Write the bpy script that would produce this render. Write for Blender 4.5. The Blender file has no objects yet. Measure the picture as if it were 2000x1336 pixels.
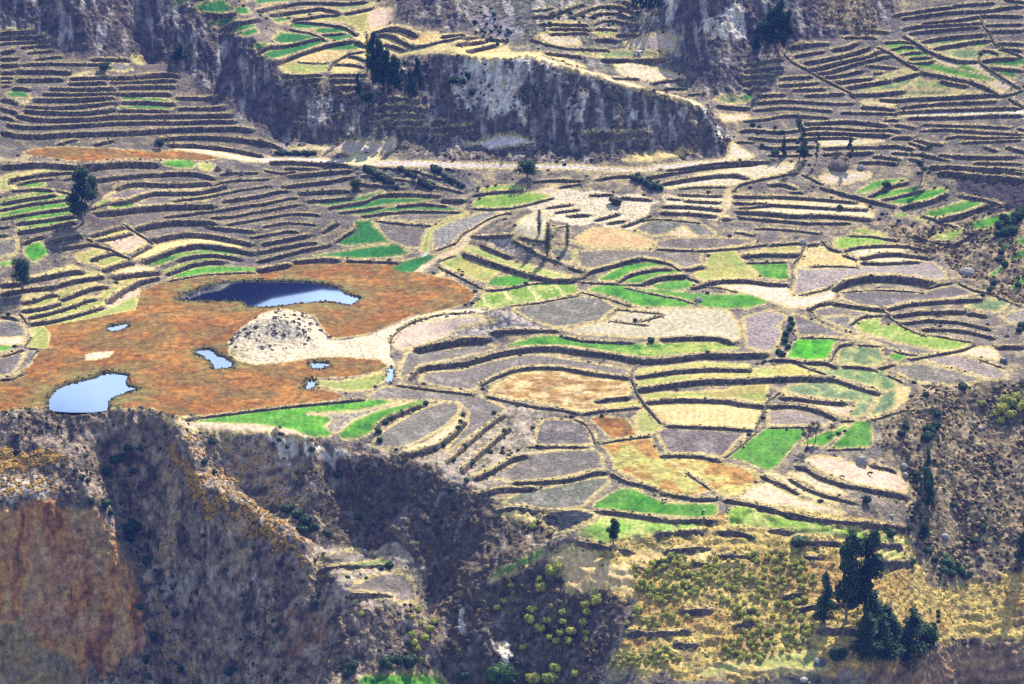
import bpy, math, random
import numpy as np
R = math.radians
sc = bpy.context.scene
C = sc.collection
rng = np.random.default_rng(7)
random.seed(7)

# ---------------------------------------------------------------- camera, sky, sun, exposure
ZC, PITCH, FPX = 340.0, R(20.0), 4705.0
cam = bpy.data.cameras.new('camera')
cam.sensor_width = 36.0
cam.lens = 36.0 * FPX / 2000.0
cam.clip_start = 5.0
cam.clip_end = 9000.0
camo = bpy.data.objects.new('camera', cam)
C.objects.link(camo)
camo.location = (0, 0, ZC)
camo.rotation_euler = (R(90) - PITCH, 0, 0)
sc.camera = camo

SUN_EL, SUN_AZ = R(44), R(22)      # azimuth from +Y towards +X
world = bpy.data.worlds.new('World')
sc.world = world
world.use_nodes = True
wn = world.node_tree
wn.nodes.clear()
wo = wn.nodes.new('ShaderNodeOutputWorld')
bg = wn.nodes.new('ShaderNodeBackground')
sky = wn.nodes.new('ShaderNodeTexSky')
sky.sky_type = 'NISHITA'
sky.sun_disc = False
sky.sun_elevation = SUN_EL
sky.sun_rotation = SUN_AZ
sky.altitude = 3600
sky.air_density = 1.0
sky.dust_density = 1.0
sky.ozone_density = 1.0
bg.inputs[1].default_value = 0.05
# broken white cloud over the blue
tcw = wn.nodes.new('ShaderNodeTexCoord')
cln = wn.nodes.new('ShaderNodeTexNoise')
cln.noise_dimensions = '4D'
cln.inputs['Scale'].default_value = 4.0
cln.inputs['Detail'].default_value = 5
cln.inputs['W'].default_value = 2.3
clr = wn.nodes.new('ShaderNodeMapRange')
clr.interpolation_type = 'SMOOTHSTEP'
clr.inputs[1].default_value = .40
clr.inputs[2].default_value = .61
clr.inputs[3].default_value = .06
clr.inputs[4].default_value = .95
clm = wn.nodes.new('ShaderNodeMix')
clm.data_type = 'RGBA'
clm.inputs['B'].default_value = (11, 14.5, 19, 1)
wn.links.new(tcw.outputs['Generated'], cln.inputs['Vector'])
wn.links.new(cln.outputs['Fac'], clr.inputs[0])
wn.links.new(clr.outputs[0], clm.inputs['Factor'])
wn.links.new(sky.outputs[0], clm.inputs['A'])
wn.links.new(clm.outputs['Result'], bg.inputs[0])
wn.links.new(bg.outputs[0], wo.inputs[0])

sl = bpy.data.lights.new('sun', 'SUN')
sl.energy = 5.0
sl.angle = R(0.5)
sl.color = (1.0, 0.95, 0.82)
so = bpy.data.objects.new('sun', sl)
C.objects.link(so)
so.location = (0, 900, 900)
so.rotation_euler = (-(R(90) - SUN_EL), 0, -SUN_AZ)   # light comes from +Y towards the camera

vs = sc.view_settings
vs.view_transform = 'Standard'
vs.look = 'None'
vs.exposure = 1.0
vs.gamma = 1.0
vs.use_curve_mapping = False
sc.cycles.max_bounces = 6
sc.cycles.use_denoising = False
sc.cycles.sample_clamp_indirect = 3.0
sc.cycles.volume_bounces = 0
sc.cycles.volume_max_steps = 64

# ---------------------------------------------------------------- digitised survey (px of a 2000 x 1336 picture)
DATA = """
T 0 0 1
z ho -90,60 0,60 120,90 330,120 440,200 540,285 500,315 300,300 -90,300
z ho -90,318 300,322 540,318 900,322 900,400 640,520 330,540 200,480 -90,560
z es 1440,200 1560,90 1700,50 2090,-90 2090,350 1850,330 1700,310 1440,300
z hr -90,-90 360,-90 420,20 480,60 540,145 545,170 525,270 440,200 370,150 330,120 200,110 120,90 0,60 -90,50
z hr 735,-90 880,-90 890,20 935,65 880,60 790,45 770,20
z bs 880,-90 1310,-90 1330,80 1390,180 1300,178 1180,140 1100,115 1030,90 1000,60 930,60 895,20
z gv 905,25 1000,35 1010,70 985,85 950,65
z hr 1290,-90 1760,-90 1740,40 1690,65 1600,75 1540,100 1480,120 1450,200 1380,190 1320,110 1330,80 1290,40
z rr 1590,-90 1640,-90 1720,40 1700,65 1630,66 1600,45
z s 690,60 760,50 930,75 1000,95 990,110 870,105 770,110 700,120
z sc 525,285 540,150 600,160 700,185 790,112 880,108 950,110 1050,112 1130,132 1200,162 1300,182 1390,209 1420,247 1432,285 1420,300 1300,315 1100,318 900,315 700,290 600,285
z wr 875,163 897,130 910,118 940,120 970,115 990,130 1000,160 1000,212 975,232 957,220 945,200 915,215 885,190
z wr 1000,115 1037,118 1032,140 1015,160 1012,180 1000,185
z wr 1057,115 1082,122 1080,160 1067,155 1060,140
z wr 998,187 1032,217 1030,232 1000,215
z wr 1135,145 1140,150 1125,175 1120,240 1110,240 1112,195
z wr 1130,182 1140,180 1142,200 1140,242 1125,242 1127,210
z wr 1152,150 1160,175 1157,192 1154,175
z wr 1160,220 1175,222 1172,235
z wr 1237,207 1255,217 1255,245 1240,235
z wr 1302,200 1312,212 1307,232 1302,220
z wr 1320,207 1335,225 1332,250 1322,240
z wr 1360,232 1370,232 1367,245 1357,247
z wr 1370,205 1382,217 1380,237 1372,232
z wr 1382,245 1405,240 1420,255 1425,270 1390,257
z wr 1292,-20 1330,-20 1325,32 1305,50 1295,30
z wr 1362,62 1380,25 1410,32 1425,5 1450,20 1465,65 1460,80 1412,80 1370,72
z hp 690,325 900,320 915,380 850,370 750,370 690,360
z t 1000,380 1080,365 1280,390 1250,450 1130,440 1040,420
z t 1290,380 1420,385 1420,430 1300,415
z rr 1830,460 1900,425 1990,415 2090,415 2090,600 1960,592 1880,540 1840,500
z rr 1730,440 1850,440 1870,500 1820,505 1750,470
z dk 1850,330 2090,345 2090,420 1950,415 1880,395
z dn 443,670 470,640 510,612 545,603 580,610 605,615 625,640 640,662 670,665 720,655 760,640 800,622 850,610 930,600 960,605 880,625 830,625 790,640 765,655 760,690 775,720 768,745 740,708 680,698 620,697 560,707 500,713 460,705
z kn 880,660 895,630 930,615 990,605 1030,625 1060,640 1000,650 940,660
z kn 950,465 985,455 1010,470 1050,490 1080,510 1040,500 980,490
z sf 640,845 730,880 800,890 850,905 900,950 940,960 1000,940 1060,900 1060,810 1000,790 900,880 800,880
z lc -90,800 80,796 300,797 350,820 420,838 560,855 620,858 720,880 800,893 850,908 900,950 950,985 1000,992 1060,985 1100,1040 1000,1110 880,1180 850,1250 850,1420 -90,1420
z sc 640,905 800,895 900,960 1040,1000 1000,1100 880,1170 780,1180 700,1100 600,1050
z sc 870,1180 1000,1110 1100,1060 1110,1120 1240,1160 1180,1300 1200,1420 850,1420
z wr 515,845 560,845 590,862 585,890 560,895 530,875
z wr 598,866 680,872 685,884 650,895 600,892
z wr 545,910 565,915 560,935 545,930
z sf 600,1068 760,1068 830,1110 828,1185 670,1182 655,1130
z wr 890,1195 905,1200 915,1240 895,1250
z wr 958,1240 990,1250 1012,1288 985,1295
z gr2 300,1130 340,1120 420,1140 520,1165 540,1190 450,1160 330,1150
z oc -90,1000 40,990 80,975 130,975 165,995 220,1030 250,1100 270,1160 285,1230 285,1270 240,1295 170,1290 170,1420 -90,1420
z od -90,1220 60,1225 120,1280 170,1300 170,1420 -90,1420
z ru 520,1200 620,1195 650,1250 600,1290 540,1260
z gt -90,885 60,872 110,885 130,908 60,905 0,918 -90,915
z tn 355,835 420,850 520,872 590,960 640,1060 600,1075 540,1035 470,995 405,950 370,900
z tn 280,1130 300,1130 350,1250 400,1330 340,1330 300,1250
z tn 320,930 360,960 340,1100 320,1130 310,1050
z tn 440,1020 480,1030 500,1090 460,1100
z gt 330,860 380,915 405,958 470,1000 540,1040 600,1090 592,1102 500,1042 400,985 345,920
z st -90,930 60,935 130,940 120,960 60,970 -90,985
z gs 1110,1065 1200,1050 1390,1010 1500,985 1760,1030 1790,1090 1650,1110 1600,1180 1560,1300 1480,1335 1340,1325 1200,1310 1240,1180 1130,1140
z rr 1710,870 1780,760 1860,735 1900,750 2090,745 2090,1260 1850,1255 1800,1180 1790,1090 1770,1000 1770,900
z gs 1560,1100 1790,1085 1830,1200 1860,1262 1740,1295 1690,1330 1560,1312
z gs 1800,1150 2090,1110 2090,1245 1850,1250
z cr 1690,1330 1740,1295 1820,1268 2090,1245 2090,1420 1690,1420
f rd 470,308 575,309 675,311 750,313 850,316 1000,320 1125,322 1200,327 1250,328 1300,321 1400,313 1440,306 1445,310 1400,320 1300,330 1250,335 1200,335 1125,331 1000,329 850,327 750,324 675,320 575,317 470,316 |pale gravel road running below the cliff across the valley
f t 1050,107 1110,127 1180,146 1250,168 1310,183 1350,194 1374,206 1372,210 1348,200 1308,188 1248,174 1178,153 1108,134 1048,115 |buff path along the crest of the streaked cliff
f t 1085,360 1095,368 1040,392 990,412 940,445 915,465 905,480 895,495 880,498 895,470 910,452 940,430 980,402 1040,378 |pale lane climbing from the brook to the road
f t 878,505 895,495 900,500 885,520 862,540 850,545 865,525 |lower end of the pale lane beside the marsh
f o 0,745 60,715 75,690 95,660 85,634 150,627 230,608 270,590 275,570 330,545 420,530 500,522 560,514 700,512 790,520 830,535 880,545 915,565 928,575 915,590 870,605 800,618 740,645 700,655 650,660 635,645 615,615 600,612 560,603 545,602 510,612 470,640 445,668 445,690 465,706 500,713 560,709 620,699 680,698 740,703 757,715 740,725 680,735 610,738 590,755 650,765 672,775 650,781 560,793 430,808 350,812 325,808 300,797 200,794 100,793 40,797 0,803 -40,806 -40,745 |wide orange and rust marsh meadow round the blue ponds
P 340,583 370,572 400,559 430,552 480,549 550,549 600,550 640,556 662,563 670,572 704,581 686,594 660,590 635,586 600,589 560,593 525,597 488,598 478,589 466,585 400,586 |largest pond, dark on its far half and sky bright in front
P 95,796 97,778 110,760 135,749 160,743 195,735 197,729 220,727 250,732 244,742 244,750 270,759 245,765 225,772 210,782 210,794 205,800 180,803 140,803 100,800 |sky blue pond behind the brow of the near bluff
P 380,687 390,681 410,679 418,685 422,692 437,695 450,705 453,716 418,719 413,705 402,697 |white shining pool left of the sandy knob
P 205,642 215,637 240,632 251,631 248,637 232,643 220,646 |tiny dark rimmed pool up in the marsh
P 607,706 617,707 640,708 643,712 622,719 612,717 |tiny pale pool in the marsh's right arm
P 602,742 612,740 615,750 608,758 588,757 600,752 |crooked white inlet at the marsh's right arm
f wt 846,446 850,448 840,460 836,466 838,476 838,486 832,500 826,505 822,503 830,494 833,480 830,464 838,452 |thin white brook between the grey fields
P 760,717 766,718 765,735 762,745 756,744 758,730 |small white stream leaving the marsh at its right corner
T 0 0
Z hollow
w45 0,388 60,388 125,365
w40 0,445 90,440 150,435
w40 0,497 80,495 150,488
w40 0,550 60,550 130,545
w28 0,598 110,595
w25 0,630 100,628
w30 0,665 90,655
w40 85,680 160,672 245,685
w45 0,765 60,760 140,790
w45 0,830 70,840 140,870
w40 0,905 60,900 120,925
w30 700,455 800,450 1020,460
w30 160,492 400,485 620,490 830,490
w45 130,540 400,540 560,548
w45 130,605 330,605 500,600
w35 540,600 700,595 840,590
w50 840,595 1000,590 1150,570 1300,560 1400,570
w36 520,640 700,635 840,630
w40 850,620 1100,615 1380,610
w40 380,675 500,678 650,680 910,675
w42 910,665 1100,660 1380,660
w36 330,718 500,722 700,722 940,715
w42 940,720 1150,715 1340,718
w45 250,760 420,762 640,760 900,745
w38 190,818 400,828 600,818 750,803 920,778
w38 940,785 1150,785 1370,800
w45 180,845 350,860 600,868 800,850 900,830
w35 920,850 1100,850 1330,855
w40 1370,748 1500,750 1690,750
w38 1380,832 1500,832 1760,828
w45 120,880 250,910 400,920 700,910 900,895 1100,890 1340,888 1500,885 1810,880
w40 40,960 200,978 400,975 650,962 900,945 1150,940 1400,942 1700,930 1850,935
w50 0,1010 120,1035 300,1045 500,1028 800,1022 1100,1010 1350,992 1600,986 1850,980 1980,998
w45 1260,1068 1450,1055 1650,1056 1850,1066 2000,1090 2060,1105
w40 1300,1118 1500,1118 1700,1138 1850,1158 2000,1190 2060,1205
Z ridge
w52 0,1285 120,1275 250,1262 350,1264 520,1280 620,1285
w60 640,1278 850,1265 950,1255 1240,1260
f o 180,1190 300,1160 500,1150 750,1155 950,1170 1150,1180 1400,1180 1600,1205 1720,1235 1600,1255 1350,1245 1200,1240 900,1240 700,1260 560,1255 350,1225 220,1210 |rust orange meadow below the stepped hollow, beside the cream track
f g1 1265,1270 1330,1250 1480,1250 1530,1280 1500,1310 1380,1310 1290,1290 |small bright green plot just below the orange upper meadow
f yg 1550,1280 1620,1270 1690,1290 1640,1336 1560,1320 |yellow-green scrap of grass beside the small stone mounds
f g2 40,735 110,712 200,718 225,752 100,757 |dim green plot low in the dark stepped hollow
f p 110,760 230,752 215,800 150,808 |grey fallow scrap under the dim green plot
f t 1330,1160 1500,1155 1750,1190 1950,1230 2040,1262 1950,1268 1700,1222 1500,1187 |cream coloured track strip curving past the orange upper meadow
f yg 1035,460 1080,440 1120,470 1110,500 1060,495 |small olive grass hollow beside dark shrubs
f p 830,510 900,480 1000,500 1040,540 950,560 850,545 |grey-brown plot behind a row of dark shrubs
f p 550,590 700,560 830,555 840,585 700,592 |narrow grey terrace left of the row of dark shrubs
f g2 925,835 1100,822 1350,830 1340,852 1100,850 930,850 |lowest thin green terrace strip in the stepped hollow
f g2 940,765 1100,762 1250,768 1380,788 1250,790 1100,782 940,780 |upper thin green terrace strip in the stepped hollow
f g2 1510,45 1580,25 1680,0 1760,0 1770,30 1830,75 1760,95 1620,100 1530,70 |large deep green plot at the hilltop edge
f g2 1830,75 1860,50 1930,55 1950,100 1880,115 |small deep green plot beside the large hilltop one
f g2 1625,195 1660,160 1770,150 1880,130 1800,175 1720,205 |deep green sliver on the cliff brink
f g2 1330,-40 1470,-40 1470,0 1430,20 1370,15 1330,0 |deep green plot cut by the photo's top edge
f g2 1800,240 1880,200 1980,185 1990,205 1900,235 1830,250 |upper of two green strips by the cliff brink
f g2 1850,270 1930,235 2000,215 2020,250 1920,285 |lower of two green strips by the cliff brink
Z plateau
w35 1600,105 1700,105 1840,95
w42 1740,205 1830,180 1920,155 2040,130
T 500 0
w32 0,78 150,42 330,12 480,8 700,16 870,0
w35 100,105 250,85 420,65 500,50 620,75 660,100
w30 690,95 800,75 920,50
w30 280,150 360,138 500,112 640,98
w28 300,155 440,168 580,182 700,205 760,240 800,270
w22 250,215 330,235 420,245 490,275 560,315
w24 510,262 600,260 700,252
w35 30,395 100,352 220,347 330,327 430,297 500,287
w40 150,480 260,437 400,387 560,337 760,302
w14 320,480 450,490 580,488
w24 565,545 590,490 650,450 720,415 850,390
w30 720,425 780,430 860,465
w25 610,492 700,494 800,502 850,517
w35 200,565 280,582 420,577 520,567
w36 580,572 700,572 820,567 870,572
w35 220,640 400,607 500,597
w40 765,300 810,320 870,350
w45 900,255 960,230 1030,202 1130,207 1200,232 1270,265
w38 920,270 1000,252 1070,268 1130,302 1200,342 1250,357
w25 1250,357 1350,342 1440,312 1600,292 1740,282
w25 1440,277 1560,267 1640,272
w32 1000,330 1080,352 1180,382
w35 1560,342 1650,327 1790,312
w35 1630,390 1750,367 1880,337
w34 580,612 700,612 780,615
w40 590,668 700,668 770,663
w36 640,740 720,738 770,723
w36 700,782 820,778
Z spur
w25 1000,757 1150,757 1280,792
w45 930,822 1060,820 1200,827 1340,842
w40 930,887 1060,882 1180,882 1330,887
w35 930,942 1100,942 1300,940
w35 1000,984 1150,992 1350,988
w35 1370,947 1480,944
w30 1380,1002 1500,993 1680,988
w30 1400,1052 1550,1037 1700,1022
w40 100,1257 250,1247 420,1260 700,1277 760,1302
w45 0,1088 100,1105 200,1145
f s 280,475 340,430 440,395 560,390 700,400 700,420 620,450 580,488 450,486 |larger golden stubble field above the olive plot
f yg 170,520 280,485 450,492 580,492 570,550 420,570 290,580 |pale olive field on the plateau corner
f s 610,485 660,455 720,440 800,475 810,492 720,490 |upper small straw plot behind the eucalyptus clump
f s 590,540 610,515 700,510 800,540 780,560 600,565 |lower small straw plot behind the eucalyptus clump
f s 750,400 860,380 870,450 800,430 |straw wedge beside the tallest eucalyptus tops
f g2 45,430 130,385 250,372 400,332 500,307 560,320 430,368 260,422 150,458 |long deep green field along the plateau brink
f g2 130,320 180,255 300,260 420,275 480,288 350,325 200,337 |triangular deep green field behind the long one
f g2 260,190 310,165 450,185 560,200 450,215 380,225 290,210 |deep green field left of two green steps
f g2 440,235 520,215 680,220 710,245 600,255 500,258 |upper of two narrow deep green steps
f g2 530,290 600,268 740,265 760,285 620,320 |lower of two narrow deep green steps
f g2 0,340 100,335 90,360 30,390 0,385 |deep green wedge at the plateau's left brink
f g2 130,170 130,145 240,135 260,155 180,170 |tiny deep green plot beside dark bushes
f yg 280,125 300,105 480,85 520,60 600,80 620,90 450,105 340,130 |plot half green and half tan behind a curved wall
f g3 560,45 700,20 900,15 930,40 800,65 680,90 640,70 |pale grey-green plot near the plateau's back
f yg 400,155 600,130 760,125 870,90 940,110 880,150 860,240 820,250 780,210 700,178 560,165 |wide pale olive field in the middle of the plateau
f g2 0,30 200,10 320,0 320,-30 0,-30 |deep green band along the plateau's rear edge
f g2 490,385 600,352 740,347 840,365 760,388 600,390 |green field with a pale streak behind the gold ones
f s 1060,440 1200,395 1350,365 1500,355 1600,375 1680,410 1850,410 2000,405 2220,410 2330,430 2450,470 2600,530 2480,512 2330,452 2230,432 2000,450 1690,455 1600,415 1430,405 1280,412 1120,440 |long golden stubble strip along the cliff brow
f s 800,285 900,270 1000,280 1100,330 1000,330 1100,400 1060,420 1010,360 900,340 |straw field right of the eucalyptus tops
f s 1050,240 1130,232 1210,270 1300,260 1390,280 1330,330 1240,340 1150,292 |straw field between two dark curved walls
f t 880,60 1080,60 1080,140 1000,205 900,225 870,180 |pale stony patch at the foot of the brown spur
f t 220,1160 400,1140 560,1140 700,1110 780,1080 860,1100 1030,1100 1090,1060 1100,1150 1030,1190 900,1210 860,1190 720,1210 700,1190 560,1170 |pale rubble slope above the gravel road
f t 700,1250 760,1212 840,1200 960,1230 980,1262 760,1295 |pale spoil bank beside the gravel road
f r 1600,1130 1780,1100 1850,1065 2000,1058 2150,1095 2180,1120 2080,1122 2000,1140 1900,1150 1830,1165 1760,1130 |whitish gravel yard under the cliff
T 1000 0
Z farvalley
w26 200,182 400,182 600,187
w26 280,217 450,217 610,222
w26 640,217 830,217
w26 280,257 420,252 600,247
w25 810,262 1000,264
w34 640,297 840,302
w25 140,290 250,332 400,367 600,377 760,382
w28 250,402 350,412 550,437
w42 690,452 850,452 1000,457 1220,447
w20 780,602 900,607 1000,612
w26 1080,647 1200,622 1350,612
w26 1080,702 1250,687 1380,687
w25 1320,742 1480,722
w40 1590,812 1700,822 1850,832
Z road
w28 550,1050 800,1050 1000,1030 1090,1035
w30 1200,1327 1400,1302 1600,1274 1800,1264 2020,1252
w22 1740,1100 1900,1105
f yg 630,250 720,230 800,240 810,280 700,295 |sunlit yellow-green plot in the far side valley
f g3 640,440 700,410 820,390 1000,400 1200,420 1200,437 1000,442 800,450 |grey-green field on the side valley's near brink
f g3 480,410 620,400 640,440 560,435 |grey-green scrap beside the crest path
f t 180,260 300,270 450,290 540,320 520,350 350,352 240,310 |pale tan field in the far side valley
f yg 280,170 500,168 600,185 600,205 300,212 |thin yellow-green terrace under the blue shaded slope
f yg 280,232 450,226 610,240 600,246 420,250 290,254 |lower thin yellow-green terrace in the side valley
f t 1150,250 1280,300 1260,400 1100,390 900,370 870,330 |pinkish bare slope below the right bluff
f t 800,500 960,490 1150,540 1350,598 1100,635 950,608 850,580 |buff scrub slope above the shadowed gully
f s 850,1240 1050,1200 1250,1190 1430,1180 1300,1215 1100,1255 900,1260 |gold sliver at the cliff foot above the road
f t 1710,1100 1780,1150 1900,1220 1850,1245 1680,1240 1700,1160 |cream fan of gravel at the cliff's right toe
f g2 1790,750 1850,720 1880,760 1830,800 |dim green scrap in the shaded gully
f g3 1580,770 1680,740 1790,755 1830,800 1700,810 1600,790 |pale green patch beside the shaded gully
f t 1600,900 1840,890 1850,940 1640,946 |buff cut bank beside the canal
T 1500 0
Z eastupper
w35 200,427 320,407 440,387
w35 170,357 300,337 480,327
w45 490,372 620,352 710,312
w40 280,477 430,452 560,427 700,392 800,352
w44 320,532 450,502 600,462 760,432 880,377
w40 380,562 500,542 650,492 800,452 960,417
w35 430,592 560,577 700,547 760,537
w30 820,560 900,555
w35 510,637 640,617 820,597
w40 600,672 750,647 960,617
w40 975,612 1080,582 1180,557
w32 80,602 200,592 350,587
w32 80,654 250,647 400,632
w30 180,692 330,687 460,682
w35 280,732 450,727 600,717
w40 640,727 800,722 920,717 1070,697
w35 870,762 1000,772 1150,757 1350,752 1600,737 1800,722
w24 120,400 200,480 320,540 460,620 620,700 700,760
w32 1050,260 1170,330 1250,385 1380,437 1500,470 1650,467
w26 1650,470 1690,510 1830,600 1930,660 1980,690
w34 1660,467 1800,447 1950,442
w30 1190,552 1300,572 1450,602 1600,632 1720,682 1820,742
w28 850,350 950,400 1060,470 1180,530
w24 950,382 1060,352 1150,357
w24 1040,417 1120,402 1210,397
w22 1100,447 1290,437
w22 1070,492 1300,477
w28 900,322 1050,312 1120,317
w34 960,112 1100,87 1300,57 1450,42
w30 1440,34 1600,22 1780,12
w34 1040,132 1200,112 1400,87 1540,77
w34 1540,77 1700,72 1900,42 2000,37
w34 1200,172 1350,157 1500,142 1660,112
w34 1040,217 1200,187 1400,182 1560,177 1680,167
w34 1100,247 1300,227 1500,207 1660,197
w36 1200,312 1350,287 1500,272 1700,257
w34 1290,367 1450,342 1600,317 1750,302
w32 1660,112 1800,110 2000,117
w24 1690,187 1850,184 2000,182
w34 1740,232 2000,227
w30 1780,327 2000,332
w26 1800,372 2000,387
w18 1650,110 1690,200 1740,260 1770,330 1850,380 2000,450
w24 1650,387 1740,387 1810,412
w24 1720,522 1850,527 2000,547
w25 1810,742 1920,722 2000,692
w25 1880,752 2000,832
Z eastmid
w34 720,822 850,827 1000,847
w28 560,867 700,872 820,872 1020,877
w24 1030,832 1200,812 1400,797 1600,792 1800,782
w28 1010,867 1200,857 1500,847 1800,837 1980,832
w30 1080,912 1300,907 1500,907 1750,892 2000,892
w40 280,952 450,942 620,932 800,947 940,967
w40 290,1027 500,1022 700,1032 960,1042
w30 980,962 1100,977 1160,992
w38 960,1062 1060,1057 1140,1062
w34 420,1147 600,1137 860,1137
w34 860,1132 1000,1127 1150,1152
w34 420,1192 650,1187 830,1177
w34 810,1202 900,1212 1050,1237
w28 960,1182 1200,1197 1430,1242
w34 700,1257 850,1252 1020,1267
w28 1140,1077 1250,1107 1380,1122
w24 1380,1070 1500,1056 1700,1070 1850,1066 2000,1065
w24 1500,1107 1700,1098 1990,1084
w34 1330,1202 1550,1212 1750,1217 1950,1212
w30 1250,1292 1450,1297 1700,1312 2000,1322
w24 1600,1262 1850,1267 2000,1272
w22 1200,962 1400,972 1650,977 1900,992
w24 1180,1012 1400,1002 1650,1022 2000,1042
f g1 915,365 950,345 1080,335 1150,345 1020,365 960,383 |topmost of the five stepped bright green strips
f g1 980,400 1060,380 1180,370 1200,390 1060,405 1000,420 |second from top of the stepped bright green strips
f g1 1060,440 1150,415 1250,410 1280,425 1130,445 |third from top of the stepped bright green strips
f g1 1080,470 1200,450 1300,450 1290,465 1150,480 |fourth from top of the stepped bright green strips
f g1 1140,515 1280,495 1420,530 1600,575 1800,620 1700,627 1500,597 1300,547 |long bright green wedge below the stepped strips
f g1 1480,520 1540,500 1620,515 1680,565 1600,560 1520,540 |small bright green wedge on pale ground
f g2 1720,500 1800,475 1960,455 2040,460 2040,510 1930,495 1990,530 1900,515 1800,510 |forked green plot at the hillside's edge
f g2 1760,550 1850,535 1920,565 1960,605 1880,600 1800,575 |green plot just under the forked one
f g1 1565,360 1640,335 1720,345 1700,365 |tiny upper bright green plot by the steep boundary wall
f g1 1680,390 1780,395 1870,425 1780,420 |tiny lower bright green plot by the steep boundary wall
f g3 1320,400 1450,385 1560,380 1700,400 1800,430 1600,455 1480,455 1400,430 |oval grey-green plot holding a single bush
f g3 1210,340 1330,320 1500,310 1700,295 1550,325 1400,345 1280,370 |slim grey-green terrace above the oval plot
f g3 830,620 960,570 1080,540 1160,550 980,595 860,620 |upper slate-grey terrace left of the long green wedge
f g3 700,700 900,650 1100,600 1200,590 1120,640 1060,690 850,715 |middle slate-grey terrace left of the long green wedge
f g3 1120,640 1180,620 1350,650 1550,680 1560,700 1350,690 1150,695 |slate-grey terrace beneath a lone dark wall
f g3 950,745 1080,710 1300,700 1500,720 1700,715 1500,735 1200,750 |lowest wide slate-grey terrace of the upper right hillside
f t 1300,395 1390,430 1500,465 1640,475 1700,540 1900,640 1940,680 1830,715 1700,650 1800,625 1680,570 1540,500 1480,520 1420,525 1290,470 |bare cream ground around the long green wedge
f t 720,785 900,795 1000,815 980,830 850,815 740,810 |cream terrace strip above the pale canal
f r 1000,905 1200,880 1450,870 1700,875 2040,860 2040,887 1800,890 1500,897 1200,907 |whitish canal track crossing the right hillside
f t 400,1100 600,1085 850,1095 920,1105 700,1125 430,1140 |broad cream terrace behind the small eucalyptus
T 0 310
Z west
w35 60,190 70,155 150,140 300,112 450,97 600,82
w24 135,200 180,177 300,157 430,147
w45 740,152 900,127 1100,107 1300,100 1420,94 1560,102 1680,137
w44 900,227 950,197 1050,177 1300,187 1500,182 1650,172
w42 860,337 1000,317 1100,277 1200,252 1400,252 1550,247 1700,217 1780,192
w34 0,340 200,302 440,267
w30 0,390 200,347 400,322 560,302
w32 0,460 150,432 400,392 590,372
w36 120,492 300,472 450,452 600,432
w42 130,560 350,525 600,475
w22 700,392 860,334
w56 740,404 900,394 1080,369 1300,354 1500,347 1680,347
w28 80,242 250,227 420,237
w18 440,242 560,267
w46 360,642 500,604 650,579
w38 470,692 560,672 700,652 780,652
w38 700,592 850,547 980,512
w28 730,637 900,604 1040,569
w24 950,490 1060,560 1200,650
w26 670,602 760,662 870,707 1020,772
w56 1050,532 1200,492 1350,472 1600,472 1700,492
w38 1600,502 1750,532 2000,552
w48 1170,622 1300,592 1450,567 1650,582 1850,622 1980,652
w26 1020,752 1100,712 1190,662
w48 1110,792 1250,737 1400,682 1550,657 1700,667 1850,692 2000,722
w38 1370,782 1500,747 1650,737 1800,752 1900,772
w38 1290,892 1400,852 1500,812 1650,787 1760,792
w18 1300,952 1450,922 1600,897 1800,887 2000,880
w38 700,782 800,742 900,717
w42 800,862 900,822 1050,787
w50 870,907 1000,892 1150,882 1250,867
w48 0,967 150,957 200,932 400,897 560,862 660,862
w42 0,1042 200,1007 400,987 560,942 700,917 820,902
w34 160,1112 280,1097 350,1062 460,1047
w42 470,1092 600,1037 750,987 850,987
w36 160,1177 350,1152 480,1112
w34 220,1237 400,1192 520,1157 590,1132 680,1092 760,1082
w36 230,1277 400,1257 600,1207 820,1142
w48 830,1112 900,1052 980,1002 1100,942 1250,907
w38 0,1217 80,1217 150,1242
w18 150,1190 230,1290
w40 170,652 260,607 360,584
f g1 160,210 220,180 330,172 355,205 300,220 190,222 |small bright green plot in the top of the left terraces, under a curved wall
f yg 0,145 60,120 200,105 400,75 560,60 600,75 400,92 150,135 60,155 50,215 130,210 120,230 0,260 |yellow-green terrace that hooks round a curved wall at the left edge
f g1 0,320 200,285 430,245 440,264 200,299 0,337 |topmost green ribbon left of the big dark eucalyptus
f g1 0,370 250,320 500,280 560,290 400,318 200,344 0,387 |second green ribbon left of the big dark eucalyptus
f g1 0,430 200,385 420,350 600,340 590,368 400,388 150,428 0,457 |third green ribbon left of the big dark eucalyptus
f g1 130,475 300,440 580,405 600,428 450,448 300,468 130,490 |fourth green ribbon left of the big dark eucalyptus
f g1 120,550 350,500 600,458 600,472 350,522 130,560 |lowest green ribbon left of the big dark eucalyptus
f g1 740,365 800,325 870,320 860,335 780,365 |short green wedge just right of the big dark eucalyptus
f g1 840,385 950,350 1030,345 1080,364 900,390 |thin green wedge further right of the big dark eucalyptus
f g1 195,690 320,640 335,680 385,730 320,780 250,805 200,750 |bright green plot shaped like a shield beside a lone round tree
f g1 -40,810 110,800 120,825 -40,840 |narrow green strip left of the lone round tree
f p -40,640 130,610 140,690 130,740 -40,780 |grey ploughed plot at the left edge above the round tree
f yg 720,610 1000,543 1030,562 850,602 740,632 |slim yellow-green terrace between two straight dark walls
f yg 580,750 800,690 840,710 720,770 690,820 600,790 |pale olive terrace left of the crooked boundary wall
f yg 740,810 880,745 1000,772 900,820 780,850 |lower olive terrace touching the crooked boundary wall
f t 820,650 1060,580 1160,640 1050,720 960,735 880,690 |mottled tan plot boxed in by four walls
f s 1040,780 1200,680 1400,640 1560,620 1800,650 1950,690 1850,690 1700,664 1550,654 1400,678 1250,732 1100,782 |long arched straw terrace above three arched green ones
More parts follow.
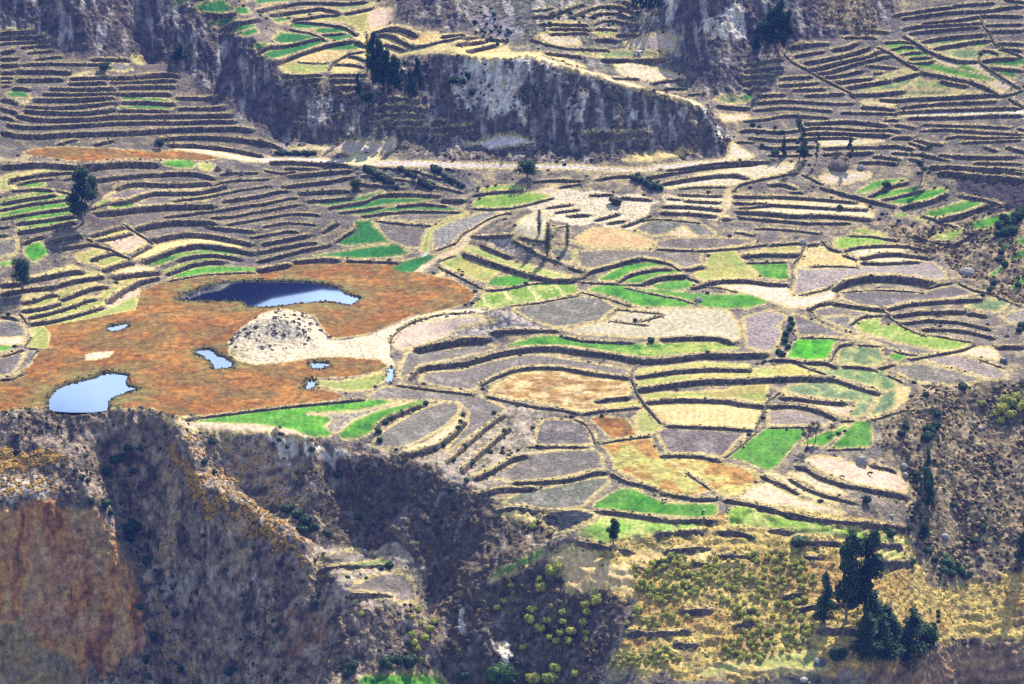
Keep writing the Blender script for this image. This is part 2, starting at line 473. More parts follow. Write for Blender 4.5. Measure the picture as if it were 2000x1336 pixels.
f g1 1150,830 1250,780 1400,738 1600,713 1800,723 1900,745 1800,750 1650,735 1500,745 1370,778 1260,825 1180,840 |highest arched green terrace above the dark pond
f g1 1270,880 1400,830 1550,788 1720,773 1650,786 1500,810 1400,850 1290,890 |middle arched green terrace above the dark pond
f g1 1310,935 1450,880 1600,840 1800,840 1990,855 2000,876 1800,884 1600,895 1450,920 |lowest pale green terrace touching the marsh by the dark pond
f yg 160,1165 250,1130 450,1040 740,960 760,978 600,1032 470,1088 350,1148 |third yellow terrace up from the marsh at left
f yg 180,1240 480,1118 700,1068 760,1080 600,1128 400,1188 220,1234 |second yellow terrace up from the marsh at left
f yg 230,1268 620,1160 760,1085 840,1020 960,950 1100,920 1240,897 1100,938 980,998 900,1048 830,1108 810,1142 600,1204 400,1254 |lowest long yellow terrace right above the marsh
f yg 170,1085 390,1035 300,1090 180,1108 |small yellow terrace fourth up from the marsh
f yg 200,935 400,875 580,835 610,855 400,895 |pale yellow terrace under the lone round tree
f yg 440,975 560,925 700,888 780,888 810,902 560,940 |yellow terrace second below the lone round tree
f t 870,895 1080,835 1200,850 1150,880 1000,890 |buff terrace at the foot of the crooked boundary wall
f t 830,1180 850,1115 980,1030 1090,1005 1080,1060 1000,1100 850,1190 |pale bare strip curving along the marsh's upper left shore
f yg 240,1300 600,1225 830,1180 1000,1100 1060,1060 1080,1120 1060,1180 700,1250 400,1300 |yellow meadow fringe between the left terraces and orange marsh
f p 790,310 950,240 1180,222 1400,240 1650,212 1690,190 1550,243 1200,250 1100,273 1000,314 |upper grey ploughed terrace right of the big dark eucalyptus
f p 1030,362 1180,292 1500,300 1690,270 1640,320 1300,350 1100,366 |lower grey ploughed terrace right of the big dark eucalyptus
f p -40,1262 130,1262 200,1336 190,1400 150,1440 -40,1460 |grey ploughed plot at the left edge beside the marsh
T 500 310
Z north
w42 240,117 400,107 600,87 760,67
w24 60,77 200,107 320,97
w38 190,207 350,187 550,167 780,122
w42 320,252 500,240 740,232
w34 390,317 600,307 760,287
w34 560,372 700,347 850,327 920,287 1000,267 1200,264 1450,277
w44 1440,307 1640,310
w28 640,412 850,387 1000,362
w27 1090,362 1300,342 1500,357
w24 820,442 1000,417 1200,402 1600,407
w36 610,642 680,592 770,542 762,490
w40 0,722 200,677 400,642 480,642
w38 0,792 150,762 350,702 600,652
w56 0,852 270,802
w38 280,792 500,772 660,777
w42 40,652 250,612 430,577
w46 510,562 580,512 650,482
w24 700,787 900,792 1130,802
w16 930,477 1050,492 1200,507 1380,517
w27 1680,277 1850,252 2000,242 2100,240
w20 1680,380 1850,387 2000,377 2180,337 2330,295
Z knoll
w15 1400,714 1560,652 1610,582 1690,542 1800,472 1900,432 2000,412
w44 1610,717 1700,752 1850,802 2000,852 2150,897 2300,932 2500,932
w20 1420,830 1560,900 1680,960 1780,1012
w15 1420,797 1560,747
w20 1790,1017 1900,1017 2000,1000 2200,954 2280,938
w24 1680,592 1780,602 2000,592
w42 1750,652 1830,692 1950,742 2000,762
w16 1100,1330 1250,1257 1450,1207 1650,1197
f g2 770,490 900,475 910,530 960,560 1040,650 700,680 640,665 690,600 790,545 |deep green field shaped like a flask
f g2 430,760 600,735 900,685 1110,667 1150,700 1160,725 1230,715 1150,755 1000,770 800,777 650,767 |deep green field like a boat hull under the flask shaped one
f p 930,500 1050,497 1390,520 1310,600 1280,700 1180,690 1030,640 960,555 |dark grey ploughed field between the flask shaped green field and the brook
f p 960,475 1150,425 1500,415 1600,430 1500,460 1420,480 1200,487 |long thin grey field above the brook's head
f yg 1290,680 1330,560 1420,500 1500,470 1650,400 1660,430 1480,510 1390,560 1360,650 1360,720 1330,740 1290,720 |grassy strip along the little brook
f pl 1380,560 1500,500 1750,420 1850,400 1900,420 1700,530 1600,580 1590,650 1450,705 1380,700 |smooth pale grey field between the brook and the lane
f g2 460,350 700,325 850,288 980,250 1000,264 920,285 850,323 700,344 560,368 |highest of three curving green bands below the grey hedges
f g2 570,390 850,358 960,312 1150,307 1400,315 1250,338 1000,356 850,383 650,405 |middle and broadest of three curving green bands below the grey hedges
f g2 740,435 950,395 1100,375 1300,378 1500,373 1620,402 1400,404 1200,400 1000,415 820,442 |lowest of three curving green bands below the grey hedges
f gy 1740,240 1850,213 2000,208 2100,215 2100,238 2000,238 1850,248 |thin lime green strip above the lime green field
f gy 1690,340 1800,290 2000,273 2150,262 2310,290 2200,328 2000,372 1850,382 1700,372 |lime green field shaped like a lens beside the lane's bend
f g2 1060,860 1150,800 1280,770 1380,740 1390,780 1250,880 1150,890 |green wet tongue where the brook meets the marsh
f t 1230,890 1300,830 1420,760 1500,730 1600,680 1630,580 1700,550 1660,650 1600,720 1420,792 1290,880 |pale earth lane running down to the marsh
f yg 1440,820 1600,740 1650,790 1900,880 1850,920 1800,970 1600,890 |pale olive field below a tall curved wall
f g1 1810,985 1850,930 2000,905 2170,953 1990,1000 |green half-moon plot at the pale olive field's end
f yg 1650,680 1750,700 1900,770 2000,800 2200,850 2480,922 2300,932 2150,893 2000,850 1850,800 1700,748 1620,712 |long olive terrace bent round the knoll
f gy 1700,1160 1790,1050 1900,1022 2280,960 2480,970 2520,1040 2300,1090 2000,1135 1850,1170 |lime green field crossed by thin pale irrigation lines
T 1000 310
w28 0,622 150,702 260,762 400,812
w34 430,822 570,882
w38 520,932 600,872 750,832 900,787 1000,767
w24 1000,772 1100,782 1230,812 1330,872
w34 820,962 900,902 1000,872 1150,847 1270,852
w44 1030,962 1100,927 1200,907 1370,897
w20 1370,907 1480,972
w17 520,952 700,967 850,972 1050,982
w14 880,1000 1100,1050 1320,1090 1440,1130
w14 530,1032 650,1062 800,1102 940,1152
w14 0,1142 200,1122 400,1082 530,1062
w34 1340,857 1510,827
w38 1400,1002 1500,967 1650,937 1850,937 2000,962 2160,968
w12 1480,982 1650,1007 1770,1042
w20 1120,697 1300,707 1500,712 1750,692 2000,662
w28 850,522 950,492 1100,422
w24 740,497 900,472
w28 640,472 850,417
w28 430,437 620,427
w22 330,412 530,387
w22 260,377 480,347
w22 600,277 800,272
w28 840,292 1100,312
Z lanes
w34 1160,357 1400,362 1640,387
w34 1150,407 1400,417 1600,437
w24 1290,272 1650,282
w20 1200,302 1330,312
w27 1340,317 1630,332
w20 1290,227 1450,212 1680,212
w38 1170,182 1400,142 1600,117 1750,112 1850,137
w34 1080,132 1300,87 1500,52 1750,27 1900,17
w28 150,167 350,157 550,162
w22 360,217 550,187
w30 650,152 800,127 980,122
w12 1000,472 1150,467 1300,477 1480,497
w28 1720,282 2000,287
w28 1720,332 2000,347
w24 1720,252 1760,202 1850,172 2000,142 2150,112 2250,97
w20 1730,562 1900,592
w16 50,607 200,637 260,642
w14 330,580 350,532 440,517
Z ruin
w12 800,1170 1000,1190 1190,1210
w12 980,1275 1190,1215
w10 760,1262 900,1280 1070,1300
f g1 680,940 800,870 900,830 1000,810 1200,815 1220,830 1050,845 920,882 830,947 700,955 |bright green crescent nearest the poplars' ploughed field
f g1 870,967 950,920 1100,885 1270,865 1330,887 1150,905 1050,945 1000,972 |bright green crescent between two dark crescent walls
f g1 1090,990 1200,960 1350,945 1420,970 1380,1010 1250,1030 1120,1015 |bright green plot cupped by the lower crescent wall
f g1 590,1030 640,1000 750,985 850,985 950,1020 1100,1060 1320,1100 1420,1142 1300,1157 1000,1152 850,1092 700,1047 |large bright green field left of a lone grey boulder
f g1 950,1015 1100,1020 1400,1050 1600,1060 1850,1060 2000,1110 1980,1130 1850,1165 1600,1167 1480,1150 1440,1120 1300,1080 1100,1045 |long bright green field holding a lone grey boulder at its edge
f yg 1540,740 1720,700 1780,760 1850,850 1950,932 1750,932 1500,955 1420,900 1500,850 |mottled yellow-green field beside a vivid green square plot
f g1 1840,820 2000,810 2150,815 2160,930 2130,945 2000,935 1950,915 |vivid green four-sided plot with a cream field below
f t 1590,990 1750,985 2000,985 2140,975 2180,1075 2300,1080 2520,1020 2530,1080 2300,1160 2200,1165 2000,1110 1800,1042 |bare cream field tapering along the lane to the right
f p 960,540 1100,470 1250,470 1450,490 1550,550 1600,600 1460,605 1400,560 1330,525 1200,590 1100,605 1000,572 |grey ploughed field wrapped round a pale triangle
f t 1200,592 1330,527 1460,603 1300,604 |pale triangular heap mark in the grey ploughed field
f p 1120,640 1300,612 1700,612 1900,632 1880,662 1500,712 1300,707 1120,692 |long low grey field under the pale triangle
f p 490,720 700,705 1000,710 1300,720 1480,725 1490,820 1340,855 1240,805 1100,775 1000,760 800,815 600,862 530,832 |broad purplish ploughed field right of the three poplars
f p 300,740 330,690 460,700 490,800 400,805 |small purplish ploughed plot at the poplars' feet
f s 500,620 620,540 800,545 1000,600 1110,640 1080,700 900,690 650,690 480,662 |pale yellow streaked field right of the poplars
f p 0,1170 250,1112 540,1062 700,1090 830,1170 740,1200 700,1260 450,1310 330,1315 150,1260 |big smooth grey field under the lime green lined one
f pk 850,1180 1100,1167 1600,1172 1700,1190 1780,1336 1780,1400 1700,1425 1300,1410 900,1390 500,1360 400,1335 750,1268 |wide pinkish cream fallow with a small walled ruin
f t 70,470 200,400 280,430 260,640 150,630 0,590 |bare buff top of the poplar knoll
f t 1200,182 1500,112 1800,60 2000,30 2250,35 2200,90 2000,132 1850,165 1700,210 1500,205 1300,220 1190,232 |broad cream terrace left of the round stone mound
f t 1680,220 1710,300 1700,370 1650,430 1720,475 1600,440 1640,380 1660,310 |pale earth lane bending up between two flights of walls
T 1500 310
w26 260,107 350,147 440,202
w38 0,187 120,182 230,222
w28 150,247 280,252
w28 0,282 200,292 350,302 700,332
w28 -240,385 0,347 250,362 500,377 780,387
w38 -260,397 0,412 200,432 400,427 600,442 820,462
w28 -240,447 0,467 300,492 650,492
w20 -120,540 0,537 200,552 420,577
Z east
w38 400,202 600,262 800,312 1000,362
w34 770,292 900,232 1000,192 1100,172
w28 880,317 1050,277 1230,232
w46 1030,367 1250,322 1400,262
w56 1320,462 1500,422 1700,352
w22 1200,432 1350,482 1500,537
w24 0,667 250,647
w38 -210,747 0,732 250,737
w15 -180,807 0,805 150,800
w15 200,820 250,760 290,670
w28 290,662 400,652
w24 420,622 480,692 580,722
w24 580,737 700,782
w20 620,592 800,597 950,622 1020,632
w24 590,712 700,682 900,670 1100,674 1290,727
w36 720,772 850,737 1000,727 1280,767
w28 720,802 900,807 1200,792
w14 330,837 500,832 710,842
w66 500,997 600,942 750,907 950,902 1150,922 1290,952
w14 240,1062 400,1027 500,1002
w24 1240,987 1450,957
w12 570,1022 900,1022 1240,1037
w34 300,1172 400,1122 500,1107
w37 500,1112 700,1142 900,1167
w37 900,1172 1100,1122 1400,1097 1680,1082
w40 960,1217 1200,1182 1550,1177
w38 1550,1182 1720,1217
w24 640,1292 720,1227 900,1207 960,1217
w34 1010,1277 1250,1247 1500,1262 1750,1322
w15 880,1150 980,1250 1130,1340 1250,1380
w38 1430,672 1590,582
w28 1130,582 1250,632 1430,672
w15 1480,960 1600,1020 1760,1050 1880,1110 1990,1150
w30 1260,57 1500,67 2000,102
w50 1320,87 1700,122 2000,147
w28 1480,272 1700,312 1850,362
f g1 680,265 760,220 830,175 1000,155 1100,162 950,190 850,230 750,270 |upper of three slanting bright green strips below the scraggy tree
f g1 790,305 900,265 1050,230 1190,215 1160,247 1000,285 860,317 |middle of three slanting bright green strips below the scraggy tree
f g1 950,340 1100,290 1260,240 1380,230 1400,257 1250,312 1050,352 980,354 |lower of three slanting bright green strips below the scraggy tree
f g1 1200,430 1400,370 1560,325 1690,347 1500,412 1300,452 |bright green strip second from the photo's right edge
f g1 1560,510 1750,450 1930,410 1920,450 1800,510 1680,545 1590,540 |bright green strip ending at the dark bushy bank
f g1 960,435 1080,425 1090,445 1040,460 |tiny green scrap between rocks and slanting strips
f g1 1120,460 1260,455 1440,520 1330,500 1230,477 |thin green sliver above a rocky bank
f gy 1280,610 1380,565 1530,555 1440,645 1350,640 |lime green plot shaped like a kite beside the rough bank
f gy 510,630 600,610 750,610 950,642 900,662 700,678 600,708 530,690 |pale lime green field with a wall cutting it
f gy 640,570 720,545 900,580 960,604 800,592 |thin lime green strip above the pale lime field
f g1 1820,680 1910,655 1910,680 1850,700 |upper green scrap on the shrubby right bank
f g1 1930,640 2000,600 2060,600 2060,670 1960,670 |topmost green terrace cut by the photo's right edge
f g1 1870,780 2000,705 2060,705 2060,750 1880,800 |second green terrace cut by the photo's right edge
f g1 1710,920 1840,830 1820,870 1760,932 |narrow green sliver down the shrubby right bank
f g1 1890,1000 1990,915 2060,915 1990,985 1910,1022 |lowest green terrace cut by the photo's right edge
f t 400,140 550,90 800,110 800,150 700,170 600,200 450,190 |buff trampled yard under the round stone mound
f pl 220,860 500,855 900,832 1280,800 1380,870 1390,940 1290,947 1150,917 950,895 750,900 600,937 500,992 250,1057 200,1062 |wide pale fallow above the dark lens shaped bank
f p 570,1032 900,1032 1200,1042 1450,985 1640,1052 1400,1092 1100,1117 900,1160 700,1135 580,1092 |grey fallow under the dark lens shaped bank
f p 330,1187 520,1152 720,1192 900,1204 720,1225 640,1290 690,1340 600,1340 500,1292 |grey fallow corner inside a looping wall
f g3 1540,1150 1650,1100 1800,1090 1880,1130 1800,1200 1600,1170 |dull green plot near the right edge track
f pl 1840,1240 1900,1190 2060,1170 2060,1290 1900,1290 |pale grey plot cut by the photo's right edge
f t 600,722 800,702 1050,690 1150,702 1000,724 850,734 720,768 |upper cream strip between two arched walls
f t 740,792 900,770 1250,777 1200,790 900,804 |lower cream strip between two arched walls
f s 230,830 290,700 410,690 500,740 580,740 710,790 700,832 500,828 330,832 220,852 |rough straw patch behind a crooked wall
f yg -210,740 0,702 150,685 250,682 240,727 0,729 |thin yellow-green terrace above the vivid green four-sided plot
f t -240,340 0,325 300,335 550,345 750,350 780,385 500,374 250,360 0,345 |upper long cream terrace in the right flight
f t -240,390 0,385 250,395 550,400 800,400 830,450 600,440 400,425 200,430 0,410 |lower long cream terrace in the right flight
T 0 620
Z west
w28 0,297 100,267 190,237
w28 0,477 100,467 200,412
w18 200,217 250,142
w14 210,237 330,242
Z south
w24 1420,792 1600,767 1800,742 2000,717 2300,682 2850,632
f t -40,160 190,150 180,210 -40,217 |pale front of the grey plot beside the marsh at the left edge
f g1 -40,225 100,225 80,250 -40,275 |tiny green scrap by the marsh's left shore
f p -40,330 150,270 200,280 140,380 90,440 -40,465 |dark slate plot at the left edge below the tiny green scrap
f yg 230,90 340,60 400,130 380,230 330,260 240,230 200,215 250,140 |yellow meadow patch between left grey plots and marsh
f t 660,290 760,265 900,265 850,310 740,335 670,335 |pale dry pan lying in the middle of the orange marsh
f t 1290,795 1420,800 1550,815 1900,810 2000,830 2300,880 2480,950 2300,922 2000,892 1800,905 1500,882 1350,832 |pale bare rim along the top of the shadowed cliff
T 500 620
w44 920,852 1000,782 1150,722 1300,662
w70 1230,227 1400,192 1600,152 1820,142
w36 1820,112 2000,90 2200,87 2370,94
w50 1190,470 1260,392 1330,367 1600,342 1750,307 1900,262 2000,244 2150,222 2350,217 2500,242 2800,277 2980,317
w52 2980,317 3200,312 3500,272 3700,277 4000,267
w32 1740,522 1850,462 2000,402 2150,377 2400,382 2600,422 2920,462
w24 1090,517 1300,547 1700,592
w24 1790,602 2000,652 2200,692 2400,712 2540,747
Z shelf
w56 1130,1062 1250,1032 1400,992 1560,882 1640,782
w48 1480,1122 1600,1022 1750,882 1950,732
w56 1600,1192 1700,1082 1850,952 1990,832
w56 1690,1242 1850,1172 2000,1082 2130,1052
w16 1050,202 1060,152 1110,102 1200,42 1280,12
f g1 0,740 200,715 500,685 850,640 950,640 1080,660 800,720 600,735 420,735 390,760 560,775 580,800 530,850 590,910 560,930 420,930 300,875 100,845 0,830 -500,815 -300,780 |large bright green field on the cliff top with a stony notch in it
f g1 650,905 760,810 950,730 1150,680 1280,645 1330,657 1200,722 1000,792 930,842 910,890 800,940 680,950 |bright green tongue shaped field right of the stony notch
f t 400,742 600,742 800,732 1000,690 1200,652 1280,640 1150,680 950,730 760,810 650,900 590,910 535,850 585,800 560,775 395,762 |stony pale strip between the two green cliff top fields
f p 900,990 1000,880 1200,760 1350,690 1480,660 1590,670 1590,740 1480,850 1300,950 1150,1012 1000,1027 |oval grey ploughed field behind the bushy bank on the cliff shelf
f p 870,610 1000,540 1200,552 1500,572 1750,612 1960,710 1900,790 1700,900 1500,1050 1480,1040 1650,830 1660,740 1600,670 1450,650 1200,650 1050,642 900,642 |long grey field bending round the oval ploughed one
f p 1130,380 1180,270 1500,250 1800,200 1880,240 1600,312 1280,370 1200,460 1110,480 |grey field tucked between two walls beside the cream neck of sand
f p 1280,490 1320,430 1600,410 1800,350 2000,308 2200,287 2500,332 2920,402 2900,460 2600,412 2400,378 2150,373 2000,395 1850,455 1740,532 1700,572 1400,532 |grey ribbon of ploughland above the russet grass field
f yg 460,490 650,500 900,450 1030,420 1040,480 900,560 750,582 700,577 500,537 |wet yellow-green meadow by the marsh outlet
f pk 1060,180 1100,120 1280,35 1500,10 1700,-20 1900,20 1600,80 1500,140 1300,210 1220,245 1100,250 |pinkish sand field left of the stony knob
f t 1150,1042 1350,962 1500,862 1610,762 1600,832 1450,962 1200,1062 |pale bank below the oval ploughed field
f yg 1700,1225 1850,1160 2000,1075 2010,1090 1870,1180 1720,1245 |yellow grass edge of the lowest cliff shelf
T 1000 620
Z centre
w24 400,137 550,172 750,182 960,187
w42 1150,152 1400,142 1600,142 1740,187
w38 960,452 1100,432 1300,402 1560,387 1870,397
w50 970,547 1150,522 1350,492 1500,477 1800,472 2000,462 2250,452 2460,457
w36 640,642 750,622 930,612
w24 540,747 700,722 1010,692
w22 930,460 980,590 1040,680 1170,830
w38 1040,647 1300,627 1550,632 1700,642 1800,662 1990,682
w28 1190,832 1400,842 1650,852 1890,872
w14 1650,1097 1800,982 1900,892
w14 1900,872 1950,762 2000,652 2100,582
w28 1150,1072 1300,1067 1480,1077 1640,1112
w17 1350,1197 1480,1282 1560,1342
w32 770,1202 900,1272 1050,1302 1150,1342
w38 0,1292 200,1272 450,1252 650,1197 750,1192
w20 110,1002 250,1002 600,1002
w18 680,977 850,947 1100,917
w13 480,787 580,832 630,912 650,992
f g1 -60,222 150,155 320,140 420,155 550,197 800,204 950,209 1400,195 1700,205 1780,240 1500,264 1250,287 1050,302 900,287 700,252 400,212 200,212 0,222 |very long bright green terrace turning yellow at its right end
f yg 960,430 1000,400 1200,380 1500,350 1860,370 1850,392 1500,385 1200,400 1050,432 |first of three yellow-green terraces stacked above the golden stubble
f yg 960,500 1100,470 1500,442 1870,432 2000,425 2000,458 1500,472 1200,514 970,542 |second of three yellow-green terraces stacked above the golden stubble
f yg 1880,425 1900,400 2000,385 2240,365 2420,440 2250,450 2000,458 |pale olive terrace left of the diagonal wall
f yg 1010,600 1100,590 1400,582 1700,564 1720,540 1820,522 2000,522 1990,652 1900,662 1750,632 1400,624 1050,642 |third of three yellow-green terraces stacked above the golden stubble
f og -180,590 -150,540 -50,485 0,445 300,412 600,440 900,485 930,560 900,610 640,640 640,680 760,690 560,737 400,702 150,642 0,635 |russet dry grass field shaped like an eye
f yg 720,692 850,662 1000,652 1010,687 760,707 |slim yellow strip under the russet grass field
f o 620,790 700,770 900,800 960,900 970,920 780,940 700,870 |burnt orange wet plot between ploughland and gold stubble
f yg 960,770 1030,700 1180,850 1100,902 980,902 |small yellow-green corner beside the burnt orange plot
f mx 700,1000 800,962 1080,922 1130,1050 1200,1100 1350,1200 1550,1340 1400,1400 1200,1370 1050,1292 800,1182 780,1080 |olive and rust mottled meadow left of a short dark wall
f mx 1200,1100 1480,1092 1640,1132 1900,1200 1950,1250 1880,1300 1860,1370 1650,1390 1560,1336 1450,1240 1340,1180 |olive and rust mottled meadow right of a short dark wall
f s 1070,690 1300,682 1600,684 1800,692 1960,702 1900,862 1600,847 1300,832 1190,817 |golden stubble field, its front edged by a straight wall
f p 1130,890 1200,857 1500,872 1850,887 1750,970 1640,1090 1480,1062 1220,1057 1170,980 |dark ploughed field right below the golden stubble
f p 190,900 240,800 450,790 560,820 620,900 620,995 200,1000 170,980 |small grey ploughed field above a thin straight wall
f p -300,1230 0,1160 150,1060 350,1037 640,1027 700,1080 720,1180 600,1192 400,1250 0,1284 |larger grey ploughed field below a thin straight wall
T 1500 620
w32 0,317 200,322 240,342 460,342 550,382
w22 250,347 350,402 460,447
w34 460,457 600,497 750,552 880,582
w38 80,612 200,617 400,642 620,657
w38 0,682 200,672 350,702 470,742 540,782
w28 570,372 700,377 850,397
w30 860,387 1000,352
w16 690,207 890,217
w12 240,152 500,157 620,177
w32 480,342 510,262 560,202 660,192
w14 930,442 1080,512
w18 970,247 1050,272 1170,292
w22 1090,322 1200,302 1380,272 1550,237 1620,197
w40 1770,217 1880,212 2000,217
w22 560,797 680,797
w16 790,797 920,762 1050,722 1330,712
w12 0,857 200,852 330,852
w16 450,1027 600,1022 760,1022
w34 1190,82 1400,77 1600,102 1780,152
w14 1200,122 1400,152 1600,192
w14 1640,317 1850,392
Z lower
w28 780,1142 900,1162 1000,1192
w38 200,1142 300,1162 400,1232 600,1292 800,1332 1000,1372 1090,1390
w28 -60,1222 0,1252 150,1312 250,1370
w28 160,1242 250,1302 320,1332 450,1380 700,1440
f g1 -300,1090 -170,980 0,862 290,862 260,950 200,1000 130,1080 80,1150 0,1200 -150,1132 |bright green field on which two bare trees stand
f g1 260,990 320,950 430,905 490,870 500,900 620,830 610,860 500,960 420,1015 380,992 |narrow green strips right of the two bare trees
f g1 500,1015 680,812 800,807 812,1000 700,1017 |bright green field at the foot of the rough slope
f gv 150,310 190,220 240,162 560,170 510,210 490,280 460,320 300,327 |vivid green square field, brightest of all
f g3 535,365 550,260 600,230 760,220 880,225 890,290 920,340 850,372 600,374 |grey-green rounded field beside the vivid green square
f g1 940,300 980,280 1100,297 1000,347 |small green wedge right of the grey-green rounded field
f gy 680,50 750,20 870,10 870,50 900,80 950,50 1050,80 1200,120 1400,160 1580,192 1500,240 1380,257 1200,230 1000,180 800,130 700,90 |pale lime green field curling round a terrace end
f p 400,0 640,-20 700,110 1000,200 1370,272 1150,294 950,235 800,170 |purplish fallow strip along the diagonal field path
f p 180,-40 300,0 600,130 760,170 860,202 620,155 230,135 |purplish fallow wedge above the vivid green square
f pl -190,0 0,-60 160,0 80,60 110,140 60,230 0,272 -170,230 |pale grey fallow left of the bushy wall
f g3 330,380 600,400 900,412 1010,520 980,570 880,560 700,500 470,452 |upper sage green terrace above a long dark wall
f g3 120,590 150,530 400,497 550,510 860,592 830,660 770,750 700,780 620,770 690,700 680,650 500,635 300,612 |lower sage green terrace wrapping a wall's end
f g3 890,590 1000,560 1000,680 900,740 800,782 770,770 860,660 |sage green curve beside the cream bank
f s 1000,550 1100,540 1090,640 980,720 900,770 1000,680 |cream bank where the rough slope begins
f p 920,400 1000,370 1180,352 1400,400 1700,480 1500,530 1300,520 1150,502 1030,440 |dark brown ploughed field above the rough slope
f pl 1180,330 1350,300 1500,290 1700,342 1850,420 1880,480 1720,480 1450,390 |pale fallow field above the dark brown ploughed one
f t 1480,290 1600,230 1760,232 1800,290 1830,342 1700,312 |cream plot at the corner of the pale fallow
f t 150,642 350,652 600,682 660,710 600,760 540,762 450,700 250,664 |thin cream terrace between two hooked walls
f pl 0,720 200,712 400,752 500,790 480,832 200,842 0,846 |pale mauve field under two hooked walls
f t 280,1110 400,1080 560,1100 700,1150 800,1170 1000,1200 1090,1290 1080,1370 900,1340 700,1300 500,1230 400,1180 |broad cream field where two dark animals graze
T 500 940 3.367
Z lower
w22 1560,187 1700,167 1850,187 1890,192
w46 1420,87 1600,32 1850,22
w22 400,578 560,548 700,553 870,540
w30 610,737 750,732 900,740
f p 370,545 500,470 650,450 850,490 850,520 560,545 480,570 400,578 |small grey field on a ledge in the shadowed bowl, upper one
f g2 560,550 700,535 870,520 885,540 700,557 600,572 |thin green lip under the upper ledge field in the bowl
f p 620,690 760,620 960,590 1040,670 1060,770 1060,795 920,790 900,737 750,732 610,735 |small grey field on a ledge in the shadowed bowl, lower one
f g1 660,1330 700,1280 900,1270 1100,1260 1240,1310 1300,1420 600,1420 |bright green field cut by the photo's bottom edge
f g1 1530,620 1650,560 1780,500 1880,450 1890,470 1800,530 1650,602 1540,637 |narrow green strip running down the dark gully's edge
f s 1600,210 1720,190 1860,215 1830,262 1750,262 1650,232 |small gold half-moon plot by the dark stony pit
T 1000 930
w34 1150,107 1300,142 1450,164 1620,162
w46 1650,167 1800,187 2000,237 2150,282 2350,317 2500,332 2700,347 2900,372 3100,402
w40 640,252 800,267 1000,292 1190,327
w42 1200,332 1400,332 1600,332
w24 490,492 650,537 780,552
w15 800,557 900,577 960,592
w36 1180,572 1350,557 1550,547
w40 1110,442 1300,422 1500,417
Z gold
w46 1600,422 1750,422 1900,462
w40 1580,602 1700,612 1900,602
w25 930,672 1060,722
w30 1400,662 1570,682
w50 1090,662 1280,622
w50 1300,1032 1450,1042 1570,1022
w50 880,1217 1100,1207 1400,1192
w44 1750,1037 1900,1032
w44 1730,1152 1900,1122
w36 1250,1305 1480,1300
w32 2000,407 2100,412 2200,427
w60 2300,492 2450,492 2570,502
w40 2820,517 2950,522 3050,532
w36 2280,612 2430,622
w60 2870,652 3000,662 3130,652
w60 2380,1182 2700,1182
w36 2100,932 2280,902
w44 2200,1032 2400,987
w46 2480,985 2700,985
f g1 650,212 850,95 950,100 1080,160 1200,210 1400,215 1600,220 1600,300 1450,317 1250,309 1000,284 800,259 640,247 |bright green field where two black and white animals stand
f gy 510,450 700,320 900,330 1180,370 1400,375 1530,380 1400,410 1200,432 1050,452 850,492 700,522 |lime green field under the single small eucalyptus
f gy 1680,262 1800,230 2000,300 2300,350 2650,410 2900,470 3100,520 2900,512 2600,472 2300,442 2000,397 1700,380 |long yellow-green meadow strip leading to the tall dark eucalyptuses
f p -100,220 50,130 300,80 550,30 740,0 760,40 640,140 550,240 250,272 100,232 |grey ploughed field above the dark stony pit
f bl 200,330 300,262 500,252 660,290 640,330 500,402 380,452 270,392 |blackish pit of wet grey stones
f t 1790,170 1850,90 2000,50 2100,110 2250,180 2500,242 2620,292 2480,302 2200,242 2000,217 |lowest long cream terrace in the curved flight at right
f t 1960,-20 2100,20 2200,110 2400,190 2580,215 2400,172 2250,92 2150,20 2060,-30 |middle thin cream terrace in the curved flight at right
f t 2160,-20 2300,40 2420,120 2620,142 2500,72 2380,12 2300,-30 |upper thin cream terrace in the curved flight at right
f yg 2830,580 3000,570 3120,620 3100,650 2900,642 |small yellow-green ledge right of the tall dark eucalyptuses
f yg 1430,1550 1600,1470 1900,1430 1850,1490 1600,1560 |yellow-green flat near the bottom edge of the bushy slope
f yg 2000,1400 2380,1360 2370,1440 2480,1480 2480,1505 2000,1515 1900,1500 1900,1440 |grassy flat beside a rounded dark boulder
f s 280,640 480,550 660,570 700,700 900,680 960,900 720,890 420,890 400,760 300,700 |bare golden slope below the small eucalyptus
f s 1180,590 1550,590 1570,660 1400,650 1300,620 1100,660 900,650 950,600 |golden ledge above the yellow-green bushes
f og 1600,700 1900,690 1900,715 1620,730 |rust coloured bare strip among the yellow-green bushes

"""
WALLS, FIELDS, ZONES, PONDS = [], [], [], []
tx = ty = 0.0
ts = 4.0
zone = ''
for ln in DATA.strip().split('\n'):
    a = ln.split('|')
    lab = a[1].strip() if len(a) > 1 else ''
    t = a[0].split()
    if not t:
        continue
    if t[0] == 'T':
        tx, ty, ts = float(t[1]), float(t[2]), float(t[3]) if len(t) > 3 else 4.0
        continue
    if t[0] == 'Z':
        zone = t[1]
        continue
    n = 1 if t[0][0] in 'wP' else 2
    p = np.array([[float(v) for v in q.split(',')] for q in t[n:]])
    p = p / ts + np.array([tx, ty])
    if t[0][0] == 'w':
        WALLS.append(dict(h=float(t[0][1:]) / ts, p=p, zone=zone))
    elif t[0] == 'f':
        FIELDS.append(dict(kind=t[1], p=p, label=lab))
    elif t[0] == 'z':
        ZONES.append(dict(kind=t[1], p=p))
    else:
        PONDS.append(dict(p=p, label=lab))

# ---------------------------------------------------------------- maths helpers
CP, SP = math.cos(PITCH), math.sin(PITCH)


def kT(px, py):
    """lateral ratio x/y and drop ratio -dz/dy of the sight line through a survey point"""
    dy = FPX * CP + (668 - py) * SP
    dz = -FPX * SP + (668 - py) * CP
    return (px - 1000) / dy, -dz / dy


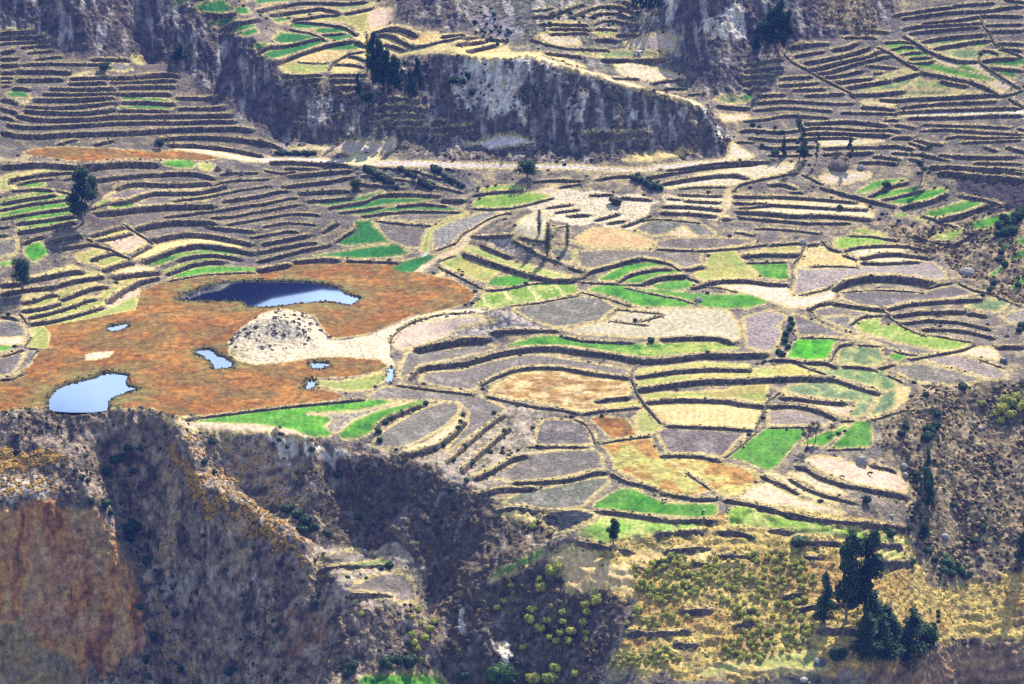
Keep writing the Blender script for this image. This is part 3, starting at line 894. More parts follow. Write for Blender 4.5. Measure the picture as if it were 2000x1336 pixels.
def to_px(x, y, z):
    v = z - ZC
    f = y * CP - v * SP
    u = y * SP + v * CP
    return 1000 + FPX * x / f, 668 - FPX * u / f


def vnoise(x, y, seed):
    """gradient noise, about 0..1"""
    ang = np.random.default_rng(seed).random((256, 256)) * 2 * np.pi
    gx_, gy2 = np.cos(ang), np.sin(ang)
    xi, yi = np.floor(x).astype(int), np.floor(y).astype(int)
    fx, fy = x - xi, y - yi
    ux = fx * fx * fx * (fx * (fx * 6 - 15) + 10)
    uy = fy * fy * fy * (fy * (fy * 6 - 15) + 10)

    def g(a, b):
        i, j = (xi + a) & 255, (yi + b) & 255
        return gx_[i, j] * (fx - a) + gy2[i, j] * (fy - b)
    return .5 + .62 * ((g(0, 0) * (1 - ux) + g(1, 0) * ux) * (1 - uy) + (g(0, 1) * (1 - ux) + g(1, 1) * ux) * uy)


def fbm(x, y, seed, octv=4):
    s = np.zeros_like(x)
    a, n, f = 1.0, 0.0, 1.0
    for o in range(octv):
        c_, s_ = math.cos(o * .8 + seed), math.sin(o * .8 + seed)
        if o == 0:
            c_, s_ = 1.0, 0.0
        s = s + a * vnoise((x * c_ - y * s_) * f, (x * s_ + y * c_) * f, seed + o)
        n += a
        a *= 0.55
        f *= 2.03
    return np.clip(.5 + (s / n - .5) * 1.35, 0, 1)


def blur(a, n, axis):
    """three box passes of width n"""
    if n < 2:
        return a
    for _ in range(3):
        pad = [(0, 0)] * a.ndim
        pad[axis] = (n // 2 + 1, n - n // 2 - 1)
        c = np.cumsum(np.pad(a, pad, mode='edge'), axis=axis)
        if axis == 0:
            a = (c[n:] - c[:-n]) / n
        else:
            a = (c[:, n:] - c[:, :-n]) / n
    return a


# ---------------------------------------------------------------- base relief from profiles
# each profile runs from far to near: (name, py, slope of the stretch towards the viewer | 'J' drop in metres)
# the knot marked with * has the given height
PROF = {
    -300: ('m', 0.0, [('t', -60, .8), ('hb', 60, .32), ('om', 300, .03), ('on', 325, .27), ('ms', 660, .0), ('m', 700, .0), ('mc', 830, 'J5'), ('cr', 830, .45), ('ce', 990, 1.5), ('bt', 1400, 0)]),
    0: ('m', 0.0, [('t', -60, .9), ('hb', 75, .32), ('om', 288, .03), ('on', 320, .28), ('ms', 650, .0), ('m', 700, .0), ('mc', 815, 'J5'), ('cr', 815, .45), ('ce', 975, 1.6), ('bt', 1400, 0)]),
    100: ('m', 0.0, [('t', -60, 1.0), ('hb', 90, .32), ('om', 286, .03), ('on', 320, .28), ('ms', 628, .0), ('m', 700, .0), ('mc', 796, 'J6'), ('cr', 796, .5), ('ce', 970, 1.7), ('bt', 1400, 0)]),
    200: ('m', 0.0, [('t', -60, 1.1), ('hb', 105, .32), ('om', 286, .03), ('on', 322, .28), ('ms', 600, .0), ('m', 700, .0), ('mc', 796, 'J6'), ('cr', 796, .85), ('ce', 1020, 1.7), ('bt', 1400, 0)]),
    300: ('m', 0.0, [('t', -60, 1.1), ('hb', 115, .32), ('om', 286, .03), ('on', 320, .27), ('ms', 545, .0), ('m', 700, .0), ('mc', 799, 'J5'), ('cr', 799, 1.0), ('ce', 1240, .9), ('bt', 1400, 0)]),
    350: ('m', 0.0, [('t', -60, 1.0), ('hb', 130, .32), ('om', 287, .03), ('on', 321, .25), ('ms', 532, .0), ('m', 700, .0), ('mc', 812, 'J2'), ('cr', 812, .65), ('sc', 915, 1.25), ('ce', 1240, .9), ('bt', 1400, 0)]),
    400: ('m', 0.0, [('t', -60, .9), ('hb', 150, .33), ('om', 288, .03), ('on', 322, .24), ('ms', 525, .0), ('m', 700, .0), ('mc', 826, 'J.3'), ('cr', 830, .55), ('sc', 985, 1.35), ('ce', 1230, 1.0), ('bt', 1400, 0)]),
    500: ('m', 0.0, [('t', -60, .2), ('hq', 72, 1.0), ('hb', 215, .35), ('om', 292, .06), ('on', 316, .22), ('ms', 518, .0), ('m', 700, .0), ('mc', 842, 'J.1'), ('cr', 845, 1.3), ('ci', 895, .4), ('sc', 1030, 1.5), ('ce', 1230, 1.0), ('bt', 1400, 0)]),
    560: ('m', 0.0, [('t', -60, .2), ('hq', 148, 1.0), ('hb', 270, .25), ('om', 296, .08), ('on', 318, .2), ('ms', 516, .0), ('m', 700, .0), ('mc', 855, 'J.1'), ('cr', 858, 1.5), ('ci', 912, .36), ('sc', 1064, 1.4), ('ce', 1230, 1.0), ('bt', 1400, 0)]),
    600: ('m', 0.0, [('t', -60, .2), ('hq', 148, .9), ('hb', 275, .25), ('om', 298, .1), ('on', 320, .2), ('ms', 515, .0), ('m', 700, .0), ('mc', 853, 'J.1'), ('cr', 857, 1.5), ('ci', 922, .36), ('sc', 1102, 1.3), ('ce', 1230, .9), ('bt', 1340, .5), ('bu', 1400, 0)]),
    640: ('m', 0.0, [('t', -60, .2), ('hq', 148, .75), ('hb', 280, .25), ('om', 300, .1), ('on', 322, .2), ('ms', 514, .0), ('m', 700, .0), ('mc', 852, 'J.1'), ('cr', 856, 1.4), ('ce', 930, .62), ('l1', 1080, .12), ('l2', 1103, .6), ('l3', 1135, .12), ('l4', 1168, .62), ('bt', 1320, .1), ('bu', 1400, 0)]),
    760: ('m', 0.0, [('t', -60, .25), ('hq', 150, .75), ('hb', 285, .2), ('om', 300, .1), ('on', 322, .22), ('ms', 514, .0), ('m', 700, .02), ('mc', 880, 'J.1'), ('cr', 884, 1.5), ('ce', 935, .6), ('l1', 1080, .12), ('l2', 1100, .6), ('l3', 1130, .12), ('l4', 1168, .7), ('bt', 1310, .1), ('bu', 1400, 0)]),
    850: ('m', 0.0, [('t', -60, .6), ('sp', 40, .25), ('hq', 106, .95), ('hb', 255, .3), ('om', 290, .12), ('on', 322, .2), ('ms', 520, .03), ('m', 640, .06), ('mc', 905, 'J.1'), ('cr', 908, .9), ('ce', 990, .6), ('l4', 1170, .7), ('bt', 1330, .3), ('bu', 1400, 0)]),
    940: ('m', 0.5, [('t', -60, .35), ('fv', 70, .12), ('hp', 106, 'J3'), ('hq', 108, 1.1), ('hb', 262, .3), ('om', 288, .12), ('on', 322, .2), ('ms', 520, .06), ('m', 620, .09), ('mc', 955, 'J.1'), ('cr', 958, .6), ('l4', 1130, .75), ('bt', 1350, .6), ('bu', 1400, 0)]),
    1060: ('m', 2, [('t', -60, .3), ('fv', 85, .12), ('hp', 113, 'J4'), ('hq', 115, 1.1), ('hb', 272, .3), ('on', 325, .2), ('ms', 520, .1), ('m', 620, .12), ('mc', 990, 'J.1'), ('cr', 993, .45), ('l4', 1090, .8), ('bt', 1350, .8), ('bu', 1400, 0)]),
    1200: ('m', 3, [('t', -60, .3), ('fv', 100, .15), ('hp', 158, 'J9'), ('hq', 160, 1.1), ('hb', 285, .3), ('on', 330, .2), ('ms', 520, .1), ('m', 620, .12), ('mc', 1045, .35), ('l4', 1130, .6), ('bt', 1350, .8), ('bu', 1400, 0)]),
    1320: ('m', 4, [('t', -60, 1.0), ('bb', 92, .5), ('fv', 150, .2), ('hp', 184, 'J10'), ('hq', 186, 1.1), ('hb', 295, .25), ('on', 325, .2), ('ms', 520, .1), ('m', 620, .12), ('mc', 1030, .38), ('bt', 1340, .8), ('bu', 1400, 0)]),
    1400: ('m', 4, [('t', -60, 1.0), ('bb', 95, .55), ('fv', 190, .22), ('hp', 214, 'J5'), ('hq', 216, 1.0), ('hb', 298, .2), ('on', 318, .2), ('ms', 520, .1), ('m', 620, .12), ('mc', 1020, .38), ('bt', 1330, .8), ('bu', 1400, 0)]),
    1440: ('m', 4, [('t', -60, 1.0), ('bb', 98, .5), ('fv', 205, .22), ('hp', 288, .2), ('hb', 300, .2), ('on', 318, .2), ('ms', 520, .1), ('m', 620, .12), ('mc', 1015, .38), ('bt', 1330, .8), ('bu', 1400, 0)]),
    1540: ('m', 4, [('t', -60, .9), ('bb', 100, .35), ('fv', 232, .15), ('hp', 262, .22), ('on', 330, .2), ('ms', 520, .1), ('m', 620, .12), ('mc', 1000, .36), ('bs', 1270, .1), ('bt', 1305, 1.0), ('bu', 1400, 0)]),
    1680: ('m', 4, [('t', -60, .6), ('bb', 62, .32), ('fv', 232, .22), ('on', 330, .2), ('ms', 500, .1), ('m', 620, .11), ('mc', 980, .4), ('bs', 1250, .12), ('bt', 1300, 1.3), ('bu', 1400, 0)]),
    1780: ('m', 4, [('t', -60, .35), ('bb', 60, .32), ('fv', 232, .24), ('on', 340, .22), ('ms', 500, .1), ('m', 620, .1), ('mr', 800, .35), ('mc', 1000, .5), ('bs', 1262, .2), ('bt', 1285, 1.6), ('bu', 1400, 0)]),
    1880: ('m', 5, [('t', -60, .3), ('bb', 60, .32), ('fv', 232, .25), ('on', 345, .3), ('ms', 480, .18), ('m', 600, .1), ('mr', 745, .5), ('mc', 1000, .5), ('bs', 1255, 1.2), ('bt', 1300, 1.8), ('bu', 1400, 0)]),
    2000: ('m', 7, [('t', -60, .3), ('bb', 60, .32), ('fv', 232, .25), ('on', 345, .35), ('ms', 480, .3), ('m', 590, .12), ('mr', 740, .5), ('mc', 1000, .5), ('bs', 1245, 1.2), ('bt', 1300, 1.8), ('bu', 1400, 0)]),
    2300: ('m', 9, [('t', -60, .3), ('bb', 60, .32), ('fv', 232, .25), ('on', 345, .35), ('ms', 480, .3), ('m', 590, .12), ('mr', 740, .5), ('mc', 1000, .5), ('bs', 1240, 1.2), ('bt', 1300, 1.8), ('bu', 1400, 0)]),
}


def solve(px, prof):
    anchor, za, kn = prof
    i0 = [n for n, _, _ in kn].index(anchor)
    out = [None] * len(kn)
    _, T = kT(px, kn[i0][1])
    out[i0] = ((ZC - za) / T, za)
    for i in range(i0 - 1, -1, -1):           # towards the far side
        y0, z0 = out[i + 1]
        s = kn[i][2]
        _, T = kT(px, kn[i][1])
        if isinstance(s, str):
            z = z0 - float(s[1:])
            y = (ZC - z) / T
        else:
            y = (ZC - z0 + s * y0) / (T + s)
            z = z0 + s * (y - y0)
        out[i] = (y, z)
    for i in range(i0 + 1, len(kn)):          # towards the viewer
        y0, z0 = out[i - 1]
        s = kn[i - 1][2]
        _, T = kT(px, kn[i][1])
        if isinstance(s, str):
            z = z0 + float(s[1:])
            y = min((ZC - z) / T, y0 - 0.3)
            z = min(z, ZC - y * T)
        else:
            y = (ZC - z0 + s * y0) / (T + s)
            z = z0 + s * (y - y0)
        out[i] = (y, z)
    return {kn[i][0]: (kn[i][1], out[i][0], out[i][1], i) for i in range(len(kn))}


NK, KM = 1150, 0.285
Y0, Y1, DY = 600.0, 1420.0, 0.45
kg = np.linspace(-KM, KM, NK)
yg = np.arange(Y0, Y1, DY)
NY = len(yg)
pxs = sorted(PROF)
sol = {p: solve(p, PROF[p]) for p in pxs}
cols_k, cols_z = [], []


def col_profile(pts):
    pts = sorted(pts, key=lambda q: q[1])
    ys = np.array([q[1] for q in pts])
    zs = np.array([q[2] for q in pts])
    for i in range(1, len(ys)):
        if ys[i] <= ys[i - 1]:
            ys[i] = ys[i - 1] + 0.05
    s0, s1 = 0.5, 0.33
    ys = np.concatenate([[Y0 - 60], ys, [Y1 + 60]])
    zs = np.concatenate([[zs[0] - s0 * max(0, ys[1] - ys[0])], zs, [zs[-1] + s1 * (ys[-1] - ys[-2])]])
    z = np.interp(yg, ys, zs)
    # lateral ratio of this picture column at every range
    T = (ZC - z) / yg
    dz = -T
    # py from T:  T = (F*SP - v*CP)/(F*CP + v*SP)
    v = (FPX * SP - T * FPX * CP) / (CP + T * SP)
    return z, FPX * CP + v * SP


for a, b in zip(pxs[:-1], pxs[1:]):
    A, B_ = sol[a], sol[b]
    ids = [n for n, _, _ in PROF[a][2] if n in B_]
    n = max(2, int((b - a) / 20))
    for j in range(n):
        w = j / n
        if j == 0:
            pts = [(nm,) + v[1:3] for nm, v in A.items()]
        else:
            px = a + (b - a) * w
            pts = [(nm, A[nm][1] * (1 - w) + B_[nm][1] * w, A[nm][2] * (1 - w) + B_[nm][2] * w) for nm in ids]
            # knots that only one side has fade with distance
            for src, ww, oth in ((A, 1 - w, B_), (B_, w, A)):
                for nm, v in src.items():
                    if nm not in oth and ww > 0.5:
                        pts.append((nm, v[1], v[2]))
        z, den = col_profile(pts)
        cols_z.append(z)
        cols_k.append((a + (b - a) * w - 1000) / den)
cols_k = np.array(cols_k)
cols_z = np.array(cols_z)
B = np.empty((NK, NY))
for j in range(NY):
    B[:, j] = np.interp(kg, cols_k[:, j], cols_z[:, j])
B = blur(B, 7, 0)
B = blur(B, 5, 1)
X = kg[:, None] * yg[None, :]
Yg = np.broadcast_to(yg[None, :], X.shape)


def cast(H, px, py, bias=0.0):
    """where sight lines meet the relief: returns k, y"""
    px, py = np.atleast_1d(px).astype(float), np.atleast_1d(py).astype(float)
    k, T = kT(px, py)
    ci = np.clip(np.round((k + KM) / (2 * KM) * (NK - 1)).astype(int), 0, NK - 1)
    hit = (ZC - yg[None, :] * T[:, None]) <= H[ci] + bias
    idx = hit.argmax(axis=1)
    idx[~hit.any(axis=1)] = NY - 1
    # sub-cell refinement
    i1 = np.clip(idx, 1, NY - 1)
    d1 = (ZC - yg[i1] * T) - H[ci, i1]
    d0 = (ZC - yg[i1 - 1] * T) - H[ci, i1 - 1]
    t = np.clip(d0 / np.where(np.abs(d0 - d1) < 1e-6, 1, d0 - d1), 0, 1)
    return k, yg[i1 - 1] + t * DY


def Hat(H, x, y):
    k = np.asarray(x) / np.asarray(y)
    ci = np.clip((k + KM) / (2 * KM) * (NK - 1), 0, NK - 1.001)
    yi = np.clip((np.asarray(y) - Y0) / DY, 0, NY - 1.001)
    c0, j0 = ci.astype(int), yi.astype(int)
    fc, fj = ci - c0, yi - j0
    return (H[c0, j0] * (1 - fc) + H[c0 + 1, j0] * fc) * (1 - fj) + (H[c0, j0 + 1] * (1 - fc) + H[c0 + 1, j0 + 1] * fc) * fj


def dens(p, step):
    q = [p[:1]]
    for a, b in zip(p[:-1], p[1:]):
        n = max(1, int(np.hypot(*(b - a)) / step))
        q.append(a + (b - a) * (np.arange(1, n + 1) / n)[:, None])
    return np.concatenate(q)


def bump(pts, amp, width):
    """ridge (+) or gully (-) along a surveyed line"""
    global B
    pts = dens(np.array(pts, float), 6)
    k, y = cast(B, pts[:, 0], pts[:, 1])
    x = k * y
    c0 = np.searchsorted(kg, (k - 3 * width / y).min())
    c1 = np.searchsorted(kg, (k + 3 * width / y).max())
    j0 = max(0, int((y.min() - 3 * width - Y0) / DY))
    j1 = min(NY, int((y.max() + 3 * width - Y0) / DY))
    if c1 <= c0 or j1 <= j0:
        return
    d = np.full((c1 - c0, j1 - j0), 1e9)
    for xx, yy in zip(x, y):
        d = np.minimum(d, (X[c0:c1, j0:j1] - xx) ** 2 + (Yg[c0:c1, j0:j1] - yy) ** 2)
    B[c0:c1, j0:j1] += amp * np.exp(-d / width ** 2)


bump([(550, 626), (535, 640), (520, 655)], 7, 15)          # sandy knob in the marsh
bump([(560, 640), (580, 650)], 4, 7)
bump([(905, 640), (960, 628), (1000, 640)], 4.5, 8)         # stony knob
bump([(1000, 462), (1060, 470)], 5, 12)                     # poplar knoll
bump([(1638, 318)], 4.5, 5)                                 # round stone mound
bump([(245, 870), (265, 960), (295, 1080), (345, 1200), (420, 1310)], -18, 12)
bump([(215, 870), (240, 960), (270, 1040)], -8, 8)
bump([(690, 930), (720, 1010), (800, 1100)], -7, 12)
bump([(440, 900), (520, 960), (600, 1040)], -6, 9)
bump([(60, 1000), (90, 1150), (100, 1300)], 4, 7)
bump([(200, 1080), (215, 1180), (220, 1280)], -4, 6)
bump([(350, 900), (395, 985), (480, 1015), (560, 1062), (640, 1122), (690, 1200), (680, 1290)], 7, 8)
bump([(330, 850), (345, 890)], 5, 8)
bump([(130, 900), (150, 960), (215, 1030), (250, 1120), (280, 1220)], 4, 7)
bump([(1130, 1052), (1000, 1116), (880, 1182), (835, 1250)], 5, 9)
bump([(760, 1000), (830, 1080), (840, 1160)], -6, 14)
bump([(470, 1080), (450, 1180)], -5, 10)
bump([(600, 890), (620, 960)], 4, 8)
bump([(940, 1230), (960, 1300)], 4, 8)
bump([(1840, 800), (1880, 900), (1900, 1000)], 3, 10)
bump([(1760, 900), (1790, 1000), (1800, 1080)], -3, 8)
bump([(385, 60), (420, 130), (460, 200)], 4, 9)
bump([(130, 0), (150, 60)], 6, 9)
bump([(260, 0), (270, 80)], -5, 9)
for q in range(9):
    bump([(900 + q * 60, 130 + q * 11), (905 + q * 60, 220 + q * 9)], rng.choice([-2.5, 2.5]), 5)
for q in range(6):
    bump([(560 + q * 38, 180 + 10 * (q % 3)), (550 + q * 36, 250)], rng.choice([-2, 2]), 5)


def poly_mask(k, y, c_lo, c_hi, j_lo, j_hi):
    """even-odd test of grid cells against a closed line given as lateral ratio, range"""
    kk = kg[c_lo:c_hi]
    yy = yg[j_lo:j_hi]
    m = np.zeros((len(kk), len(yy)), bool)
    k2, y2 = np.roll(k, -1), np.roll(y, -1)
    for a, b, c, d in zip(k, y, k2, y2):
        if a == c:
            continue
        lo, hi = (a, c) if a < c else (c, a)
        i0, i1 = np.searchsorted(kk, lo), np.searchsorted(kk, hi)
        if i1 <= i0:
            continue
        yc = b + (d - b) * (kk[i0:i1] - a) / (c - a)
        m[i0:i1] ^= yy[None, :] < yc[:, None]
    return m


def raster(H, p, smooth=True, cap=None):
    q = dens(np.vstack([p, p[:1]]), 3.0)[:-1]
    k, y = cast(H, q[:, 0], q[:, 1])
    if smooth and len(y) > 9:
        s = np.stack([np.roll(y, o) for o in (-2, -1, 0, 1, 2)])
        y = np.median(s, axis=0)
    c0, c1 = max(0, np.searchsorted(kg, k.min()) - 1), min(NK, np.searchsorted(kg, k.max()) + 1)
    j0, j1 = max(0, int((y.min() - Y0) / DY) - 1), min(NY, int((y.max() - Y0) / DY) + 2)
    if c1 - c0 < 1 or j1 - j0 < 1:
        return None
    return (c0, c1, j0, j1, poly_mask(k, y, c0, c1, j0, j1))


# ---------------------------------------------------------------- zones of rough ground and their relief
ZK = ['', 'hr', 'bs', 'gv', 'rr', 's', 'sc', 'wr', 'hp', 't', 'dk', 'dn', 'kn', 'sf', 'lc', 'gr2', 'oc', 'od', 'gt', 'st', 'gs', 'cr', 'ho', 'es', 'tn', 'ru']
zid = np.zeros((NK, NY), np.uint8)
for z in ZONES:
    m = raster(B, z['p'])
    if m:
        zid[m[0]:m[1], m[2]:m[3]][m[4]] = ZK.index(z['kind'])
wxx = (fbm(X / 9, Yg / 9, 91, 3) - .5) * 16
wyy = (fbm(X / 9 + 7, Yg / 9, 95, 3) - .5) * 22
ci_ = np.clip(np.arange(NK)[:, None] + wxx, 0, NK - 1).astype(int)
ji_ = np.clip(np.arange(NY)[None, :] + wyy, 0, NY - 1).astype(int)
zw = zid[ci_, ji_]
keep = np.isin(zid, [ZK.index('dn'), ZK.index('kn')]) | np.isin(zw, [ZK.index('dn'), ZK.index('kn')])
zid = np.where(keep, zid, zw)
ROUGH = {'hr': 1.0, 'bs': .35, 'rr': .5, 'sc': .8, 'wr': 1.0, 'hp': .4, 'dn': .2, 'kn': .5, 'sf': .3, 'lc': 1.0, 'tn': .8, 'ru': .9, 'gr2': .7, 'oc': 1.1, 'od': .9, 'gt': .7, 'st': .4, 'gs': .45, 'cr': .8, 'dk': .5}
rough = np.zeros(len(ZK))
for a_, b_ in ROUGH.items():
    rough[ZK.index(a_)] = b_
rm = rough[zid]
rm = blur(blur(rm, 9, 0), 9, 1)
n1 = fbm(X / 9.0 + B / 40, (Yg + .8 * B) / 22.0, 11, 4)
n2 = 1 - np.abs(2 * fbm(X / 7 + B / 30, (Yg + B) / 20.0, 31, 3) - 1)
n3 = fbm(X / 2.4, (Yg + B) / 2.8, 51, 3)
n4 = fbm(X / 26.0 + 4, Yg / 38.0, 61, 3)
B += rm * ((n4 - .5) * 8.0 + (n1 - .5) * 5.0 + (n2 - .75) * 3.5 + (n3 - .5) * 1.8)
# trodden ledges across the slopes
led = np.zeros(len(ZK))
for a_, b_ in {'gs': .85, 'rr': .45, 'sc': .35, 'lc': .2, 'sf': .5, 'hr': .2}.items():
    led[ZK.index(a_)] = b_
lm = blur(blur(led[zid], 7, 0), 7, 1)
u_ = B / 2.3 + (fbm(X / 22, Yg / 22, 81, 3) - .5) * 2.6
fl = np.floor(u_)
fr_ = u_ - fl
B += lm * 2.0 * (np.clip((fr_ - .5) / .32 + .5, 0, 1) - fr_) * np.clip(fbm(X / 12, Yg / 12, 83, 2) * 2 - .35, 0, 1)
B += (fbm(X / 14, Yg / 14, 71, 3) - .5) * 0.5 * np.clip(1 - rm, 0, 1) * (B > 0.8)

# ---------------------------------------------------------------- the close set small terraces follow the contours
NDIG = len(WALLS)
Bs = blur(blur(B, 15, 0), 15, 1)
taken = np.zeros((NK, NY), bool)
for w in WALLS:
    p = dens(w['p'], 2.0) + np.array([0, w['h'] / 2])
    k, y = cast(B, p[:, 0], p[:, 1])
    ci_ = np.clip(np.round((k + KM) / (2 * KM) * (NK - 1)).astype(int), 0, NK - 1)
    for o in np.arange(-3.6, 3.7, .45):
        taken[ci_, np.clip(np.round((y + o - Y0) / DY).astype(int), 0, NY - 1)] = True
for f in FIELDS:
    if f['kind'] != 'o' and f['kind'] != 'p':
        mm = raster(B, f['p'])
        if mm:
            taken[mm[0]:mm[1], mm[2]:mm[3]][mm[4]] = True
for poly, zstep in (([(190, 330), (520, 330), (640, 420), (640, 505), (480, 495), (330, 440), (200, 400)], 1.7), ([(640, 326), (905, 326), (915, 400), (800, 385), (650, 395)], 1.9),
                    ([(1440, 250), (1560, 235), (2060, 240), (2060, 360), (1700, 320), (1450, 300)], 1.8), ([(1020, 5), (1265, 5), (1240, 90), (1040, 100)], 2.2),
                    ([(-40, 40), (100, 70), (150, 140), (-40, 140)], 2.0), ([(1440, 130), (1700, 60), (2060, -30), (2060, 240), (1450, 250)], 2.2),
                    ([(690, 50), (1000, 80), (1010, 105), (700, 110)], 2.0), ([(560, 325), (650, 330), (660, 400), (600, 420), (520, 340)], 1.7), ([(1300, 330), (1440, 310), (1440, 440), (1310, 440)], 1.6),
                    ([(-40, 320), (160, 330), (150, 440), (-40, 470)], 1.7), ([(100, 150), (480, 250), (520, 290), (100, 285)], 2.2)):
    mm = raster(B, np.array(poly, float))
    if not mm:
        continue
    c0, c1, j0, j1, mk = mm
    sub = Bs[c0:c1, j0:j1] + (fbm(X[c0:c1, j0:j1] / 40, Yg[c0:c1, j0:j1] / 40, 301, 2) - .5) * 2.2
    ok = mk & ~taken[c0:c1, j0:j1]
    for lev in np.arange(sub.min(), sub.max(), zstep):
        cr_ = (sub[:, :-1] < lev) & (sub[:, 1:] >= lev)
        has = cr_.any(axis=1)
        ji = cr_.argmax(axis=1)
        run = []
        for i in range(len(has) + 1):
            good = i < len(has) and has[i] and ok[i, ji[i]] and (not run or abs(ji[i] - run[-1][1]) < 9) and (len(run) < 150)
            if good:
                run.append((i, ji[i]))
                continue
            if len(run) > 16:
                cut = int(rng.integers(0, 6))
                rr_ = np.array(run[cut:len(run) - int(rng.integers(1, 6))])
                kx = kg[c0 + rr_[:, 0]]
                yv = yg[j0 + rr_[:, 1]]
                px_, py_ = to_px(kx * yv, yv, Bs[c0 + rr_[:, 0], j0 + rr_[:, 1]])
                hh_ = float(rng.uniform(5.5, 8.5))
                WALLS.append(dict(h=hh_, p=np.stack([px_, py_ - hh_ / 2], 1)[::5], zone='small'))
                WALLS[-1]['small'] = True
            run = []
print('walls', NDIG, len(WALLS))

# ---------------------------------------------------------------- terrace steps
D = np.zeros_like(B)
gy = np.gradient(blur(blur(B, 15, 0), 21, 1), DY, axis=1)
for w in WALLS:
    p = dens(w['p'], 3.0)
    p = p + np.array([0, w['h'] / 2])
    k, y = cast(B, p[:, 0], p[:, 1])
    if len(y) > 5:
        y = np.median(np.stack([y[np.clip(np.arange(len(y)) + o, 0, len(y) - 1)] for o in (-3, -2, -1, 0, 1, 2, 3)]), axis=0)
        ker = np.ones(5) / 5
        y = np.convolve(np.pad(y, 2, mode='edge'), ker, 'valid')
    x = k * y
    d = np.hypot(np.diff(x), np.diff(y))
    s = np.concatenate([[0], np.cumsum(d)])
    n = max(3, int(s[-1] / 0.75) + 1)
    t = np.linspace(0, s[-1], n)
    P = np.stack([np.interp(t, s, x), np.interp(t, s, y)], 1)
    tg = np.gradient(P, axis=0)
    for _ in range(2):
        tg[1:-1] = (tg[:-2] + tg[1:-1] + tg[2:]) / 3
    tg /= np.linalg.norm(tg, axis=1)[:, None] + 1e-9
    nr = np.stack([-tg[:, 1], tg[:, 0]], 1)
    if nr[:, 1].mean() < 0:
        nr = -nr
    facing = abs(nr[:, 1]).mean()
    dist = np.hypot(P[:, 1].mean(), ZC)
    hm = w['h'] * dist / FPX / 0.95
    w.update(P=P, nr=nr, hm=hm, len=s[-1], facing=facing, px_area=w['h'] * (w['p'][:, 0].max() - w['p'][:, 0].min() + 1))
    w['free'] = facing < 0.42
    if w['free']:
        w['hm'] = min(hm, 1.8)
        continue
    slope = max(0.12, float(np.median(Hat(gy, P[:, 0], P[:, 1]))))
    hs = min(hm, 5.5) * 0.78
    L = min(max(hs / (2 * slope), 2.5), 11.0)
    c0 = max(0, np.searchsorted(kg, ((P[:, 0] - L) / P[:, 1]).min()) - 1)
    c1 = min(NK, np.searchsorted(kg, ((P[:, 0] + L) / P[:, 1]).max()) + 1)
    j0 = max(0, int((P[:, 1].min() - L - Y0) / DY))
    j1 = min(NY, int((P[:, 1].max() + L - Y0) / DY) + 1)
    if c1 <= c0 or j1 <= j0:
        continue
    xs, ys = X[c0:c1, j0:j1], Yg[c0:c1, j0:j1]
    best = np.full(xs.shape, 1e9)
    bi = np.zeros(xs.shape, np.int32)
    for i in range(0, n, 2):
        dd = (xs - P[i, 0]) ** 2 + (ys - P[i, 1]) ** 2
        m = dd < best
        best[m] = dd[m]
        bi[m] = i
    sd = (xs - P[bi, 0]) * nr[bi, 0] + (ys - P[bi, 1]) * nr[bi, 1]
    along = (xs - P[bi, 0]) * tg[bi, 0] + (ys - P[bi, 1]) * tg[bi, 1]
    over = np.where((bi <= 1) & (along < 0), -along, np.where((bi >= n - 3) & (along > 0), along, 0))
    tt = bi * (s[-1] / n)
    endf = np.clip(np.minimum(tt, s[-1] - tt) / 2.5 + .35, 0, 1) * np.clip(1 - over / 2.5, 0, 1)
    D[c0:c1, j0:j1] += np.sign(sd) * np.clip(np.abs(sd) / 0.45, 0, 1) * (hs / 2) * np.clip(1 - np.abs(sd) / L, 0, 1) * endf
H = B + D

# ---------------------------------------------------------------- ponds, fields
WATER_Z = -0.45
for pd in PONDS:
    m = raster(H, pd['p'], smooth=False)
    pd['m'] = m
    c0, c1, j0, j1, mk = m
    e = np.zeros((c1 - c0 + 16, j1 - j0 + 16))
    e[8:-8, 8:-8] = mk
    e = np.clip(blur(blur(e, 3, 0), 3, 1), 0, 1)
    a0, a1, b0, b1 = max(0, c0 - 8), min(NK, c1 + 8), max(0, j0 - 8), min(NY, j1 + 8)
    e = e[a0 - c0 + 8:a1 - c0 + 8, b0 - j0 + 8:b1 - j0 + 8]
    H[a0:a1, b0:b1] = H[a0:a1, b0:b1] * (1 - e) + (-1.6) * e + np.where((e > .02) & (e < .35), 0.25, 0)
fid = np.full((NK, NY), -1, np.int16)
for i, f in enumerate(FIELDS):
    m = raster(H, f['p'])
    f['m'] = m
    if m:
        fid[m[0]:m[1], m[2]:m[3]][m[4]] = i
wall_d = np.full((NK, NY), 9.0, np.float32)       # signed reach above/below the nearest wall foot line
for w in WALLS:
    P, nr = w['P'], w['nr']
    for o in np.arange(-2.4, 2.41, 0.4):
        q = P + nr * o
        ci = np.clip(np.round((q[:, 0] / q[:, 1] + KM) / (2 * KM) * (NK - 1)).astype(int), 0, NK - 1)
        ji = np.clip(np.round((q[:, 1] - Y0) / DY).astype(int), 0, NY - 1)
        cur = wall_d[ci, ji]
        wall_d[ci, ji] = np.where(np.abs(o) < np.abs(cur), o, cur)

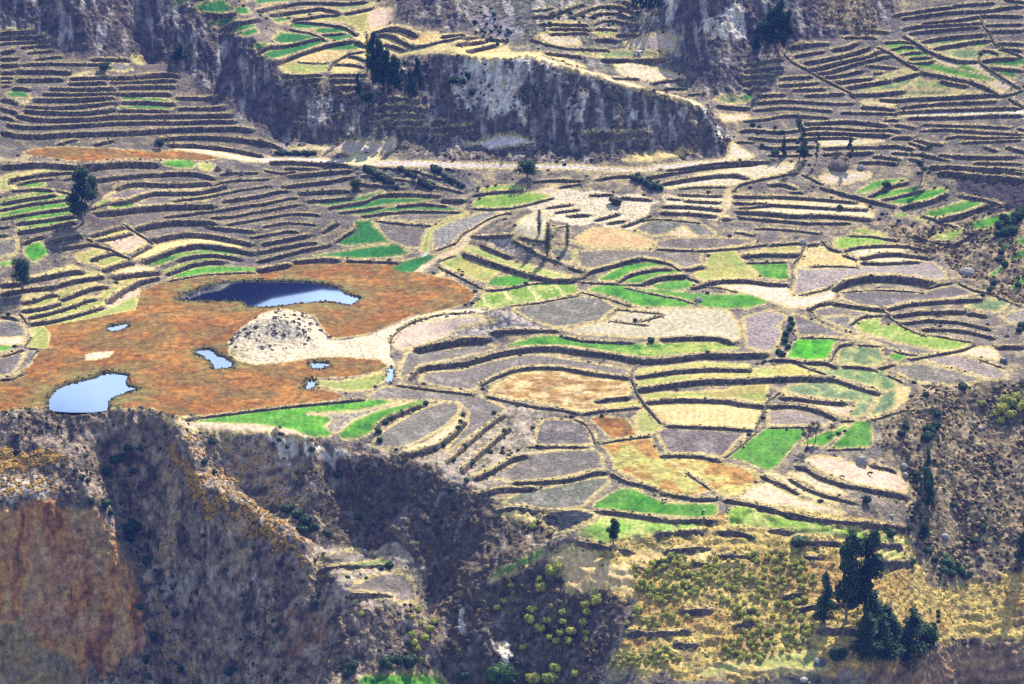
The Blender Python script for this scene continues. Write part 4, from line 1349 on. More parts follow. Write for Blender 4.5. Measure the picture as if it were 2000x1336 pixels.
# ---------------------------------------------------------------- materials
def mat(name, rough_=0.95, scale=1.2, amt=0.35, bump_=0.5, bscale=2.0, attr=True, col=(0.2, 0.2, 0.2), col2=None, spec=0.1, bdist=0.35, fine=6.0):
    m = bpy.data.materials.new(name)
    m.use_nodes = True
    nt = m.node_tree
    N, Lk = nt.nodes, nt.links
    bs = N['Principled BSDF']
    bs.inputs['Roughness'].default_value = rough_
    bs.inputs['Specular IOR Level'].default_value = spec
    geo = N.new('ShaderNodeNewGeometry')
    n1_ = N.new('ShaderNodeTexNoise')
    n1_.inputs['Scale'].default_value = scale
    n1_.inputs['Detail'].default_value = fine
    n1_.inputs['Roughness'].default_value = 0.65
    Lk.new(geo.outputs['Position'], n1_.inputs['Vector'])
    mr = N.new('ShaderNodeMapRange')
    mr.inputs[1].default_value = 0.3
    mr.inputs[2].default_value = 0.7
    mr.inputs[3].default_value = 1 - amt
    mr.inputs[4].default_value = 1 + amt
    Lk.new(n1_.outputs['Fac'], mr.inputs[0])
    if attr:
        at = N.new('ShaderNodeAttribute')
        at.attribute_name = 'Col'
        src = at.outputs['Color']
    else:
        mx = N.new('ShaderNodeMix')
        mx.data_type = 'RGBA'
        mx.inputs['A'].default_value = (*col, 1)
        mx.inputs['B'].default_value = (*(col2 or col), 1)
        n3_ = N.new('ShaderNodeTexNoise')
        n3_.inputs['Scale'].default_value = scale * 0.37
        n3_.inputs['Detail'].default_value = 3
        Lk.new(geo.outputs['Position'], n3_.inputs['Vector'])
        Lk.new(n3_.outputs['Fac'], mx.inputs['Factor'])
        src = mx.outputs['Result']
    mul = N.new('ShaderNodeVectorMath')
    mul.operation = 'MULTIPLY'
    Lk.new(src, mul.inputs[0])
    Lk.new(mr.outputs[0], mul.inputs[1])
    Lk.new(mul.outputs[0], bs.inputs['Base Color'])
    if bump_ > 0:
        n2_ = N.new('ShaderNodeTexNoise')
        n2_.inputs['Scale'].default_value = bscale
        n2_.inputs['Detail'].default_value = 4
        Lk.new(geo.outputs['Position'], n2_.inputs['Vector'])
        b = N.new('ShaderNodeBump')
        b.inputs['Strength'].default_value = bump_
        b.inputs['Distance'].default_value = bdist
        Lk.new(n2_.outputs['Fac'], b.inputs['Height'])
        Lk.new(b.outputs[0], bs.inputs['Normal'])
    return m


M = {
    'ground': mat('dry_ground', scale=.7, amt=.5, bump_=1.0, bscale=.7, bdist=.9),
    'cliff': mat('cliff_rock', scale=0.35, amt=.6, bump_=1.0, bscale=.4, bdist=2.5),
    'crop': mat('green_crop', scale=.7, amt=.45, bump_=.7, bscale=.9, bdist=.4),
    'plough': mat('ploughed_soil', scale=.8, amt=.55, bump_=1.0, bscale=.9, bdist=.8),
    'stubble': mat('dry_stubble', scale=.6, amt=.38, bump_=.8, bscale=.7, bdist=.5),
    'marsh': mat('marsh_sedge', scale=.3, amt=.55, bump_=1.0, bscale=.55, bdist=.9),
    'wall': mat('dry_stone', attr=True, scale=1.4, amt=.5, bump_=1.0, bscale=1.9, bdist=.5),
    'tuft': mat('dry_tuft', scale=1.5, amt=.35, bump_=0),
    'leaf': mat('leaves', scale=.8, amt=.3, bump_=0, rough_=.7, spec=.3),
    'leaf_yellow': mat('yellow_leaves', scale=.8, amt=.25, bump_=0, rough_=.7, spec=.2),
    'bark': mat('bark', attr=False, col=(.16, .12, .09), col2=(.3, .25, .2), scale=2, bump_=.4),
    'rubble': mat('rubble', attr=False, col=(.12, .095, .08), col2=(.2, .165, .13), scale=1.5, amt=.5, bump_=1.0, bscale=1.6, bdist=.5),
    'stone': mat('grey_stone', attr=False, col=(.2, .18, .17), col2=(.32, .29, .26), scale=1.2, amt=.3, bump_=.8, bscale=1.5),
    'pale_stone': mat('pale_stone', attr=False, col=(.26, .24, .22), col2=(.38, .35, .32), scale=1.5, amt=.15, bump_=.5),
    'dark_stone': mat('dark_stone', attr=False, col=(.07, .07, .075), col2=(.13, .13, .135), scale=1.0, amt=.25, bump_=.5, rough_=.6, spec=.4),
    'plaster': mat('whitewash', attr=False, col=(.7, .68, .63), col2=(.6, .57, .52), scale=2, amt=.1, bump_=.2),
    'tin': mat('tin_roof', attr=False, col=(.5, .5, .52), col2=(.4, .38, .38), scale=2, amt=.15, bump_=.1, rough_=.5, spec=.5),
    'door': mat('door_wood', attr=False, col=(.07, .05, .04), scale=3, amt=.2, bump_=.1),
}
# translucent share for foliage that is lit from behind
for nm_ in ('leaf', 'crop', 'tuft', 'leaf_yellow'):
    nt_ = M[nm_].node_tree
    bs_ = nt_.nodes['Principled BSDF']
    tr_ = nt_.nodes.new('ShaderNodeBsdfTranslucent')
    ms_ = nt_.nodes.new('ShaderNodeMixShader')
    ms_.inputs[0].default_value = {'leaf': .3, 'crop': .12, 'tuft': .25, 'leaf_yellow': .22}[nm_]
    cs_ = bs_.inputs['Base Color'].links[0].from_socket
    nt_.links.new(cs_, tr_.inputs['Color'])
    nt_.links.new(bs_.outputs[0], ms_.inputs[1])
    nt_.links.new(tr_.outputs[0], ms_.inputs[2])
    nt_.links.new(ms_.outputs[0], nt_.nodes['Material Output'].inputs[0])

mw = bpy.data.materials.new('pond_water')
mw.use_nodes = True
N_, L_ = mw.node_tree.nodes, mw.node_tree.links
bsw = N_['Principled BSDF']
bsw.inputs['Base Color'].default_value = (.012, .02, .025, 1)
bsw.inputs['Roughness'].default_value = .03
bsw.inputs['IOR'].default_value = 1.33
glw = N_.new('ShaderNodeBsdfGlossy')
glw.inputs['Roughness'].default_value = .02
glw.inputs['Color'].default_value = (.95, .97, 1, 1)
mixw = N_.new('ShaderNodeMixShader')
mixw.inputs[0].default_value = .85
nzw = N_.new('ShaderNodeTexNoise')
nzw.inputs['Scale'].default_value = .35
bpw = N_.new('ShaderNodeBump')
bpw.inputs['Strength'].default_value = .008
bpw.inputs['Distance'].default_value = .05
L_.new(nzw.outputs['Fac'], bpw.inputs['Height'])
L_.new(bpw.outputs[0], glw.inputs['Normal'])
L_.new(bsw.outputs[0], mixw.inputs[1])
L_.new(glw.outputs[0], mixw.inputs[2])
L_.new(mixw.outputs[0], N_['Material Output'].inputs[0])


# ---------------------------------------------------------------- mesh helpers
def mesh_np(name, V, quads=None, tris=None, material=None, col=None, smooth=False):
    me = bpy.data.meshes.new(name)
    nq = 0 if quads is None else len(quads)
    nt_ = 0 if tris is None else len(tris)
    me.vertices.add(len(V))
    me.vertices.foreach_set('co', np.ascontiguousarray(V, dtype=np.float32).ravel())
    li = []
    if nq:
        li.append(np.asarray(quads).ravel())
    if nt_:
        li.append(np.asarray(tris).ravel())
    li = np.concatenate(li).astype(np.int32)
    me.loops.add(len(li))
    me.loops.foreach_set('vertex_index', li)
    me.polygons.add(nq + nt_)
    st = np.concatenate([np.arange(nq) * 4, nq * 4 + np.arange(nt_) * 3]).astype(np.int32)
    me.polygons.foreach_set('loop_start', st)
    if smooth:
        me.polygons.foreach_set('use_smooth', np.ones(nq + nt_, bool))
    if col is not None:
        a = me.attributes.new('Col', 'FLOAT_COLOR', 'POINT')
        c4 = np.ones((len(V), 4), np.float32)
        c4[:, :3] = col
        a.data.foreach_set('color', c4.ravel())
    me.update(calc_edges=True)
    if material is not None:
        me.materials.append(material)
    return me


def link(name, me, parent=None, **props):
    o = bpy.data.objects.new(name, me)
    C.objects.link(o)
    if parent is not None:
        o.parent = parent
    for k_, v_ in props.items():
        if v_ is not None:
            o[k_] = v_
    return o


# ---------------------------------------------------------------- colours of the ground
FC = {'g1': (.065, .225, .018), 'gv': (.075, .34, .01), 'g2': (.024, .14, .028), 'g3': (.15, .2, .085), 'gy': (.2, .31, .045),
      'yg': (.29, .265, .08), 's': (.54, .37, .15), 't': (.47, .365, .25), 'p': (.145, .122, .1), 'pl': (.25, .21, .175),
      'pk': (.38, .305, .23), 'o': (.205, .082, .018), 'og': (.34, .175, .065), 'mx': (.36, .28, .085), 'bl': (.03, .03, .034), 'r': (.58, .54, .5), 'rd': (.42, .37, .34), 'wt': (.3, .34, .36)}
FM = {'g1': 'crop', 'gv': 'crop', 'g2': 'crop', 'g3': 'crop', 'gy': 'crop', 'yg': 'stubble', 's': 'stubble', 't': 'stubble', 'p': 'plough', 'pl': 'plough',
      'pk': 'stubble', 'o': 'marsh', 'og': 'marsh', 'mx': 'marsh', 'bl': 'cliff', 'r': 'ground', 'rd': 'ground', 'wt': 'ground'}
ZCOL = {'': (.15, .12, .088), 'ho': (.085, .07, .06), 'es': (.105, .09, .08), 'tn': (.33, .24, .16), 'hr': (.075, .055, .048), 'bs': (.085, .07, .075), 'gv': (.22, .18, .19), 'rr': (.19, .135, .075), 's': (.55, .4, .18), 'sc': (.08, .062, .042),  # tn: tan earth, with the spur's sunlit right side painted in
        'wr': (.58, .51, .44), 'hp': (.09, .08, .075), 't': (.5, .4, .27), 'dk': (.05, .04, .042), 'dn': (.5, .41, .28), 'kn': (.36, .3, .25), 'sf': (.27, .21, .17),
        'lc': (.17, .125, .085), 'gr2': (.3, .25, .21), 'oc': (.42, .18, .05), 'od': (.29, .19, .075), 'gt': (.45, .24, .05), 'st': (.32, .28, .23), 'gs': (.38, .27, .075), 'ru': (.2, .11, .06), 'cr': (.34, .21, .11)}  # gt: golden grass, plus the spur crest's sunlit strip put into the colour
zc = np.array([ZCOL[z] for z in ZK])
fcol = np.array([FC[f['kind']] for f in FIELDS])
jit = 1 + (rng.random((len(FIELDS), 3)) - .5) * .16
jit *= (1 + (rng.random((len(FIELDS), 1)) - .5) * .24)
fcol = fcol * jit
fkind = np.array([f['kind'] for f in FIELDS] + [''])

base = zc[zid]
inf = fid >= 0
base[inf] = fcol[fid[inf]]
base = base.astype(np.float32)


def lerp(m, colr):
    global base
    base = base * (1 - m[..., None]) + np.array(colr, np.float32) * m[..., None]


def isz(*n):
    return np.isin(zid, [ZK.index(q) for q in n]) & ~inf


def isf(*n):
    return np.isin(fkind[fid], n)


Ys = Yg + 1.3 * B
big = fbm(X / 30, Ys / 30, 101, 3)
med = fbm(X / 7, Ys / 9, 111, 4)
sml = fbm(X / 2.0, Ys / 2.8, 121, 3)
wq = (fbm(X / 15, Yg / 20, 137, 3) - .5) * 5
strk0 = fbm(X / 4.5 + B / 50, Yg / 40 + B / 30, 131, 4)
strk = fbm(X / 8.0 + wq + B / 25, Yg / 14 + B / 8 + wq, 133, 5)
lay = fbm(B / 2.2 + big * 1.5, X / 60, 141, 3)
sig = lambda a, c, w_: np.clip((a - c) / w_ + .5, 0, 1)
# open ground: dry grass, bare soil and scrub mingle
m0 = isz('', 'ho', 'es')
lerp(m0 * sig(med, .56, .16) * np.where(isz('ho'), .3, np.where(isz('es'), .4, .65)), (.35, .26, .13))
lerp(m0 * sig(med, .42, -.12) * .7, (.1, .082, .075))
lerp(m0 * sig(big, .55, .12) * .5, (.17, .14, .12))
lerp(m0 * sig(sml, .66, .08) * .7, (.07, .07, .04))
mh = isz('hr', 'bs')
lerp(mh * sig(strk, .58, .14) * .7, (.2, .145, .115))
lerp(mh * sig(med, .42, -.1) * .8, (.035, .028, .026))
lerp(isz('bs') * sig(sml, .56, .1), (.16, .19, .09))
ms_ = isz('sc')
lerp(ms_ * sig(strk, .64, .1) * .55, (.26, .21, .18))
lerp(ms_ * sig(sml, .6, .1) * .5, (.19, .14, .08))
ups = isz('sc', 'hr', 'bs') & (Yg > 1000)
lerp(ups * .35, (.13, .11, .095))
lerp(ups * sig(strk0, .6, .12) * .75, (.36, .31, .27))
lerp(isz('wr') * sig(strk0, .47, -.12) * np.where(Yg < 900, .4, .65), (.12, .1, .09))
lerp(isz('wr') * sig(med, .6, .1) * .6, (.5, .36, .2))
ml = isz('lc', 'tn', 'ru')
lerp(ml * sig(strk, .55, .12) * .8, (.33, .25, .19))
lerp(ml * sig(med, .42, -.1) * .8, (.055, .048, .042))
lerp(ml * sig(sml, .64, .1) * .5, (.3, .21, .09))
mo = isz('oc')
fl_ = fbm(X / 5.5 + wq * .4, Yg / 30 + B / 60, 139, 4)
lerp(mo * sig(fl_, .52, .25) * .8, (.4, .27, .11))
lerp(mo * sig(fl_, .36, -.1) * .75, (.13, .06, .03))
lerp(mo * sig(big, .58, .15) * .5, (.36, .2, .13))
lerp(mo * sig(strk, .68, .1) * .45, (.2, .09, .045))
lerp(isz('od') * sig(strk, .5, .2) * .6, (.22, .18, .12))
mg = isz('gs')
lerp(mg * sig(med, .4, -.1) * .8, (.16, .11, .05))
lerp(mg * sig(big, .56, .1) * .6, (.3, .15, .045))
lerp(mg * sig(sml, .58, .1) * .5, (.55, .42, .16))
mr_ = isz('rr')
lerp(mr_ * sig(sml, .52, .14) * .8, (.36, .27, .16))
lerp(mr_ * sig(med, .47, -.12) * .8, (.08, .065, .04))
lerp(isz('kn') * sig(sml, .5, -.1) * .8, (.1, .085, .08))
lerp(isz('sf') * sig(med, .48, -.1) * .7, (.1, .09, .05))
lerp(isz('sf') * sig(sml, .58, .1) * .7, (.4, .32, .2))
lerp(isz('cr') * sig(lay, .5, .1) * .7, (.12, .085, .06))
lerp(isz('gt') * sig(sml, .5, -.12) * .85, (.12, .085, .05))
lerp(isz('hp') * sig(sml, .6, .1) * .5, (.2, .17, .15))
# the marsh: olive round the ponds and in lobes, rust elsewhere
ma = isf('o')
lerp(ma * sig(fbm(X / 26, Yg / 20, 151, 4), .55, .1) * .6, (.36, .16, .035))
lerp(ma * sig(fbm(X / 20, Yg / 14, 161, 4), .53, .12) * .7, (.14, .1, .03))
lerp(ma * sig(fbm(X / 5, Yg / 6, 165, 3), .6, .1) * .6, (.11, .06, .02))
lerp(ma * sig(strk, .66, .06) * .5, (.12, .06, .02))
pd_ = np.zeros((NK, NY), np.float32)
for q in PONDS:
    c0, c1, j0, j1, mk = q['m']
    pd_[c0:c1, j0:j1] = np.maximum(pd_[c0:c1, j0:j1], mk)
near_p = blur(blur(pd_, 31, 0), 31, 1)
lerp(np.clip(near_p * 4.5, 0, 1) * sig(med, .47, .16) * (ma | isz('dn')), (.16, .13, .04))
near_p = blur(blur(pd_, 7, 0), 9, 1)
lerp(np.clip(near_p * 3, 0, 1), (.06, .06, .025))
mx_ = isf('mx')
lerp(mx_ * sig(fbm(X / 12, Yg / 12, 171, 4), .52, .08) * .8, (.33, .14, .035))
lerp(isf('og') * sig(fbm(X / 10, Yg / 4, 181, 4), .52, .1) * .8, (.5, .36, .18))
# unevenness inside the crops and fallows
lerp(isf('gy', 'g3') * sig(med, .55, .12) * .6, (.4, .36, .13))
lerp(isf('g1', 'gv') * sig(med, .62, .08) * .35, (.2, .33, .05))
lerp(isf('yg') * sig(big, .52, .1) * .5, (.2, .27, .06))
lerp(isf('p', 'pl') * sig(med, .6, .1) * .35, (.3, .24, .21))
lerp(isf('t', 's', 'pk') * sig(med, .6, .1) * .35, (.36, .29, .2))
for i_, f_ in enumerate(FIELDS):
    if f_['label'].startswith('stony pale'):
        lerp((fid == i_) * .8, (.27, .21, .16))
        lerp((fid == i_) * sig(sml, .5, .1) * .7, (.1, .085, .075))
# the long terrace and the lined field get their second colour
for i_, f_ in enumerate(FIELDS):
    if f_['label'].startswith('very long bright'):
        px_, _ = to_px(X, Yg, H)
        lerp((fid == i_) * sig(px_ + (med - .5) * 400, 1270, 120) * .75, (.36, .36, .08))
    if 'irrigation' in f_['label']:
        u_ = X * .8 + Yg * .28 + (med - .5) * 5
        lerp((fid == i_) * (np.abs((u_ / 9.0) % 1 - .5) < .07), (.5, .45, .2))
# dry grass along the edges of the fields
edge = np.zeros((NK, NY), bool)
for s_ in (1, 2):
    edge[s_:, :] |= fid[s_:, :] != fid[:-s_, :]
    edge[:-s_, :] |= fid[s_:, :] != fid[:-s_, :]
for s_ in (1, 2, 3):
    edge[:, s_:] |= fid[:, s_:] != fid[:, :-s_]
    edge[:, :-s_] |= fid[:, s_:] != fid[:, :-s_]
lerp(edge * sig(sml, .36, .3) * np.where(isf('g1', 'g2', 'gv', 'gy'), .3, .8) * ~isf('o'), (.46, .35, .14))
# wall foot and wall brow
lerp(((wall_d > .3) & (wall_d < 1.9)) * sig(sml, .30, .3) * np.where(isz('ho'), .6, .9) * np.where(isf('g1', 'g2', 'gv', 'gy'), .35, 1), (.52, .39, .17))
lerp(((wall_d < -.6) & (wall_d > -1.7)) * sig(sml, .45, .25) * np.where(isf('g1', 'g2', 'gv', 'gy'), .25, .8), (.42, .34, .12))
lerp((np.abs(wall_d) <= .55) * 1.0, (.15, .12, .09))
lerp(isf('g1', 'gv', 'g2') * sig(med, .42, -.12) * .6, (.03, .135, .018))
lerp(isf('g1') * sig(big, .55, .12) * .45, (.13, .25, .045))
# rows of crop and furrow, each plot ploughed its own way
fa = rng.random(len(FIELDS)) * .9 - .45
fp = 2.0 + rng.random(len(FIELDS)) * 1.6
fw = np.maximum(0, rng.random(len(FIELDS)) * .17 - .06)
for i_, f_ in enumerate(FIELDS):
    if f_['m'] is None or f_['kind'] in ('o', 'mx', 'bl', 'r', 'rd', 'wt'):
        continue
    c0, c1, j0, j1, mk = f_['m']
    s_ = (slice(c0, c1), slice(j0, j1))
    u_ = X[s_] * math.cos(fa[i_]) + Yg[s_] * math.sin(fa[i_]) + (med[s_] - .5) * 3
    row_ = 1 + fw[i_] * np.sin(u_ * 2 * np.pi / fp[i_]) * (.4 + sml[s_])
    base[s_] = np.where((fid[s_] == i_)[..., None], base[s_] * row_[..., None], base[s_])
spk = fbm(X / 1.3, Ys / 3.0, 191, 2)
base = base * (1 + (spk[..., None] - .5) * np.where(inf, .55, .8)[..., None]) * (1 + (med[..., None] - .5) * .5)
base = np.clip(base, .008, .85)

# ---------------------------------------------------------------- the ground mesh: rows gather where the relief faces the valley's far rim
NR = 780
py_g = to_px(X, Yg, H)[1]
mn = np.minimum.accumulate(np.concatenate([np.full((NK, 1), 3000.0), py_g], axis=1), axis=1)
vis = np.clip(mn[:, :-1] - py_g, 0, None)
vis[:, 0] = 0
vis = np.where(py_g > 1420, vis * .12, vis)
wgt = vis + .10
wgt = np.minimum(wgt, 12)
wgt = blur(blur(wgt, 5, 0), 3, 1)
cw = np.cumsum(wgt, axis=1)
cw = (cw - cw[:, :1]) / (cw[:, -1:] - cw[:, :1])
YY = np.empty((NK, NR))
tq = np.linspace(0, 1, NR)
for i in range(NK):
    YY[i] = np.interp(tq, cw[i], yg)
KI = np.broadcast_to(np.arange(NK)[:, None], YY.shape)
XX = kg[:, None] * YY
fj = np.clip((YY - Y0) / DY, 0, NY - 1.001)
ja = fj.astype(int)
fj = fj - ja
ZZ = H[KI, ja] * (1 - fj) + H[KI, ja + 1] * fj
CC = base[KI, ja] * (1 - fj[..., None]) + base[KI, ja + 1] * fj[..., None]
V = np.stack([XX, YY, ZZ], -1).reshape(-1, 3)
CCf = CC.reshape(-1, 3)
ii, jj = np.meshgrid(np.arange(NK - 1), np.arange(NR - 1), indexing='ij')
v0 = ii * NR + jj
Q = np.stack([v0, v0 + NR, v0 + NR + 1, v0 + 1], -1).reshape(-1, 4)
qc = np.clip(np.round(((YY[:-1, :-1] + YY[1:, 1:]) / 2 - Y0) / DY).astype(int), 0, NY - 1)
qf = fid[ii, qc].ravel()
qz = zid[ii, qc].ravel()
GRP = {'hr': 1, 'bs': 1, 'gv': 1, 'sc': 2, 'wr': 2, 'hp': 2, 'lc': 2, 'tn': 2, 'ru': 2, 'gr2': 2, 'gt': 2, 'st': 2, 'oc': 3, 'od': 3, 'rr': 4, 'gs': 4, 'cr': 3, 'dn': 5}
gz = np.zeros(len(ZK), int)
for a_, b_ in GRP.items():
    gz[ZK.index(a_)] = b_
qg = np.where(qf >= 0, 100 + qf, gz[qz])


def submesh(name, sel, material):
    q = Q[sel]
    u, inv = np.unique(q.ravel(), return_inverse=True)
    return mesh_np(name, V[u], quads=inv.reshape(-1, 4), material=material, col=CCf[u], smooth=True)


for g_, nm, mt, lb in ((0, 'ground', 'ground', 'dry grassy ground and fallow soil between the walled fields'),
                       (1, 'hillside', 'cliff', 'dark bare hillsides and side valley at the back'),
                       (2, 'cliff', 'cliff', 'grey and dark brown eroded cliffs with pale streaks'),
                       (3, 'cliff', 'cliff', 'rust and ochre earth cliff faces at the near corners'),
                       (4, 'slope', 'ground', 'golden and brown scrubby slopes at the near right'),
                       (5, 'sand_spit', 'ground', 'cream sand spit with a shrubby knob reaching into the marsh')):
    s_ = qg == g_
    if s_.any():
        link(nm, submesh(nm, s_, M[mt]), kind='structure', label=lb)
order = np.argsort(qf, kind='stable')
bnd = np.searchsorted(qf[order], np.arange(len(FIELDS) + 1))
FNAME = {'o': 'marsh', 'og': 'meadow', 'mx': 'meadow', 'bl': 'pit', 'r': 'track', 'rd': 'road', 'wt': 'brook'}
for i, f in enumerate(FIELDS):
    s_ = order[bnd[i]:bnd[i + 1]]
    if len(s_) < 3:
        continue
    nm = 'path' if ('path along' in f['label'] or 'pale lane' in f['label'] or 'earth lane' in f['label'] or 'track strip' in f['label']) else FNAME.get(f['kind'], 'field')
    link(nm, submesh(nm, s_, mw if f['kind'] == 'wt' else M[FM[f['kind']]]), kind='structure', label=f['label'])

# ---------------------------------------------------------------- the land round about (outside the picture)
gx = np.arange(-2600, 2601, 50.0)
gy_ = np.arange(-300, 3001, 50.0)
GX, GY = np.meshgrid(gx, gy_, indexing='ij')
Hm = blur(blur(H, 41, 0), 61, 1) - 7
kk_ = np.clip(GX / np.maximum(GY, 300), -KM * .98, KM * .98)
yc_ = np.clip(GY, Y0 + 30, Y1 - 30)
GZ = Hat(Hm, kk_ * yc_, yc_)
ins = (np.abs(GX / np.maximum(GY, 1)) < KM * .93) & (GY > Y0 + 20) & (GY < Y1 - 20)
far = np.clip(GY - (Y1 - 30), 0, None)
crest = 506 - 28 * np.clip((GX / np.maximum(GY, 300) + .122) / .02, 0, 1) + (fbm(GX / 120 + 9, GY / 900, 201, 3) - .5) * 26
tt_ = np.clip(far / (2400 - (Y1 - 30)), 0, 1)
GZ = GZ * (1 - tt_) + crest * tt_ - np.clip(GY - 2400, 0, None) * .5 + (fbm(GX / 200, GY / 200, 211, 4) - .5) * 70 * np.clip(far / 200, 0, 1) * (1 - tt_)
side = np.clip(np.abs(GX) - np.maximum(GY, 300) * KM, 0, None)
GZ = np.where(ins, GZ - 45, GZ - 2 + side * .05 * np.clip(GY / 800, 0, 1))
GZ = np.where(GY < Y0, np.minimum(GZ, -105), GZ)
GZ = np.maximum(GZ, -190)
gi, gj = np.meshgrid(np.arange(len(gx) - 1), np.arange(len(gy_) - 1), indexing='ij')
g0 = gi * len(gy_) + gj
gv_ = np.stack([GX, GY, GZ], -1).reshape(-1, 3)
gq_ = np.stack([g0, g0 + len(gy_), g0 + len(gy_) + 1, g0 + 1], -1).reshape(-1, 4)
near_ = gv_[gq_[:, 0], 1] < 1350
link('mountain', mesh_np('mountain', gv_, quads=gq_[~near_], smooth=True,
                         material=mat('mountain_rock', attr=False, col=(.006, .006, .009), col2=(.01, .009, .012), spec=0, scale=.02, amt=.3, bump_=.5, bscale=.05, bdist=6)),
     kind='structure', label='dark mountainside behind the terraces, mirrored in the largest pond')
link('valley', mesh_np('valley', gv_, quads=gq_[near_], smooth=True,
                       material=mat('valley_earth', attr=False, col=(.13, .1, .075), col2=(.2, .16, .11), spec=0, scale=.06, amt=.5, bump_=.8, bscale=.3, bdist=3)),
     kind='structure', label='scrubby valley land around the terraces')

# ---------------------------------------------------------------- ponds
for pd in PONDS:
    c0, c1, j0, j1, mk = pd['m']
    q = dens(np.vstack([pd['p'], pd['p'][:1]]), 4)[:-1]
    k, T = kT(q[:, 0], q[:, 1])
    y = (ZC - WATER_Z) / T
    cx, cy = (k * y).mean(), y.mean()
    # a sheet a little wider than the pond: its banks close over the rim
    vx = (k * y - cx) * 1.03
    vy = (y - cy) * 1.03
    vx += np.sign(vx) * .5
    vy += np.sign(vy) * .8
    me = bpy.data.meshes.new('pond')
    me.from_pydata([(a + cx, b + cy, WATER_Z) for a, b in zip(vx, vy)], [], [list(range(len(vx)))[::-1]])
    me.materials.append(mw)
    link('pond', me, kind='structure', label=pd['label'])

# ---------------------------------------------------------------- terrace walls
ZPH = {'hollow': 'in the dark stepped hollow', 'ridge': 'under the orange upper meadow', 'plateau': 'on the green and gold plateau', 'spur': 'on the slope above the gravel road',
       'farvalley': 'in the far side valley', 'road': 'beside the gravel road', 'eastupper': 'on the upper right hillside', 'eastmid': 'below the pale canal',
       'west': 'in the left terraces above the marsh', 'north': 'above the flask shaped green field', 'knoll': 'around the poplar knoll', 'lanes': 'beside the bending lane',
       'ruin': 'of the small ruin on the pinkish fallow', 'east': 'at the lime field side', 'south': 'below the sand spit', 'shelf': 'on the cliff shelf', 'centre': 'near the golden stubble',
       'lower': 'near the grazing animals', 'gold': 'on the bushy golden slope'}
ORD = ['topmost', 'second', 'third', 'fourth', 'fifth', 'sixth', 'seventh', 'eighth', 'ninth', 'tenth', 'eleventh', 'twelfth', 'thirteenth', 'fourteenth', 'fifteenth', 'sixteenth',
       'seventeenth', 'eighteenth', 'nineteenth', 'twentieth']


def ordw(n):
    if n < 20:
        return ORD[n]
    t_ = {2: 'twenty', 3: 'thirty', 4: 'forty', 5: 'fifty', 6: 'sixty'}[(n + 1) // 10]
    u_ = (n + 1) % 10
    return {'twenty': 'twentieth', 'thirty': 'thirtieth', 'forty': 'fortieth', 'fifty': 'fiftieth', 'sixty': 'sixtieth'}[t_] if u_ == 0 else t_ + '-' + ['', 'first'] [u_ == 1] + ('' if u_ == 1 else ORD[u_ - 1])


for w in WALLS:
    P, nr = w['P'], w['nr']
    up = P + nr * 2.5
    ci = np.clip(np.round((up[:, 0] / up[:, 1] + KM) / (2 * KM) * (NK - 1)).astype(int), 0, NK - 1)
    ji = np.clip(np.round((up[:, 1] - Y0) / DY).astype(int), 0, NY - 1)
    f_ = fid[ci, ji]
    f_ = f_[f_ >= 0]
    w['above'] = int(np.bincount(f_).argmax()) if len(f_) > len(P) * .35 else -1
    dn_ = P - nr * 2.5
    ci = np.clip(np.round((dn_[:, 0] / dn_[:, 1] + KM) / (2 * KM) * (NK - 1)).astype(int), 0, NK - 1)
    ji = np.clip(np.round((dn_[:, 1] - Y0) / DY).astype(int), 0, NY - 1)
    f_ = fid[ci, ji]
    f_ = f_[f_ >= 0]
    w['below'] = int(np.bincount(f_).argmax()) if len(f_) > len(P) * .35 else -1
WALLS = [w for w in WALLS if 'P' in w and len(w['P']) > 5]
WALLS.sort(key=lambda w: (w.get('small', False), -w['px_area']))
main_w, rest_w = WALLS[:298], WALLS[298:]
used_above, used_below = {}, {}
for w in main_w:
    if w['above'] >= 0:
        used_above.setdefault(w['above'], []).append(w)
    if w['below'] >= 0:
        used_below.setdefault(w['below'], []).append(w)
seen_l = set()
byz = {}
for w in main_w:
    lab = None
    if w['above'] > 0 and len(used_above[w['above']]) == 1:
        L_ab = FIELDS[w['above']]['label']
        lab = 'stone wall holding up the ' + L_ab
        if len(lab.split()) > 16:
            lab = 'stone wall under the ' + L_ab
        if len(lab.split()) > 16:
            lab = None
    if lab is None and w['below'] > 0 and len(used_below[w['below']]) == 1:
        lab = 'stone wall behind the ' + FIELDS[w['below']]['label']
        if len(lab.split()) > 16:
            lab = None
    if lab in seen_l:
        lab = None
    if lab:
        seen_l.add(lab)
        w['label'] = lab
    else:
        byz.setdefault(w['zone'], []).append(w)
zone_all = {}
for w in main_w:
    zone_all.setdefault(w['zone'], []).append(w)
for z_, ws in zone_all.items():
    ws.sort(key=lambda w: w['p'][:, 1].mean())
    for n_, w in enumerate(ws):
        if 'label' in w:
            continue
        ln = 'long' if w['len'] > 60 else ('short' if w['len'] < 25 else 'dark')
        w['label'] = f"{ordw(n_)} stone wall counted downhill {ZPH[z_]}, a {ln} one" if n_ else f"topmost {ln} stone wall {ZPH[z_]}"


